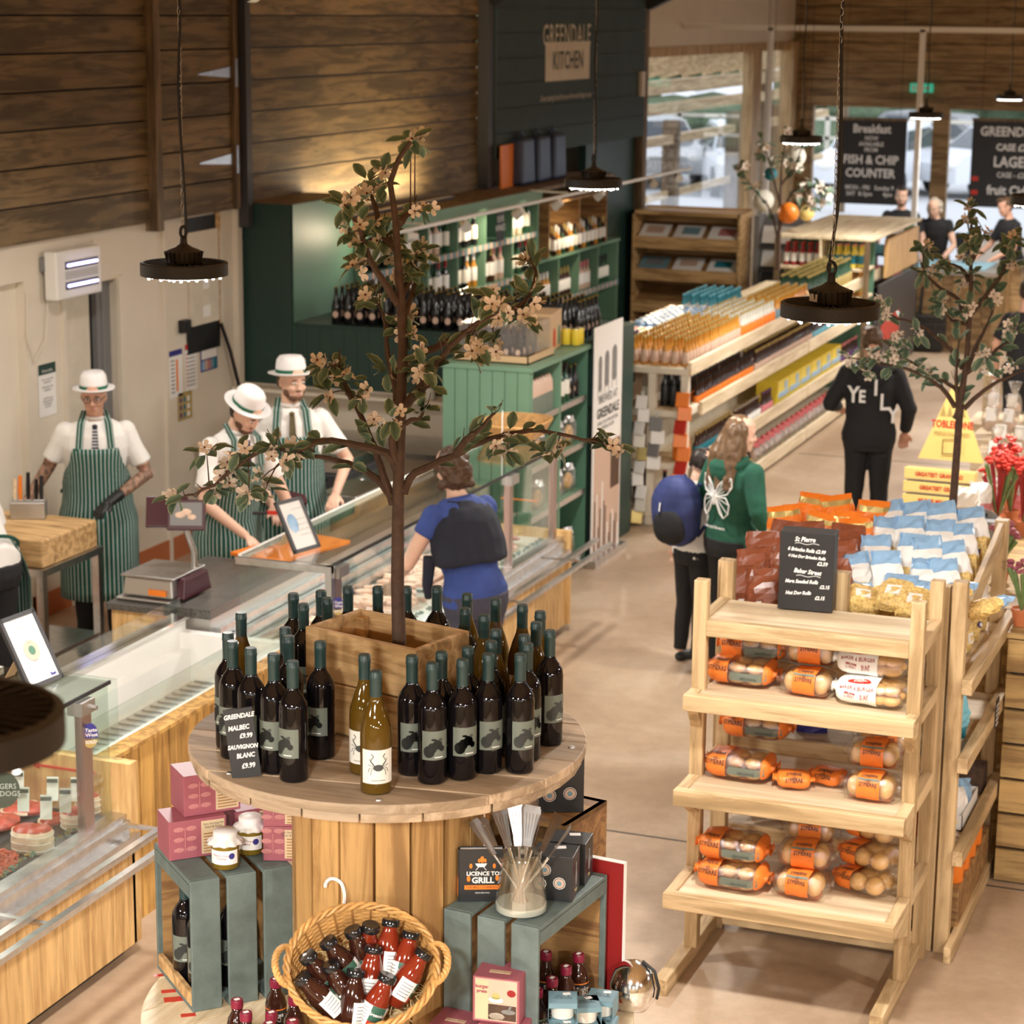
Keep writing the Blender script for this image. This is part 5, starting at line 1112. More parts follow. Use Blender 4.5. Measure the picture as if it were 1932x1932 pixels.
m = MB(); m.lathe([(.050, 0), (.062, .004), (.062, .02), (.046, .13), (.0455, .145), (.043, .145), (.0435, .13), (.058, .022), (.055, .012), (0, .012)], 40, wob=lambda i, a: 1+.012*math.sin(a*20)*(1 if i in (2, 3) else 0)); obj('glass_body', m, 'jar_glass', t, 'all')
m = MB(); m.lathe([(.048, .001), (.060, .004), (.060, .02), (.050, .022), (0, .022)], 30); obj('base', m, 'pale_glass', t, True)
def spat(loc, tilt, az, label, ln=.15):
    t = thing('fish_slice', label, 'kitchen utensil', loc, 0, 'steel fish slices in the glass jar'); d = V((math.sin(tilt)*math.cos(az), math.sin(tilt)*math.sin(az), math.cos(tilt))); t.rotation_euler = d.to_track_quat('Z', 'Y').to_euler()
    m = MB(); m.path([(0, 0, 0), (0, 0, .05), (0, 0, ln)], [.006, .005, .004], 8); obj('handle', m, 'chrome', t, True)
    m = MB(); w0, w1, h0 = .024, .027, .10; z0 = ln
    for k in range(5):
        f0 = (k/5-.5)*2; f1 = ((k+.86)/5-.5)*2; m.add([(f0*w0/2*1.0, 0, z0+.01), (f1*w0/2, 0, z0+.01), (f1*w1, .004, z0+h0), (f0*w1, .004, z0+h0)], [(0, 1, 2, 3)])
    m.add([(-w0/2, -.0005, z0), (w0/2, -.0005, z0), (w0*.6, 0, z0+.022), (-w0*.6, 0, z0+.022)], [(0, 1, 2, 3)]); m.add([(-w1*1.0, .004, z0+h0-.012), (w1*.9, .004, z0+h0-.012), (w1*.8, .005, z0+h0+.008), (-w1*.85, .005, z0+h0+.008)], [(0, 1, 2, 3)])
    m.add([(-w1, .004, z0+h0), (-w0/2, 0, z0+.01), (-w0/2+.003, 0, z0+.01), (-w1+.006, .004, z0+h0)], [(0, 1, 2, 3)]); obj('slotted_blade', m, 'steel', t); return t
jc = RC(.185, .075)
for i, (tl, az, lb) in enumerate(((.30, .2, 'brightest fish slice leaning to the right out of the glass jar'), (.5, 2.6, 'fish slice leaning left towards the drum'), (.72, 3.0, 'lowest fish slice reaching left over the book'), (.55, .9, 'fish slice leaning to the right rear'), (.42, 2.1, 'dark fish slice leaning backwards in the jar'), (.62, .3, 'fish slice leaning far right over the black box'), (.35, 1.5, 'upright fish slice at the back of the jar'), (.8, 2.7, 'fish slice sticking out furthest to the left'))):
    spat(jc+V((-.018*math.cos(az), -.018*math.sin(az), .024)), tl, az, lb)
def blackbox(label, loc, rz, s=1, h_=.125):
    t = thing('carafe_box', label, 'box', loc, rz, 'black gift boxes on the right crate'); w_ = .115*s; d_ = .095*s; h_ *= s; m = MB(); m.box((0, 0, h_/2), (w_, d_, h_)); obj('carton', m, 'black_card', t, bev=.001)
    for x, z in ((-.018, .085), (.022, .05), (-.030, .045)):
        for r_, mt, o_ in ((.017, 'paper', .0006), (.0155, 'black_card', .0009), (.0135, 'rose', .0012), (.007, 'vinegar_blue', .0015)): m = MB(); m.ell((x*s, -d_/2-o_, z*s), (r_*s, .0004, r_*s), 16, 6); obj('round_picture', m, mt, t)
    m = MB(); m.ell((w_/2+.0006, 0, .055*s), (.0005, .012*s, .024*s), 12, 6); m.box((w_/2+.0006, 0, .084*s), (.001, .010*s, .022*s)); obj('bottle_picture', m, 'mid_grey', t); m = MB(); m.box((w_/2+.0006, 0, .018*s), (.001, .02*s, .006*s)); obj('gold_mark', m, 'gold', t); m = MB(); m.box((.01, .02, h_+.0006), (.03, .018, .001), .3); obj('price_sticker', m, 'paper', t); return t
blackbox('black illustrated gift box on the right crate beside the glass jar', RC(.215, .215), aR+R(14))
blackbox('black gift box behind, lower and partly hidden at the right crate', RC(.20, .335), aR+R(12), .95)
ob = thing('back_crate', 'pale edged wooden crate standing on end behind the right crate', 'crate', (-2.02, 5.62, ZL), R(-10))
m = MB(); m.b2((-.13, -.12, 0), (-.115, .12, .50)); m.b2((.115, -.12, 0), (.13, .12, .50)); m.b2((-.115, .1, 0), (.115, .12, .5)); obj('board', m, 'old_crate', ob); m = MB(); m.b2((-.13, -.12, .485), (.13, .12, .50)); obj('top_board', m, 'old_crate', ob)
blackbox('highest black gift box, on the rear crate under the disc edge', (-1.98, 5.62, ZL+.502), aR+R(30), 1.1, .15)
t = thing('recipe_book', 'red hardback book standing behind the open end of the right crate', 'book', RC(.235, .44, ZL+.002), aR); m = MB(); m.box((0, 0, .205), (.17, .022, .41)); obj('cover', m, 'deep_red', t); m = MB(); m.box((0.003, 0, .205), (.166, .018, .414)); obj('pages', m, 'paper', t)
t = thing('steel_kettle', 'round polished steel pot lid hanging past the lower drum edge', 'pot', RC(.365, .40, ZL+.002), 0); t.scale = (.8,)*3; m = MB(); m.lathe([(.0, 0), (.05, .004), (.075, .04), (.082, .09), (.07, .14), (.04, .17), (0, .18)], 24, M=Matrix.Rotation(R(-12), 3, 'X')); obj('bowl', m, 'chrome', t, 'all'); m = MB(); m.path([(.03, .02, .18), (.075, .02, .15), (.092, .02, .09), (.085, .02, .05)], .006, 6); obj('handle', m, 'black', t, True)
# barbecue sauce bottles
def bbq(lab=('Stokes', 'BBQ'), capm='maroon_cap', low='orange'):
    t = thing('sauce_bottle', 'x', 'bottle'); m = MB(); m.lathe([(.026, 0), (.029, .004), (.029, .085), (.024, .105), (.015, .122), (.014, .140)], 18, mis=[0]*6); obj('glass_body', m, 'sauce_brown', t, 'all')
    m = MB(); m.lathe([(.0165, .134), (.0165, .152), (.015, .156), (0, .156)], 18); obj('cap', m, capm, t, 'auto'); m = MB(); m.box((0, 0, .1565), (.014, .010, .001), .5); obj('price_sticker', m, 'paper', t)
    obj('label', cyl_patch(.0295, -PI/2-1.3, -PI/2+1.3, .028, .078), 'black_card', t, True); obj('label_band', cyl_patch(.0298, -PI/2-1.3, -PI/2+1.3, .014, .028), low, t, True); obj('label_edge', cyl_patch(.0298, -PI/2-1.3, -PI/2+1.3, .076, .079), low, t, True)
    text('Stokes\nBBQ', .017, Matrix.Identity(4), 'white', t, bold=.0003, ls=.75, fn=lambda c: V((.0300*math.cos(-PI/2+c.x/.03), .0300*math.sin(-PI/2+c.x/.03), .056+c.y))); return t
bb = bbq(); bb2 = bbq(low='green_light')
for pr_, a, b, lb in ((bb, .235, .33, 'orange banded sauce bottle at the back of the right crate'), (bb, .24, .24, 'orange banded sauce bottle in the middle of the right crate'), (bb2, .24, .155, 'green banded sauce bottle in the right crate'), (bb2, .235, .075, 'green banded sauce bottle nearest the slats of the right crate'), (bb, .15, .30, 'sauce bottle in the dark rear row of the right crate'), (bb2, .16, .18, 'sauce bottle half hidden in the second row of the right crate')):
    place(pr_, RC(a, b, ZL+.015), aR+R(60), lb, 'sauce bottles in the right crate')
for pr_, px, py, z, lb in ((bb, 344, 1802, 0, ''), ):
    pass
for px, py, lb in ((447, 1886, 'maroon capped sauce bottle at the far left of the front cluster'), (464, 1910, 'maroon capped sauce bottle left, in front of its neighbour'), (520, 1847, 'tallest seeming maroon capped sauce bottle between crate and basket'), (512, 1910, 'maroon capped sauce bottle in the middle of the front cluster'), (555, 1880, 'maroon capped sauce bottle touching the left side of the basket'), (508, 1930, 'lowest maroon capped sauce bottle at the bottom edge'), (552, 1925, 'maroon capped sauce bottle at the bottom edge left of the basket')):
    q = P(px, py, ZL+.157); place(bb, (q.x, q.y, ZL+.002), R(24), lb, 'sauce bottles on the lower drum left of the basket')
# burger press boxes at the bottom
q = P(930, 1932, 1.33); giftbox('burger press box stacked on top at the bottom of the display', (q.x-.0, q.y+.06, ZL+.131), R(6), .125, .11, .125, 1)
giftbox('burger press box under the stacked one, shifted right', (q.x+.02, q.y+.05, ZL+.002), R(4), .125, .11, .127, 1); giftbox('burger press box left of the stack at the bottom edge', (q.x-.115, q.y+.04, ZL+.002), R(0), .12, .11, .105, 1)
# vinegar dip pots
def dip(label, loc, rz):
    t = thing('dip_pot', label, 'food pot', loc, rz, 'blue sleeved pots at the lower right of the display'); m = MB(); m.lathe([(.020, 0), (.030, .004), (.034, .048), (.035, .05)], 16); obj('pot', m, 'label_cream', t, 'auto')
    m = MB(); m.box((0, 0, .053), (.074, .074, .002)); m.box((0, -.0375, .046), (.074, .001, .014)); m.box((0, 0, .001), (.06, .06, .002)); m.box((.0375, 0, .028), (.001, .070, .054)); m.box((-.0375, 0, .028), (.001, .070, .054)); obj('card_sleeve', m, 'vinegar_blue', t)
    text('SALT &\nVINEGAR', .012, Matrix(((1, 0, 0, 0), (0, 1, 0, 0), (0, 0, 1, .0545), (0, 0, 0, 1))), 'ink', t); m = MB(); m.box((.01, .02, .0548), (.02, .013, .001), .3); obj('price_sticker', m, 'paper', t); return t
for i, (px, py, z, rz, lb) in enumerate(((1062, 1882, ZL+.11, .35, 'blue sleeved pot on top of the left pot'), (1062, 1935, ZL+.056, .3, 'blue sleeved pot below the left top pot'), (1105, 1890, ZL+.056, .5, 'blue sleeved pot in the middle of the pots'), (1136, 1878, ZL+.056, .1, 'rightmost blue sleeved pot'), (1110, 1925, ZL+.0, .7, 'blue sleeved pot at the bottom edge right'), (1136, 1925, ZL+.0, .1, 'lowest rightmost blue sleeved pot'))):
    q = P(px, py, z+.054); dip(lb, (q.x, q.y, z+.001), rz)
# ---------------------------------------------------------------- wicker basket of sauce bottles
BC = V((-2.205, 4.77, 1.535)); va = V((2.217, -4.81, 0)).normalized(); nb = (va*math.sin(R(36))+V((0, 0, 1))*math.cos(R(36))).normalized()
xb = V((-va.y, va.x, 0)); xb = xb if xb.x > 0 else -xb; yb_ = nb.cross(xb)
MBK = Matrix(((xb.x, yb_.x, nb.x, BC.x), (xb.y, yb_.y, nb.y, BC.y), (xb.z, yb_.z, nb.z, BC.z), (0, 0, 0, 1)))
t = thing('wicker_basket', 'oval wicker basket with two handles, tilted towards the viewer', 'basket'); t.matrix_world = MBK
RX, RY, HB = .190, .175, .15
def ring(z, f, n=60, amp=.0, ph=0, k=24): return [(RX*f*math.cos(a)*(1+amp*math.sin(k*a+ph)), RY*f*math.sin(a)*(1+amp*math.sin(k*a+ph)), z) for a in [2*PI*i/n for i in range(n+1)]]
m = MB()
for j in range(22):
    z = -HB+.006*j+.004; f = .70+.28*(j/22)**.8; m.path(ring(z, f, 96, .012, PI*(j % 2)), .0036, 5, cap=False)
obj('woven_side', m, 'wicker', t, True)
m = MB()
for k in range(24):
    a = 2*PI*(k+.5)/24; m.path([(RX*f*math.cos(a), RY*f*math.sin(a), z) for f, z in ((.70, -HB), (.84, -HB*.5), (.97, -.012))], .003, 5)
obj('stake', m, 'wicker_dark', t, True)['kind'] = 'stuff'
m = MB()
for ph in (0, 2.1, 4.2): m.path([((RX+.006*math.cos(14*a+ph))*math.cos(a), (RY+.006*math.cos(14*a+ph))*math.sin(a), -.004+.008*math.sin(14*a+ph)) for a in [2*PI*i/150 for i in range(151)]], .0050, 6, cap=False)
obj('braided_rim', m, 'wicker', t, True)
m = MB(); m.lathe([(0, 0), (.72, 0), (.72, .006), (0, .006)], 30); m.v = [(x*RX, y*RY, z-HB-.003) for x, y, z in m.v]; obj('base', m, 'wicker_dark', t)
for s in (-1, 1):
    m = MB()
    for ph in (0, 2.1, 4.2): m.path([(s*(RX-.005+.032*math.sin(b)+.005*math.cos(9*b+ph)), -.055*math.cos(b)*1.0, .020*math.sin(b)+.006*math.sin(9*b+ph)) for b in [PI*i/30 for i in range(31)]], .0055, 6)
    obj('handle', m, 'wicker', t, True)
# straw bed
m = MB()
for k in range(420):
    a = random.uniform(0, 2*PI); r = math.sqrt(random.random())*.8; p = V((RX*r*math.cos(a), RY*r*math.sin(a), -.085+random.uniform(-.02, .02))); d = V((random.uniform(-1, 1), random.uniform(-1, 1), random.uniform(-.3, .5)))*.025
    m.path([p-d, p+V((0, 0, .008)), p+d], .0011, 3)
m.ell((0, 0, -.115), (RX*.78, RY*.78, .035), 20, 8)
o = solo('straw_bedding', 'loose pale straw lining the wicker basket', 'straw', m, 'straw'); o.matrix_world = MBK; o['kind'] = 'stuff'
def PL(px, py, off):
    d = _ray(px, py); c = BC+nb*off; return V((0, 0, HC))+d*((c-V((0, 0, HC))).dot(nb)/d.dot(nb))
def sauce(col, band):
    t = thing('sauce_bottle', 'x', 'bottle'); m = MB(); m.lathe([(.020, 0), (.0265, .004), (.0275, .03), (.0265, .075), (.020, .100), (.0155, .112), (.016, .122)], 18); obj('glass_body', m, col, t, 'all')
    m = MB(); m.lathe([(.0195, .118), (.0200, .130), (.018, .133), (.0, .1325)], 18); obj('cap', m, 'black_gloss', t, 'auto')
    obj('label', cyl_patch(.0281, -PI/2-1.9, -PI/2+1.2, .022, .068, 12), 'paper', t, True); obj('label_front', cyl_patch(.0284, -PI/2-.5, -PI/2+.7, .034, .068, 8), 'green_label', t, True); obj('label_band', cyl_patch(.0284, -PI/2-.5, -PI/2+.7, .022, .034, 8), band, t, True)
    text('Greendale', .0095, Matrix.Identity(4), 'paper', t, bold=.0002, fn=lambda c: V((.0287*math.cos(-PI/2+.1+c.x/.028), .0287*math.sin(-PI/2+.1+c.x/.028), .050+c.y)))
    for k in range(5): obj('printed_line', cyl_patch(.0284, -PI/2-1.6, -PI/2-.7, .03+.007*k, .032+.007*k, 5), 'mid_grey', t)
    return t
sb = sauce('sauce_brown', 'skyblue'); sr = sauce('sauce_red', 'red')
for pr_, a, b, tw, lb in ((sb, (664, 1753), (690, 1812), 0, 'brown sauce bottle at the top of the basket with a large black cap'), (sr, (738, 1735), (729, 1825), 1.6, 'red sauce bottle standing at the top centre of the basket'), (sb, (578, 1802), (622, 1858), 0, 'brown sauce bottle at the upper left inside the basket'), (sb, (616, 1774), (664, 1838), .2, 'brown sauce bottle with a turquoise banded label near the top left'), (sb, (622, 1818), (655, 1885), .4, 'brown sauce bottle in the middle left of the basket'),
                       (sb, (566, 1842), (634, 1908), 1.5, 'brown sauce bottle lying at the lower left of the basket'), (sb, (672, 1830), (662, 1922), 2.0, 'brown sauce bottle upright at the bottom with a plain white label'), (sr, (706, 1785), (696, 1868), 1.2, 'red sauce bottle in the centre of the basket'), (sr, (733, 1840), (700, 1915), .3, 'red sauce bottle at the bottom centre with a red banded label'), (sr, (776, 1758), (757, 1850), .0, 'red sauce bottle at the right of the basket, standing'), (sr, (802, 1795), (748, 1878), 1.4, 'red sauce bottle lying diagonally at the right of the basket'), (sr, (700, 1745), (690, 1800), .2, 'red sauce bottle half hidden behind the others')):
    A = PL(*a, .022); Bq = PL(*b, -.055); d = (A-Bq).normalized(); o = place(pr_, A-d*.158, 0, lb, 'sauce bottles in the basket', scale=1.2)
    z = d; x = (va+V((0, 0, .3))); x = -(x-z*x.dot(z)).normalized(); y = -x; xx = y.cross(z) if 0 else (-x).cross(z)*-1
    # local -Y (label side) faces the viewer
    ly = x; lx = ly.cross(z); Mq = Matrix(((lx.x, ly.x, z.x), (lx.y, ly.y, z.y), (lx.z, ly.z, z.z))) @ Matrix.Rotation(tw, 3, 'Z'); o.rotation_euler = Mq.to_euler()
# ================================================================ bread rack
t = thing('bread_rack', 'pale pine bread rack with four stepped shelves on the right', 'rack')
X0, X1 = -2.40, -1.465; PW = .055
def B(nm, a, b, mt='pine', par=None, bev=.003): m = MB(); m.b2(a, b); return obj(nm, m, mt, par or t, bev=bev)
for x in (X0, X1-PW):
    B('front_post', (x, 8.40, .07), (x+PW, 8.455, 1.655), 'pine_z'); B('back_post', (x, 8.80, .0), (x+PW, 8.855, 1.645), 'pine_z')
    B('foot', (x-.02, 8.05, 0), (x+PW-.02, 8.80, .07), 'pine_y')
B('back_rail', (X0+PW, 8.80, .02), (X1-PW, 8.84, .12))
for z, yf in ((1.485, 8.42), (1.20, 8.30), (.83, 8.20), (.43, 8.09)):
    e = 0 if z < 1.4 else PW
    B('shelf_front_rail', (X0+e, yf-.02, z-.06), (X1-e, yf+.025, z+.006))
    B('shelf_panel', (X0+.04, yf+.026, z-.018), (X1-.04, 8.80, z-.004), 'ply')
    for x in (X0, X1-.045): 
        if z < 1.4: B('shelf_side_rail', (x, yf+.026, z-.055), (x+.045, 8.398, z+.004), 'pine_y')
        B('shelf_side_rail', (x, 8.456, z-.055), (x+.045, 8.80, z+.004), 'pine_y')
    if z < 1.4:
        for x in (X0+.003, X1-.048):
            m = MB(); Mx = Matrix(((0, 0, 1, x), (1, 0, 0, 0), (0, 1, 0, 0), (0, 0, 0, 1))); m.prism([(yf+.03, z-.06), (8.40, z-.06), (8.40, z-.16)], 0, .045, 0, Mx); obj('bracket', m, 'pine_y', t)
# ---- bagged bread: clear pillow bags with printed ends over buns
def pillow(w_, d_, h_, n=28, k=18, pw=.62, seed=0, crimp=True):
    """closed pillow along x; returns mesh collector and a surface function (x, theta) -> point, theta 0 = front, pi/2 = top"""
    def surf(x, th):
        f = (1-abs(2*x/w_)**5); b = max(f, .0)**.5
        c, s = math.cos(th), math.sin(th); e = pw
        y = -d_/2*math.copysign(abs(c)**e, c)*(.45+.55*b); z = h_/2+h_/2*math.copysign(abs(s)**e, s)*(.30+.70*b)
        q = noise.noise(V((x*22+seed*5, y*26, z*26)))*.006
        return V((x, y*(1+q*4), z+q))
    m = MB(); vs = []
    for i in range(n+1):
        x = -w_/2+w_*i/n
        for j in range(k): vs.append(surf(x, 2*PI*j/k-PI))
    fs = [(i*k+j, i*k+(j+1) % k, (i+1)*k+(j+1) % k, (i+1)*k+j) for i in range(n) for j in range(k)]
    m.add(vs, fs)
    if crimp:
        for s in (-1, 1):
            o = len(m.v); x = s*w_/2; c = V((x, 0, h_*.5)); ring = vs[:k] if s < 0 else vs[-k:]
            fl = [V((x+s*.016, v.y*1.0, h_*.5+(v.z-h_*.5)*1.15+.006*math.sin(j*2.2))) for j, v in enumerate(ring)]
            mid = [V((x+s*.010, v.y*.7, h_*.5+(v.z-h_*.5)*.8)) for v in ring]
            m.add(ring+mid+fl, [(j, (j+1) % k, k+(j+1) % k, k+j) for j in range(k)]+[(k+j, k+(j+1) % k, 2*k+(j+1) % k, 2*k+j) for j in range(k)])
    return m, surf
def bread(kind, lab='x'):
    t = thing('bread_pack', lab, 'bread', (0, 0, 0), 0, 'bagged rolls on the bread rack')
    w_, d_, h_ = {'six': (.255, .175, .096), 'four': (.200, .14, .094), 'bap': (.22, .15, .082), 'white': (.270, .17, .094), 'small': (.125, .12, .055)}[kind]
    m, sf = pillow(w_, d_, h_, seed=len(kind)); pr = 'paper' if kind == 'white' else 'orange_pack'
    def mi(c):
        x, z = c[0]/w_, c[2]/h_
        if kind == 'six': return 1 if x < -.16 or x > .40 else (1 if z < .05 else 0)
        if kind == 'white': return 1 if x < .12 or z < .05 else 0
        if kind == 'small': return 1 if z > .0 else 0
        if kind == 'bap': return 1 if (x < -.1 and abs(z-.4) < .75) else 0
        return 1 if (abs(x) < .20 or z < .06) else 0
    m.m = [mi([sum(m.v[i][q] for i in f)/len(f) for q in range(3)]) for f in m.f]
    obj('wrapper', m, ['film', pr], t, 'all')
    # buns
    if kind in ('six', 'white', 'bap'): sp = [(x, y, .040) for x in ((-.01, .062) if kind != 'white' else (.03, .075)) for y in (-.038, .038)]
    elif kind == 'four': sp = [(x, y, .034) for x in (-.055, .055) for y in (-.025, .025)]+[(0, -.028, .034), (0, .028, .034)]
    else: sp = [(0, 0, .036)]
    for x, y, r in sp:
        for zz in ((.27, .68) if kind in ('six', 'white') else (.48,)):
            b = MB(); b.ell((x, y, h_*zz), (r*.90, r*.88, h_*(.21 if len(sp) and kind in ('six', 'white') else .40)), 14, 8); obj('bun', b, 'bun', t, 'all')
    def dr(x0, th0): return lambda c: (lambda p, q: p+(p-V((p.x, 0, h_/2))).normalized()*.0016)(sf(x0+c.x, th0+c.y/(h_*.55)), 0)
    if kind == 'white':
        text('BAKER 6 BURGER', .021, None, 'deep_red', t, bold=.0003, fn=dr(-.045, .30), sx=.8); text('STREET     BUNS', .016, None, 'deep_red', t, fn=dr(-.045, -.1), sx=.8)
        e = MB(); pts = [(.045*math.cos(a), .016*math.sin(a)) for a in [2*PI*k/20 for k in range(20)]]; fn = dr(-.04, 1.0); e.add([fn(V((0, 0, 0)))]+[fn(V((*p, 0))) for p in pts], [(0, i+1, (i+1) % 20+1) for i in range(20)]); obj('oval_badge', e, 'red', t)
        fn2 = lambda c: fn(c)+V((0, -.0012, .0012)); text('BAKER\nSTREET', .012, None, 'white', t, bold=.0003, fn=fn2, ls=.8)
    else:
        x0 = {'six': -.078, 'four': 0, 'bap': -.055, 'small': 0}[kind]; sz = {'six': .027, 'four': .023, 'bap': .022, 'small': .022}[kind]
        text('STPIERRE', sz, None, 'ink', t, bold=.0004, fn=dr(x0, .25), sx=.72); text('STPIERRE', sz*.9, None, 'ink', t, bold=.0004, fn=dr(x0, 1.15), sx=.72); text('~@~', sz*.8, None, 'ink', t, fn=dr(x0, .62), sx=.9)
        if kind == 'six':
            g = MB(); fn = dr(.045, -.12); g.add([fn(V((x, y, 0))) for y in (-.008, .010) for x in (-.07, -.035, 0, .035, .068)], [(i, i+1, i+6, i+5) for i in range(4)]); obj('grey_band', g, 'label_sage', t)
            text('6 BRIOCHE BUNS', .010, None, 'ink', t, fn=lambda c: fn(c)+V((0, -.0012, 0)), sx=.85)
        if kind == 'four': g = MB(); fn = dr(0, .75); g.add([fn(V((x, y, 0))) for y in (-.006, .006) for x in (-.04, -.013, .013, .04)], [(i, i+1, i+5, i+4) for i in range(3)]); obj('grey_band', g, 'label_sage', t)
    return t, h_
BP = {k: bread(k) for k in ('six', 'four', 'bap', 'white', 'small')}
# kind, px, py of the lower front centre, shelf z, level, yaw, extra tilt, label
for kd, px, py, z, lv, rz, lb in (
    ('six', 1392, 1296, 1.20, 0, -.05, 'six brioche pack at the left end of the second shelf'), ('six', 1432, 1262, 1.20, .72, .05, 'brioche pack raised behind the left pack of the second shelf'), ('six', 1440, 1262, 1.20, 1.7, .08, 'topmost brioche pack at the back left of the second shelf'),
    ('four', 1516, 1318, 1.20, 0, -.08, 'lower roll pack in the middle of the second shelf'), ('four', 1522, 1305, 1.20, 1, .0, 'upper roll pack in the middle of the second shelf'), ('four', 1562, 1270, 1.20, 1, .1, 'roll pack in shade behind the middle of the second shelf'),
    ('white', 1640, 1336, 1.20, 0, -.06, 'white burger bun bag at the bottom right of the second shelf'), ('white', 1640, 1326, 1.20, 1, -.05, 'white burger bun bag stacked second at the right of the second shelf'), ('white', 1665, 1290, 1.20, 1.7, .05, 'white burger bun bag at the back top of the second shelf'),
    ('six', 1388, 1474, .83, 0, -.05, 'six brioche pack at the left end of the third shelf'), ('six', 1420, 1440, .83, 1, .0, 'brioche pack leaning high at the back left of the third shelf'), ('six', 1425, 1440, .83, 2, .05, 'topmost brioche pack at the back left of the third shelf'),
    ('small', 1488, 1494, .83, 0, .25, 'small square roll pack lying left of its pair on the third shelf'), ('small', 1555, 1488, .83, 0, -.2, 'small square roll pack lying right of its pair on the third shelf'),
    ('four', 1636, 1516, .83, 0, -.03, 'front roll pack at the right of the third shelf'), ('four', 1640, 1500, .83, 1, .0, 'upper roll pack at the right of the third shelf'), ('four', 1672, 1450, .83, 1, .3, 'tilted roll pack at the back right of the third shelf'), ('four', 1680, 1440, .83, 2, .2, 'uppermost roll pack at the back right of the third shelf'),
    ('six', 1374, 1682, .43, 0, -.05, 'lower brioche pack at the left of the bottom shelf'), ('six', 1374, 1675, .43, 1, -.02, 'upper brioche pack at the left of the bottom shelf'), ('six', 1410, 1630, .43, 2, .1, 'brioche pack behind at the left of the bottom shelf'),
    ('four', 1502, 1700, .43, 0, -.05, 'lower roll pack in the middle of the bottom shelf'), ('four', 1508, 1690, .43, 1, .05, 'upper roll pack in the middle of the bottom shelf'), ('four', 1520, 1640, .43, 1, .1, 'roll pack in shade behind the middle of the bottom shelf'), ('six', 1560, 1630, .43, 2, .15, 'shaded brioche pack at the back middle of the bottom shelf'),
    ('bap', 1625, 1692, .43, 0, -.35, 'lower orange bap pack turned away at the right of the bottom shelf'), ('bap', 1632, 1684, .43, 1, -.35, 'middle orange bap pack turned away at the right of the bottom shelf'), ('bap', 1640, 1670, .43, 2, -.4, 'topmost orange bap pack at the right of the bottom shelf')):
    pt, h_ = BP[kd]; q = P(px, py, z); d_ = .08 if lv == 0 else .085
    place(pt, (q.x, min(max(q.y+d_, 8.2), 8.70), z+.002+lv*h_*1.06), rz, lb, scale=1.09)
# blackboard block on top of the rack
q = P(1512, 1150, 1.49); t = thing('price_blackboard', 'black price board box with white handwriting on top of the bread rack', 'sign', (q.x+.01, q.y+.05, 1.487), R(4))
m = MB(); m.box((0, 0, .165), (.225, .10, .33)); obj('board', m, 'slate', t, bev=.002)
F = Matrix(((1, 0, 0, 0), (0, 0, -1, -.0515), (0, 1, 0, .165), (0, 0, 0, 1)))
writing(t, F, [('St Pierre', -.01, .135, .028, .3), ('6 Brioche Rolls £2.99', -.002, .090, .021, .3), ('4 Hot Dog Brioche Rolls', 0, .062, .018, .3), ('£2.59', .065, .037, .022, .2), ('Baker Street', .005, .0, .026, .3), ('Mega Seeded Rolls', -.018, -.043, .021, .3), ('£2.15', .078, -.060, .021, .2), ('Hot Dog Rolls', -.030, -.092, .021, .3), ('£2.15', .060, -.108, .021, .2)], 'chalk', 1.2)
for y, x in ((.118, .0), (-.018, .01)): m = MB(); m.path([F @ V((x-.05+.01*k, y+.003*math.sin(k), .001)) for k in range(11)], .0012, 4); obj('underline', m, 'chalk', t)
# ================================================================ double bin unit behind the bread rack
t = thing('produce_bin_unit', 'pine shelving unit with two sloping bins behind the bread rack', 'shelving')
U0, U1, V0, V1 = -2.44, -1.385, 8.90, 10.02
for x, y, z in ((U0, V0, 1.62), (U0+.50, V0, 1.615), (U1-.06, V0, 1.625), (U0, V1-.06, 1.62), (U1-.06, V1-.06, 1.66), (U1-.13, V0, 1.60)): B('post', (x, y, 0 if x != U0+.5 else 1.2), (x+.06, y+.06, z), 'pine_z', t)
B('base_beam', (U0-.02, V0-.02, 0), (U1+.02, V0-.001, .08), 'pine', t) if 0 else None
for x in (U0-.03, U1+.001): B('foot', (x, V0-.1, 0), (x+.03, V1, .07), 'pine_y', t)
for z in (1.22, .88, .47):
    B('shelf_side_board', (U1+.001, V0-.02, z-.065), (U1+.045, V1+.06, z), 'pine_y', t); B('shelf_floor', (U0+.061, V0+.061, z-.05), (U1-.002, V1-.061, z-.035), 'ply', t); B('shelf_front_board', (U0+.061, V0+.002, z-.10), (U1-.131, V0+.03, z-.02), 'pine', t)
m = MB(); 
for k in range(9): m.b2((U0+.10+.1*k, V0+.07, .10), (U0+.19+.1*k, V1-.07, .13))
obj('bottom_slats', m, 'pine_y', t).name = 'bottom_deck'
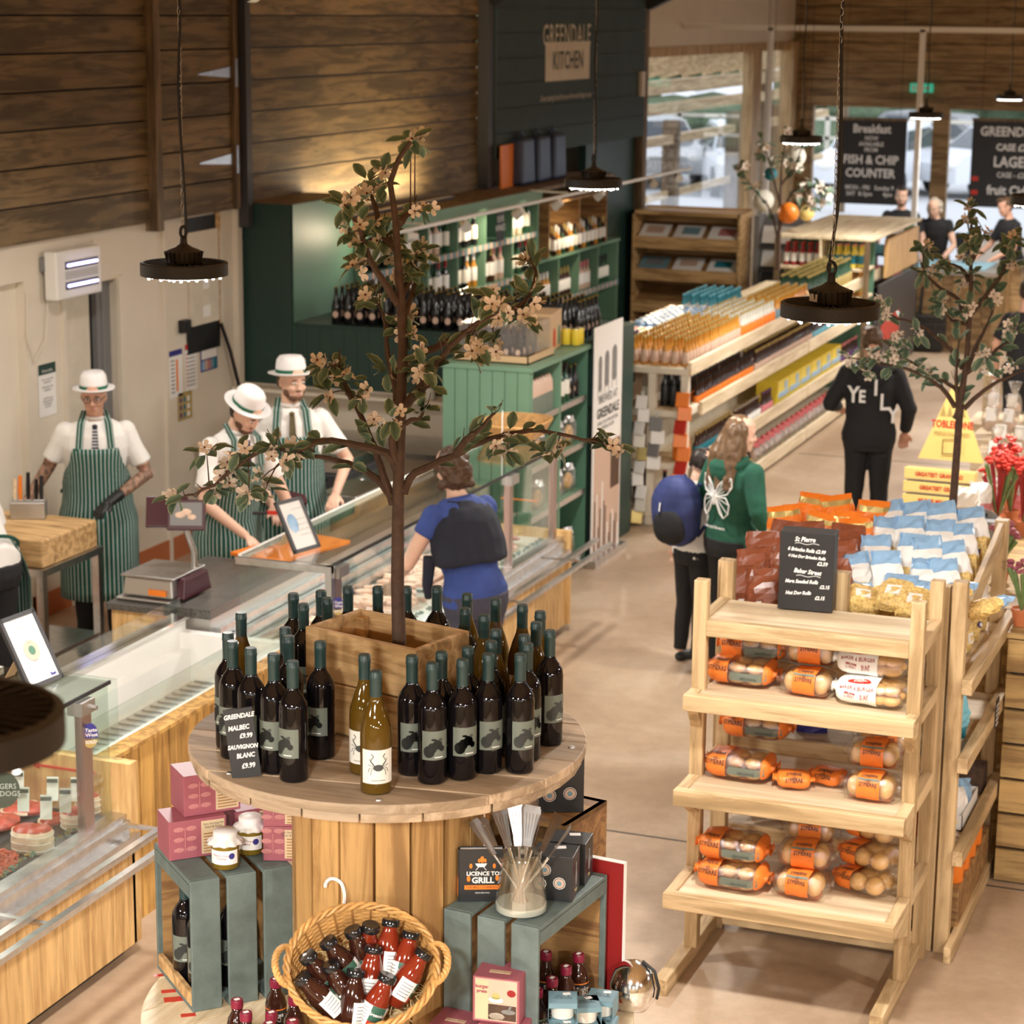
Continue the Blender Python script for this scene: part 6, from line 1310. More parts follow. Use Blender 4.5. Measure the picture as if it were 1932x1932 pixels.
# bins
for x0, x1 in ((U0+.061, U0+.499), (U0+.561, U1-.131)):
    m = MB(); m.bar(((x0+x1)/2, V0+.04, 1.30), ((x0+x1)/2, V1-.08, 1.50), x1-x0, .018); obj('bin_floor', m, 'ply', t); B('bin_front', (x0, V0+.005, 1.27), (x1, V0+.03, 1.40), 'pine', t, .002)
for x in (U0+.03, U0+.53, U1-.03):
    m = MB(); m.bar((x, V0+.07, 1.40), (x, V1-.06, 1.60), .025, .11); obj('bin_side', m, 'pine_y', t, bev=.002)
def sack(label, cols, w_=.16, d_=.09, h_=.22, cat='snack bag', group='bags in the rear bins', name='snack_bag', split=None, seed=1, white=True):
    """an upright pillow bag with crimped top, colours switch with height"""
    rnd = random.Random(seed); t = thing(name, label, cat, (0, 0, 0), 0, group); m = MB(); n = 16; k = 10; vs = []
    for i in range(k+1):
        f = i/k; a = w_/2*(.90+.10*math.sin(PI*f)) * (1 if f < .93 else 1.04); b = d_/2*max(.05, (math.sin(PI*min(f*.9+.12, 1)))**.6)
        for j in range(n): q = 2*PI*j/n; c, s = math.cos(q), math.sin(q); vs.append((a*math.copysign(abs(c)**.7, c)+rnd.uniform(-.006, .006), b*math.copysign(abs(s)**.8, s)+rnd.uniform(-.007, .007), f*h_+rnd.uniform(-.003, .003)))
    m.add(vs, [(i*n+j, i*n+(j+1) % n, (i+1)*n+(j+1) % n, (i+1)*n+j) for i in range(k) for j in range(n)]+[tuple(range(n-1, -1, -1)), tuple(range(k*n, k*n+n))])
    th = split or [(0, 0)]
    def mi(f): z = sum(m.v[i][2] for i in f)/len(f)/h_; r = 0; 
    ms = []
    for f in m.f:
        z = sum(m.v[i][2] for i in f)/len(f)/h_; c = 0
        for a, idx in th:
            if z >= a: c = idx
        ms.append(c)
    m.m = ms; obj('bag', m, cols, t, False)
    if white: g = MB(); g.box((0, -d_*.46, h_*.36), (w_*.42, .006, h_*.24)); obj('label_panel', g, 'paper', t)
    return t
brn = [sack('x', ['brown_bag', 'gold', 'paper'], .17, .12, .25, 'snack bag', 'brown foil bags in the left bin', 'snack_bag', [(0, 0), (.86, 1), (.93, 0)], s) for s in (1, 2)]
org = [sack('x', ['orange', 'gold', 'paper'], .16, .11, .22, 'snack bag', 'orange foil bags in the left bin', 'snack_bag', [(0, 0), (.84, 1), (.92, 0)], s) for s in (3,)]
pas = [sack('x', ['pasta', 'paper', 'bag_navy', 'bag_blue'], .135, .085, .33, 'pasta bag', 'tall pasta bags in the right bin', 'pasta_bag', [(0, 0), (.48, 1), (.76, 2), (.82, 3)], s, False) for s in (4, 5)]
for p_ in pas: m = MB(); m.box((0, -.047, .09), (.045, .006, .028), .0, 0, R(10), R(20)); obj('blue_roundel', m, 'bag_navy', p_); m = MB(); m.box((0, -.051, .09), (.030, .003, .016), 0, 0, R(10), R(20)); obj('roundel_panel', m, 'paper', p_)
shl = [sack('x', ['orange_pasta' if 0 else 'pasta', 'bag_navy', 'bag_blue'], .15, .08, .22, 'pasta bag', 'short pasta bags spilling over the front of the right bin', 'pasta_bag', [(0, 0), (.66, 1), (.74, 2)], s) for s in (6,)]
def binz(y): return 1.31+(y-V0-.04)*.2
bi = 0
bl = [(-2.36, 9.02, .4, 'front left'), (-2.25, 9.0, .1, 'front, beside the left post'), (-2.05, 9.06, -.1, 'front right, with a white panel'), (-1.98, 9.16, -.3, 'right side'), (-2.33, 9.2, .3, 'left side, second row'), (-2.2, 9.18, 0, 'middle, second row'), (-2.08, 9.24, .2, 'third row right of centre'), (-2.34, 9.38, -.2, 'left side, fourth row'), (-2.24, 9.34, .2, 'middle, third row'), (-2.12, 9.40, -.3, 'middle, fourth row'), (-1.99, 9.36, .1, 'right side, fourth row'), (-2.3, 9.50, .1, 'left, fifth row'), (-2.18, 9.52, -.1, 'middle, fifth row'), (-2.03, 9.52, .3, 'right, fifth row')]
for i, (x, y, rz, wh) in enumerate(bl): place(brn[i % 2], (x, y, binz(y)), 0, 'brown foil snack bag in the left bin, ' + wh, rot=(random.uniform(-.25, .05), random.uniform(-.15, .15), rz+R(10)))
for i, (x, y, rz, wh) in enumerate([(-2.33, 9.70, .2, 'furthest left at the back'), (-2.2, 9.66, -.2, 'left of centre at the back'), (-2.08, 9.70, .1, 'right of centre at the back'), (-1.98, 9.64, -.3, 'at the right divider'), (-2.27, 9.85, .1, 'in the very last row, left'), (-2.12, 9.86, .2, 'in the very last row, middle'), (-1.99, 9.84, .2, 'in the very last row, right')]):
    place(org[0], (x, y, binz(y)+.02), 0, 'orange foil snack bag in the left bin, ' + wh, rot=(random.uniform(-.25, .1), random.uniform(-.2, .2), rz+R(10)))
k = 0
rows = ['second', 'third', 'fourth', 'last']; cols_ = ['left', 'left of centre', 'right of centre', 'right']
for r_ in range(4):
    for c_ in range(4):
        y = 9.13+.19*r_; x = -1.86+.125*c_+.02*(r_ % 2); place(pas[k % 2], (x, y, binz(y)+.005), 0, 'tall blue topped pasta bag leaning in the right bin, %s row, %s' % (rows[r_], cols_[c_]), rot=(-.62+random.uniform(-.08, .08), random.uniform(-.25, .05), R(8)+random.uniform(-.2, .2))); k += 1
for i, (x, y, a, b, wh) in enumerate([(-1.84, 9.03, -1.25, .3, 'lying at the left front corner'), (-1.72, 9.0, -1.1, -.1, 'lying flat at the front edge'), (-1.62, 8.99, -1.0, .2, 'hanging over the front board'), (-1.52, 9.05, -1.2, -.4, 'at the right front corner'), (-1.43, 9.12, -1.3, -1.0, 'resting over the right side board')]):
    place(shl[0], (x, y, 1.43+.03*(i % 2)), 0, 'short pasta bag at the front of the right bin, ' + wh, rot=(a, b*.4, b))
# bags and tins on the right side shelves
for i, (y, z, wh) in enumerate([(9.05, 1.19, 'nearest on the upper side shelf'), (9.2, 1.19, 'second on the upper side shelf'), (9.38, 1.19, 'third on the upper side shelf'), (9.58, 1.19, 'fourth on the upper side shelf'), (9.78, 1.19, 'furthest on the upper side shelf')]):
    place(shl[0] if i < 3 else pas[i % 2], (-1.46, y, z), 0, 'pasta bag standing at the right side, ' + wh, rot=(-.1, .12, R(80)), scale=.85)
tq = sack('turquoise food bag standing on the second side shelf', ['skyblue', 'teal'], .14, .08, .19, 'food bag', None, 'food_bag', [(0, 1), (.3, 0)], 8, False); tq.location = (-1.455, 9.22, .85); tq.rotation_euler = (0, .1, R(70))
tq = sack('pale blue food bag at the near end of the second side shelf', ['bag_blue', 'paper'], .13, .08, .13, 'food bag', None, 'food_bag', [(0, 0), (.6, 1)], 9, False); tq.location = (-1.455, 9.04, .85); tq.rotation_euler = (0, .1, R(70))
for i, (y, c, wh) in enumerate([(9.03, 'yellow', 'yellow packet hanging over the lowest side shelf'), (9.30, 'paper', 'white and blue packet in the open carton'), (9.42, 'bag_blue', 'blue packet in the open carton')]):
    s_ = sack(wh, [c, 'red'], .12, .07, .16, 'packet', None, 'food_packet', None, 10+i, False); s_.location = (-1.45, y, .44); s_.rotation_euler = (0, .25, R(75))
t = thing('open_carton', 'open white carton on the lowest side shelf', 'box', (-1.47, 9.42, .438), 0); m = MB(); m.b2((-.07, -.2, 0), (.07, .2, .004)); m.b2((.066, -.2, 0), (.07, .2, .07)); m.b2((-.07, -.2, 0), (.07, -.196, .07)); m.b2((-.07, .196, 0), (.07, .2, .07)); obj('tray', m, 'paper', t)
solo('small_box', 'small brown box at the far end of the lowest side shelf', 'box', MB().box((0, 0, .055), (.12, .16, .11)), 'bark', (-1.46, 9.80, .438), bev=.003)
t = thing('price_card', 'patterned price card clipped on the second side board', 'card', (U1+.047, 9.62, .86), 0); m = MB(); m.b2((0, -.04, -.06), (.004, .04, .07)); obj('card', m, 'slate', t); m = MB()
for k in range(5): m.b2((.004, -.032, -.05+.022*k), (.005, .030, -.043+.022*k))
obj('chalk_line', m, 'chalk', t)
solo('wooden_chest', 'old wooden crate on the floor carrying a row of tins', 'crate', MB().b2((-.12, -.42, 0), (.10, .42, .24)), 'old_crate', (-1.47, 9.46, 0), bev=.004)
def tin():
    t = thing('biscuit_tin', 'x', 'tin'); m = MB(); m.lathe([(.048, 0), (.050, .003), (.050, .125)], 24); obj('lower_wall', m, 'orange', t, 'auto'); m = MB(); m.lathe([(.050, .125), (.050, .19), (.048, .194), (0, .192)], 24); obj('upper_wall', m, 'white_gloss', t, 'auto')
    for z in (.165, .178): m = MB(); m.lathe([(.0502, z), (.0515, z+.003), (.0502, z+.006)], 24); obj('rim', m, 'steel', t)
    m = MB(); 
    for a in (.2, .7, -1.2): m.path(on_cyl(.0507, a, [(-.008, .02), (.004, .0), (-.004, -.025)], .10), .0016, 5)
    obj('figure_print', m, 'deep_red', t); return t
tn = tin()
for i, (y, wh) in enumerate([(9.14, 'nearest'), (9.30, 'second nearest'), (9.46, 'third'), (9.62, 'furthest')]): place(tn, (-1.42, y, .242), .4*i, wh + ' white and orange tin on the old crate at floor level')
# lower contents seen through the bread rack
for i, (x, z, c, wh) in enumerate([(-2.3, .84, 'bag_navy', 'dark blue packet on the middle shelf behind the bread rack'), (-2.05, .84, 'bag_navy', 'dark blue packet in the centre behind the bread rack'), (-1.75, .84, 'bag_blue', 'blue packet at the right behind the bread rack'), (-2.25, .43, 'bag_navy', 'navy packet low behind the left of the bread rack'), (-2.1, .43, 'purple', 'violet packet low behind the bread rack'), (-1.72, .43, 'deep_red', 'dark red bag low behind the right of the bread rack'), (-1.6, .43, 'red', 'red bag low behind the right of the bread rack'), (-2.3, 1.18, 'bag_navy', 'navy packet high behind the bread rack, left'), (-1.9, 1.18, 'bag_blue', 'blue packet high behind the bread rack, centre')]):
    s_ = sack(wh, [c], .15, .09, .2, 'packet', None, 'food_packet', None, 20+i, False); s_.location = (x, 9.1, z); s_.rotation_euler = (-.15, 0, .2)
# ================================================================ boarded plant display at the right edge
t = thing('boarded_display', 'low horizontally boarded wooden display wall at the right edge', 'display stand')
m = MB()
for k in range(7): m.b2((-1.33, 9.80, .01+.166*k), (2.0, 9.83, .166*(k+1)-.006))
obj('boarding', m, 'rack_clad', t); m = MB(); m.b2((-1.32, 9.831, 0), (2.0, 9.845, 1.16)); obj('backing', m, 'black', t); m = MB(); m.b2((-1.35, 9.79, 1.165), (2.0, 10.2, 1.19)); m.b2((-1.95, 10.2, 1.165), (2.0, 12.3, 1.19)); obj('top_board', m, 'rack_clad', t); m = MB(); m.b2((-1.33, 9.85, 0), (2, 10.2, 1.16)); m.b2((-1.93, 10.2, 0), (2, 12.28, 1.16)); obj('carcass', m, 'rack_clad', t)
t = thing('tiered_stand', 'dark tiered step with wooden edge on the boarded display', 'stand', (-.75, 10.75, 1.192)); m = MB(); m.b2((-.40, -.25, 0), (.6, .35, .20)); obj('step', m, 'dark_grey', t, bev=.01); m = MB(); m.b2((-.43, -.28, 0), (-.401, .3, .19)); obj('edge_board', m, 'pine_y', t)
def pitcher(label, px, py, Y, h_, n, red, pot='terracotta', sd=1):
    q = P(px, py, 1.192); rnd = random.Random(sd); t = thing('pitcher_plant', label, 'potted plant', q, 0, 'pitcher plants on the boarded display'); m = MB(); m.lathe([(.034, 0), (.045, .065), (.049, .066), (.049, .082), (.045, .082), (.042, .07), (0, .07)], 18); obj('pot', m, pot, t, 'auto')
    for k in range(n):
        a = rnd.uniform(0, 6.28); r = rnd.uniform(.02, .08)*h_/.22; hh = h_*rnd.uniform(.7, 1.05); m = MB(); tip = V((r*math.cos(a), r*math.sin(a), .07+hh)); m.path([(0, 0, .06), tip*.5+V((0, 0, .05)), tip], [.004, .008, .013], 7); obj('pitcher', m, 'plant_green' if not red else ('deep_red' if k % 3 else 'plant_green'), t, True)
        g = MB(); [g.ell(tip+V((rnd.uniform(-.02, .02), rnd.uniform(-.015, .015), .012+.008*e)), (.017, .012, .010), 7, 5) for e in range(4)]; obj('hood', g, 'red' if red else 'mauve', t)
    return t
pitcher('green pitcher plant in a terracotta pot beside the bin post', 1886, 1098, 10.15, .20, 7, 0, sd=2); pitcher('pitcher plant with red tips in a white banded pot at the edge', 1926, 1180, 10.0, .22, 6, 0, sd=3)
for i, (px, py, wh) in enumerate([(1880, 1000, 'deep red pitcher plant left of its group'), (1905, 990, 'deep red pitcher plant in the centre of its group'), (1928, 1010, 'deep red pitcher plant at the photo edge'), (1893, 960, 'tallest deep red pitcher plant at the back')]): pitcher(wh, px, py, 10.75+.1*(i == 3), .30, 12, 1, sd=5+i)
t = thing('slotted_box', 'grey plastic carrier with a slotted handle behind the post', 'carrier', P(1850, 1012, 1.192), .1); m = MB(); m.box((0, 0, .05), (.20, .14, .10)); obj('body', m, 'mid_grey', t, bev=.01); m = MB(); pts = [(-.085, 0)]+[(.085*math.cos(a), .10+.05*math.sin(a)) for a in [PI-PI*k/10 for k in range(11)]]+[(.085, 0)]; m.prism(pts, -.003, .003, 0, Matrix(((1, 0, 0, 0), (0, 0, -1, 0), (0, 1, 0, 0), (0, 0, 0, 1)))); obj('handle_plate', m, 'mid_grey', t); m = MB(); m.box((0, -.005, .118), (.06, .006, .018)); obj('handle_slot', m, 'ink', t)
# chocolate bar stand
t = thing('chocolate_stand', 'yellow stepped stand of personalised chocolate boxes with a triangular header', 'display stand', (-2.22, 13.2, 0), R(-2))
m = MB(); m.b2((-.20, -.32, 0), (.20, .25, .803)); obj('base', m, 'card', t); m = MB(); Ft = Matrix(((1, 0, 0, 0), (0, 0, -1, .12), (0, 1, 0, 0), (0, 0, 0, 1))); m.prism([(-.20, 1.25), (.20, 1.25), (.02, 1.72), (-.01, 1.72)], 0, .008, 0, Ft); obj('header', m, 'tan_panel' if 0 else 'yellow_soft', t)
text('TOBLERONE', .062, Ft @ Matrix.Translation((0, 1.47, .010)), 'red', t, bold=.002, sx=.72); text('PERSONALISED', .036, Ft @ Matrix.Translation((0, 1.41, .010)), 'gold', t, bold=.001, sx=.9)
m = MB(); 
for x in (-.06, -.02, .02, .06): m.prism([(x-.018, 1.52), (x+.018, 1.52), (x, 1.59)], .0085, .010, 0, Ft)
obj('peak_print', m, 'gold', t)
m = MB(); m.path([Ft @ V(p) for p in ((-.05, 1.29, .02), (-.05, 1.38, .02), (.06, 1.39, .02), (.06, 1.30, .02), (-.05, 1.29, .02))], .003, 5); obj('wire_frame', m, 'black', t)
names = ['GREATEST GRANDAD', 'GREATEST GRAN', 'MUN = MY HERO'.replace('MUN =', 'MUM IS'), 'BEST MUM', 'BEST DAD', 'LOVE YOU MUM']
for i, nmx in enumerate(names):
    z = 1.19-.077*i; k = thing('chocolate_bar_box', 'yellow chocolate box row %s on the stepped stand' % ['at the top', 'second from the top', 'third from the top', 'fourth from the top', 'fifth from the top', 'at the bottom'][i], 'box', (-2.22, 13.02-.012*i, z), R(-2), 'yellow chocolate boxes'); m = MB(); Mx = Matrix(((0, 0, 1, 0), (1, 0, 0, 0), (0, 1, 0, 0), (0, 0, 0, 1))); m.prism([(-.05, 0), (.05, 0), (.05, .058), (-.05, .066)], -.21, .21, 0, Mx); obj('carton', m, 'yellow_soft', k, bev=.003)
    text(nmx, .034, Matrix(((1, 0, 0, 0), (0, 0, -1, -.052), (0, 1, 0, .032), (0, 0, 0, 1))), 'red', k, bold=.0012, sx=.85); m = MB(); m.b2((-.19, -.06, -.012), (.19, -.055, -.004)); obj('tray_edge', m, 'ink', k)
# cellophane bags with header cards on the right
rnd = random.Random(4)
def cello():
    t = thing('cellophane_bag', 'x', 'bag'); m = MB(); m.ell((0, 0, .10), (.06, .045, .10), 10, 8); m.lathe([(.02, .19), (.05, .27)], 10); obj('film', m, 'film', t, 'all'); m = MB(); m.ell((0, 0, .07), (.05, .038, .06), 8, 6); obj('content', m, 'rose', t); m = MB(); m.box((0, -.045, .14), (.07, .004, .09), rx=R(-12)); obj('header_card', m, 'paper', t); return t
cb = cello(); rn = ['front', 'second', 'third', 'fourth', 'fifth', 'back']
for r_ in range(6):
    for c_ in range(6): place(cb, (-1.90-.10*r_+.14*c_+.05*(r_ % 2), 13.35+.5*r_, .98+.02*r_), rnd.uniform(-.3, .3), 'clear cellophane bag with white card right of the yellow stand, %s row' % rn[r_], 'cellophane bags in the %s row of the right display' % rn[r_])
t = thing('gift_table', 'low wooden table stepped under the cellophane bags', 'table', (-1.5, 13.85, 0)); m = MB()
for r_ in range(6): m.b2((-.5-.10*r_, -.75+.5*r_, .90), (.8, -.25+.5*r_, .975+.02*r_))
obj('steps', m, 'ply', t).name = 'stepped_top'; m = MB(); m.b2((-.48, -.7, 0), (.78, 2.2, .9)); obj('carcass', m, 'ply', t)
for i, (px, py, c) in enumerate([(1846, 1000, 'pink'), (1870, 985, 'rose'), (1925, 985, 'pink'), (1822, 1010, 'rose')]):
    q = P(px, py, 1.192); s_ = sack(['pink wrapped bunch behind the pasta bags', 'pale pink wrapped bunch left of the red plants', 'pink wrapped bunch above the red plants', 'small pale wrapped bunch near the tree trunk'][i], [c, 'paper'], .13, .09, .26, 'bouquet', None, 'wrapped_bouquet', [(0, 0), (.6, 1)], 40+i, False); s_.location = (q.x, min(q.y, 12.2), 1.192)
t = thing('slatted_basket', 'pale slatted wooden tub at the right edge near the aisle end', 'basket', P(1925, 780, .3), 0); t.location.z = 0; m = MB()
for k in range(26): a = 2*PI*k/26; m.box((.34*math.cos(a), .34*math.sin(a), .33), (.012, .07, .66), a)
obj('slat_wall', m, 'pale_shelf', t); m = MB(); m.lathe([(.35, .62), (.36, .63), (.36, .67), (.34, .67)], 30); m.lathe([(0, .5), (.33, .5), (.33, .52), (0, .52)], 24); obj('rim', m, 'pale_shelf', t)
# ================================================================ people
plain('tattoo', (.30, .17, .11), .55, var=.85, vs=38)
def person(label, loc, rz, h=1.76, lean=0, arms=None, head=(0, 0), skin='skin', top=('shirt_white', 'short'), bottom='black_cloth', hair=None, hat=None, apron=False, beard=False, glasses=False, tie=None, sit=False, vox=.008, wid=1, glove=None, tattoo=False, girl=False, group=None):
    t = thing('person', label, 'person', loc, rz, group); s = h/1.78; hipz = .93*s if not sit else .50
    RL_ = Matrix.Rotation(lean, 3, 'X'); piv = V((0, 0, .95*s))
    dz = 0 if not sit else -.43*s
    def tp(x, y, z):
        p = V((x, y, z))*s
        if p.z > piv.z: p = piv + RL_ @ (p-piv)
        return p+V((0, 0, dz))
    def lt(z): return lean if z > .95 else 0
    secs = [(.84, .150, .105), (.90, .165, .118), (.97, .170, .120), (1.08, .145 if not girl else .130, .108), (1.2, .155, .112), (1.32, .172, .120), (1.41, .165, .105), (1.465, .115, .080), (1.495, .066, .062)]
    def torso(m, add, z0=0, z1=9, ws=1):
        m.loft([(tp(0, 0, z), (a*wid*ws+add)*s, (b*(1+(wid-1)*.7)*ws+add)*s, lt(z)) for z, a, b in secs if z0 <= z <= z1])
    sh = {}
    arms = arms or {-1: ((-.27, .02, 1.16), (-.28, -.06, .92)), 1: ((.27, .02, 1.16), (.28, -.06, .92))}
    def limb(m, pts, rad):
        fine = []; rr = []
        for i in range(len(pts)-1):
            for k in range(4): a = k/4; fine.append(pts[i]*(1-a)+pts[i+1]*a); rr.append(rad[i]*(1-a)+rad[i+1]*a)
        fine.append(pts[-1]); rr.append(rad[-1]); m.path(fine, rr, 12)
        m.ell(pts[0], (rad[0],)*3, 10, 7); 
        for p, r in zip(pts[1:-1], rad[1:-1]): m.ell(p, (r,)*3, 10, 7)
    b = MB(); torso(b, -.004)
    Hc = tp(0, -.015, 1.655); nk = tp(0, .0, 1.47); Mh = Matrix.Rotation(head[1], 3, 'Z') @ Matrix.Rotation(head[0], 3, 'X')
    Hc = tp(0, .0, 1.55) + Mh @ V((0, -.02, .105))*s
    limb(b, [nk, tp(0, .0, 1.54), Hc+Mh @ V((0, .01, -.05))*s], [.060*s, .054*s, .052*s])
    hs = [(-.112, .026, .034, -.052), (-.100, .042, .052, -.034), (-.075, .056, .072, -.016), (-.035, .066, .086, -.003), (.005, .071, .092, .002), (.04, .074, .095, .004), (.075, .070, .090, .006), (.102, .052, .068, .008), (.118, .022, .03, .010)]
    vs = []; n = 20
    for z, a, bb_, y in hs:
        for j in range(n): q = 2*PI*j/n; vs.append(Hc + Mh @ V((a*math.cos(q), y+bb_*math.sin(q), z))*s)
    b.add(vs, [(i*n+j, i*n+(j+1) % n, (i+1)*n+(j+1) % n, (i+1)*n+j) for i in range(len(hs)-1) for j in range(n)]+[tuple(range(n-1, -1, -1)), tuple(range((len(hs)-1)*n, len(hs)*n))])
    def he(m, c, r, mi=0): m.ell(Hc+Mh @ V(c)*s, [x*s for x in r], 10, 7, mi, Mh)
    he(b, (0, -.094, -.018), (.012, .016, .022)); he(b, (0, -.100, -.030), (.016, .014, .010)); he(b, (0, -.086, .024), (.048, .010, .008)); he(b, (0, -.084, -.062), (.024, .010, .007))
    for q in (-1, 1): he(b, (q*.073, .008, -.012), (.009, .018, .028)); he(b, (q*.035, -.070, -.030), (.022, .018, .018))
    hands = []
    for q in (-1, 1):
        S0 = tp(q*.165*wid, .0, 1.415); el, wr = [V(x) for x in arms[q]]; el = tp(*el); wr = tp(*wr); sh[q] = (S0, el, wr)
        limb(b, [S0, el, wr], [.052*s, .040*s, .026*s]); d = (wr-el).normalized(); sd = d.cross(V((0, 0, 1))); sd = sd.normalized() if sd.length > .2 else V((1, 0, 0)); up = sd.cross(d)
        Mx = Matrix(((sd.x, up.x, d.x), (sd.y, up.y, d.y), (sd.z, up.z, d.z))); pc_ = wr+d*.045*s
        hm = MB() if glove == q else b; add = .003 if glove == q else 0
        hm.ell(pc_, ((.040+add)*s, (.017+add)*s, (.052+add)*s), 12, 8, 0, Mx)
        for k, (o, ln) in enumerate(((-.030, .062), (-.010, .074), (.011, .070), (.031, .056))):
            p0 = pc_+sd*o*s+d*.030*s; p1 = p0+(d*ln*.5-up*.012+sd*o*.15)*s; p2 = p1+(d*ln*.35-up*.030)*s; hm.path([p0, p1, p2], [(.0092+add)*s, (.0088+add)*s, (.0072+add)*s], 8)
        p0 = pc_-sd*q*.030*s-d*.015*s; hm.path([p0, p0+(-sd*q*.026+d*.028-up*.008)*s, p0+(-sd*q*.030+d*.055-up*.018)*s], [(.012+add)*s, (.0105+add)*s, (.008+add)*s], 8)
        if glove == q: limb(hm, [el*.25+wr*.75, wr, pc_], [.036*s, .031*s, .030*s]); remesh(hm, 'glove', 'black', .006, t)
    for q in (-1, 1):
        if not sit: hp, kn, an = tp(q*.085, 0, .90), tp(q*.095, -.02, .50), tp(q*.10, .015, .09); ft = tp(q*.11, -.06, .035)
        else: hp, kn, an = tp(q*.09, 0, .90), tp(q*.11, -.42, .92), tp(q*.11, -.42, .50); ft = tp(q*.11, -.48, .46)
        sh[q] += (hp, kn, an, ft); limb(b, [hp, kn, an], [.080*s, .055*s, .038*s]); b.ell(ft, (.040*s, .10*s, .035*s), 10, 7)
    remesh(b, 'body', skin, vox, t, smooth_it=1)
    # face
    for q in (-1, 1):
        m = MB(); he(m, (q*.029, -.0845, .004), (.0125, .007, .0065)); e = obj('eye', m, 'paper', t, True); m = MB(); he(m, (q*.029, -.0905, .003), (.0058, .003, .0058)); obj('pupil', m, 'black_gloss', e, True)
        m = MB(); he(m, (q*.030, -.093, .024), (.019, .005, .0045)); obj('eyebrow', m, 'stubble' if hair != 'hair_fair' else 'hair_fair', t, True)
    m = MB(); he(m, (0, -.094, -.062), (.019, .004, .0035)); obj('mouth', m, 'mauve_leaf', t, True)
    if beard: m = MB(); he(m, (0, -.048, -.088), (.050, .046, .032)); he(m, (0, -.091, -.045), (.028, .008, .006)); [he(m, (q*.052, -.03, -.06), (.014, .034, .026)) for q in (-1, 1)]; remesh(m, 'beard', 'stubble', .006, t)
    if glasses:
        m = MB()
        for q in (-1, 1): m.path([Hc+Mh @ V((q*.031+.022*math.cos(a), -.104, .002+.016*math.sin(a)))*s for a in [2*PI*k/12 for k in range(13)]], .0022*s, 5); m.path([Hc+Mh @ V(p)*s for p in ((q*.053, -.103, .004), (q*.075, -.02, .004))], .002*s, 5)
        obj('glasses', m, 'black', t)
    if hair:
        hm = MB(); kind = hair[1]
        he(hm, (0, .018, .034), (.083, .100, .092)) if not hat else he(hm, (0, .024, -.005), (.0755, .080, .050))
        if kind == 'short':
            for q in (-1, 1): he(hm, (q*.053, .03, -.01), (.026, .055, .045))
            if not hat: he(hm, (0, -.045, .105), (.062, .05, .030))
        if kind == 'bob':
            for k in range(26): a = PI*(k/25)*1.2-.3; z = random.uniform(-.10, .05); he(hm, (.082*math.cos(a), .02+.095*math.sin(a), z), (.026, .026, .030))
            he(hm, (0, .05, -.05), (.085, .070, .085))
        if kind == 'long':
            for q in (-1, 0, 1): limb(hm, [Hc+Mh @ V((q*.055, .045, .03))*s, tp(q*.070, .085, 1.52), tp(q*.085, .135, 1.30)], [.062*s, .060*s, .030*s])
            limb(hm, [Hc+Mh @ V((-.068, -.01, .04))*s, Hc+Mh @ V((-.076, -.02, -.10))*s, tp(-.10, -.10, 1.30)], [.026*s, .028*s, .014*s])
            limb(hm, [Hc+Mh @ V((.068, .0, .04))*s, Hc+Mh @ V((.078, -.005, -.10))*s, tp(.12, -.09, 1.22)], [.026*s, .028*s, .014*s])
        if kind == 'bun': he(hm, (0, .085, .09), (.045, .045, .045))
        remesh(hm, 'hair', hair[0], vox, t, .010*s, 22 if kind != 'bob' else 34)
    if hat:
        Mt_ = Mh @ Matrix.Rotation(R(-8), 3, 'X'); c = Hc+Mt_ @ V((0, .010, .040))*s; W = lambda i, a: (1+.16*abs(math.sin(a)))
        m = MB(); m.lathe([(.084*s, 0), (.083*s, .045*s), (.077*s, .085*s), (.060*s, .108*s), (.030*s, .104*s), (0, .094*s)], 28, c, Mt_, wob=W); obj('hat_crown', m, 'hat_white', t, 'all')
        m = MB(); m.lathe([(.0855*s, .002), (.0850*s, .028*s)], 28, c, Mt_, wob=W); obj('hat_band', m, 'band_green', t, True)
        m = MB(); m.lathe([(.080*s, .004), (.105*s, -.004), (.128*s, .004), (.130*s, .010), (.105*s, .003), (.080*s, .010)], 28, c, Mt_, wob=lambda i, a: (1+.13*abs(math.sin(a)))); obj('hat_brim', m, 'hat_white', t, 'all')
    # clothing
    mt, sl = top; m = MB(); torso(m, .016, .89, ws=1.03)
    for q in (-1, 1):
        S0, el, wr = sh[q][:3]; r0 = .065*s
        if sl == 'short': e2 = S0*.25+el*.75; limb(m, [S0, (S0+e2)/2, e2], [r0, .062*s, .066*s])
        elif sl == 'long': limb(m, [S0, el, el*.12+wr*.88], [r0+.006, .062*s, .044*s])
        elif sl == 'three': limb(m, [S0, el, el*.62+wr*.38], [r0, .060*s, .056*s])
        elif sl == 'cap': e2 = S0*.6+el*.4; limb(m, [S0, e2], [r0, .060*s])
    remesh(m, 'shirt' if mt == 'shirt_white' else 'top', mt, vox*1.15, t, .0055, 11)
    m = MB(); m.loft([(tp(0, 0, z), (a*wid+.022)*s, (b*wid+.022)*s, 0) for z, a, b in secs[:3]])
    for q in (-1, 1): hp, kn, an = sh[q][3:6]; limb(m, [hp, kn, an*.97+kn*.03], [.098*s*(wid**.5), .072*s, .056*s])
    remesh(m, 'trousers', bottom, vox*1.2, t, .006, 9)
    for q in (-1, 1): m = MB(); m.ell(sh[q][6]+V((0, -.01, 0)), (.048*s, .125*s, .042*s), 12, 8, 0, None, .8); obj('shoe', m, 'black', t, True)
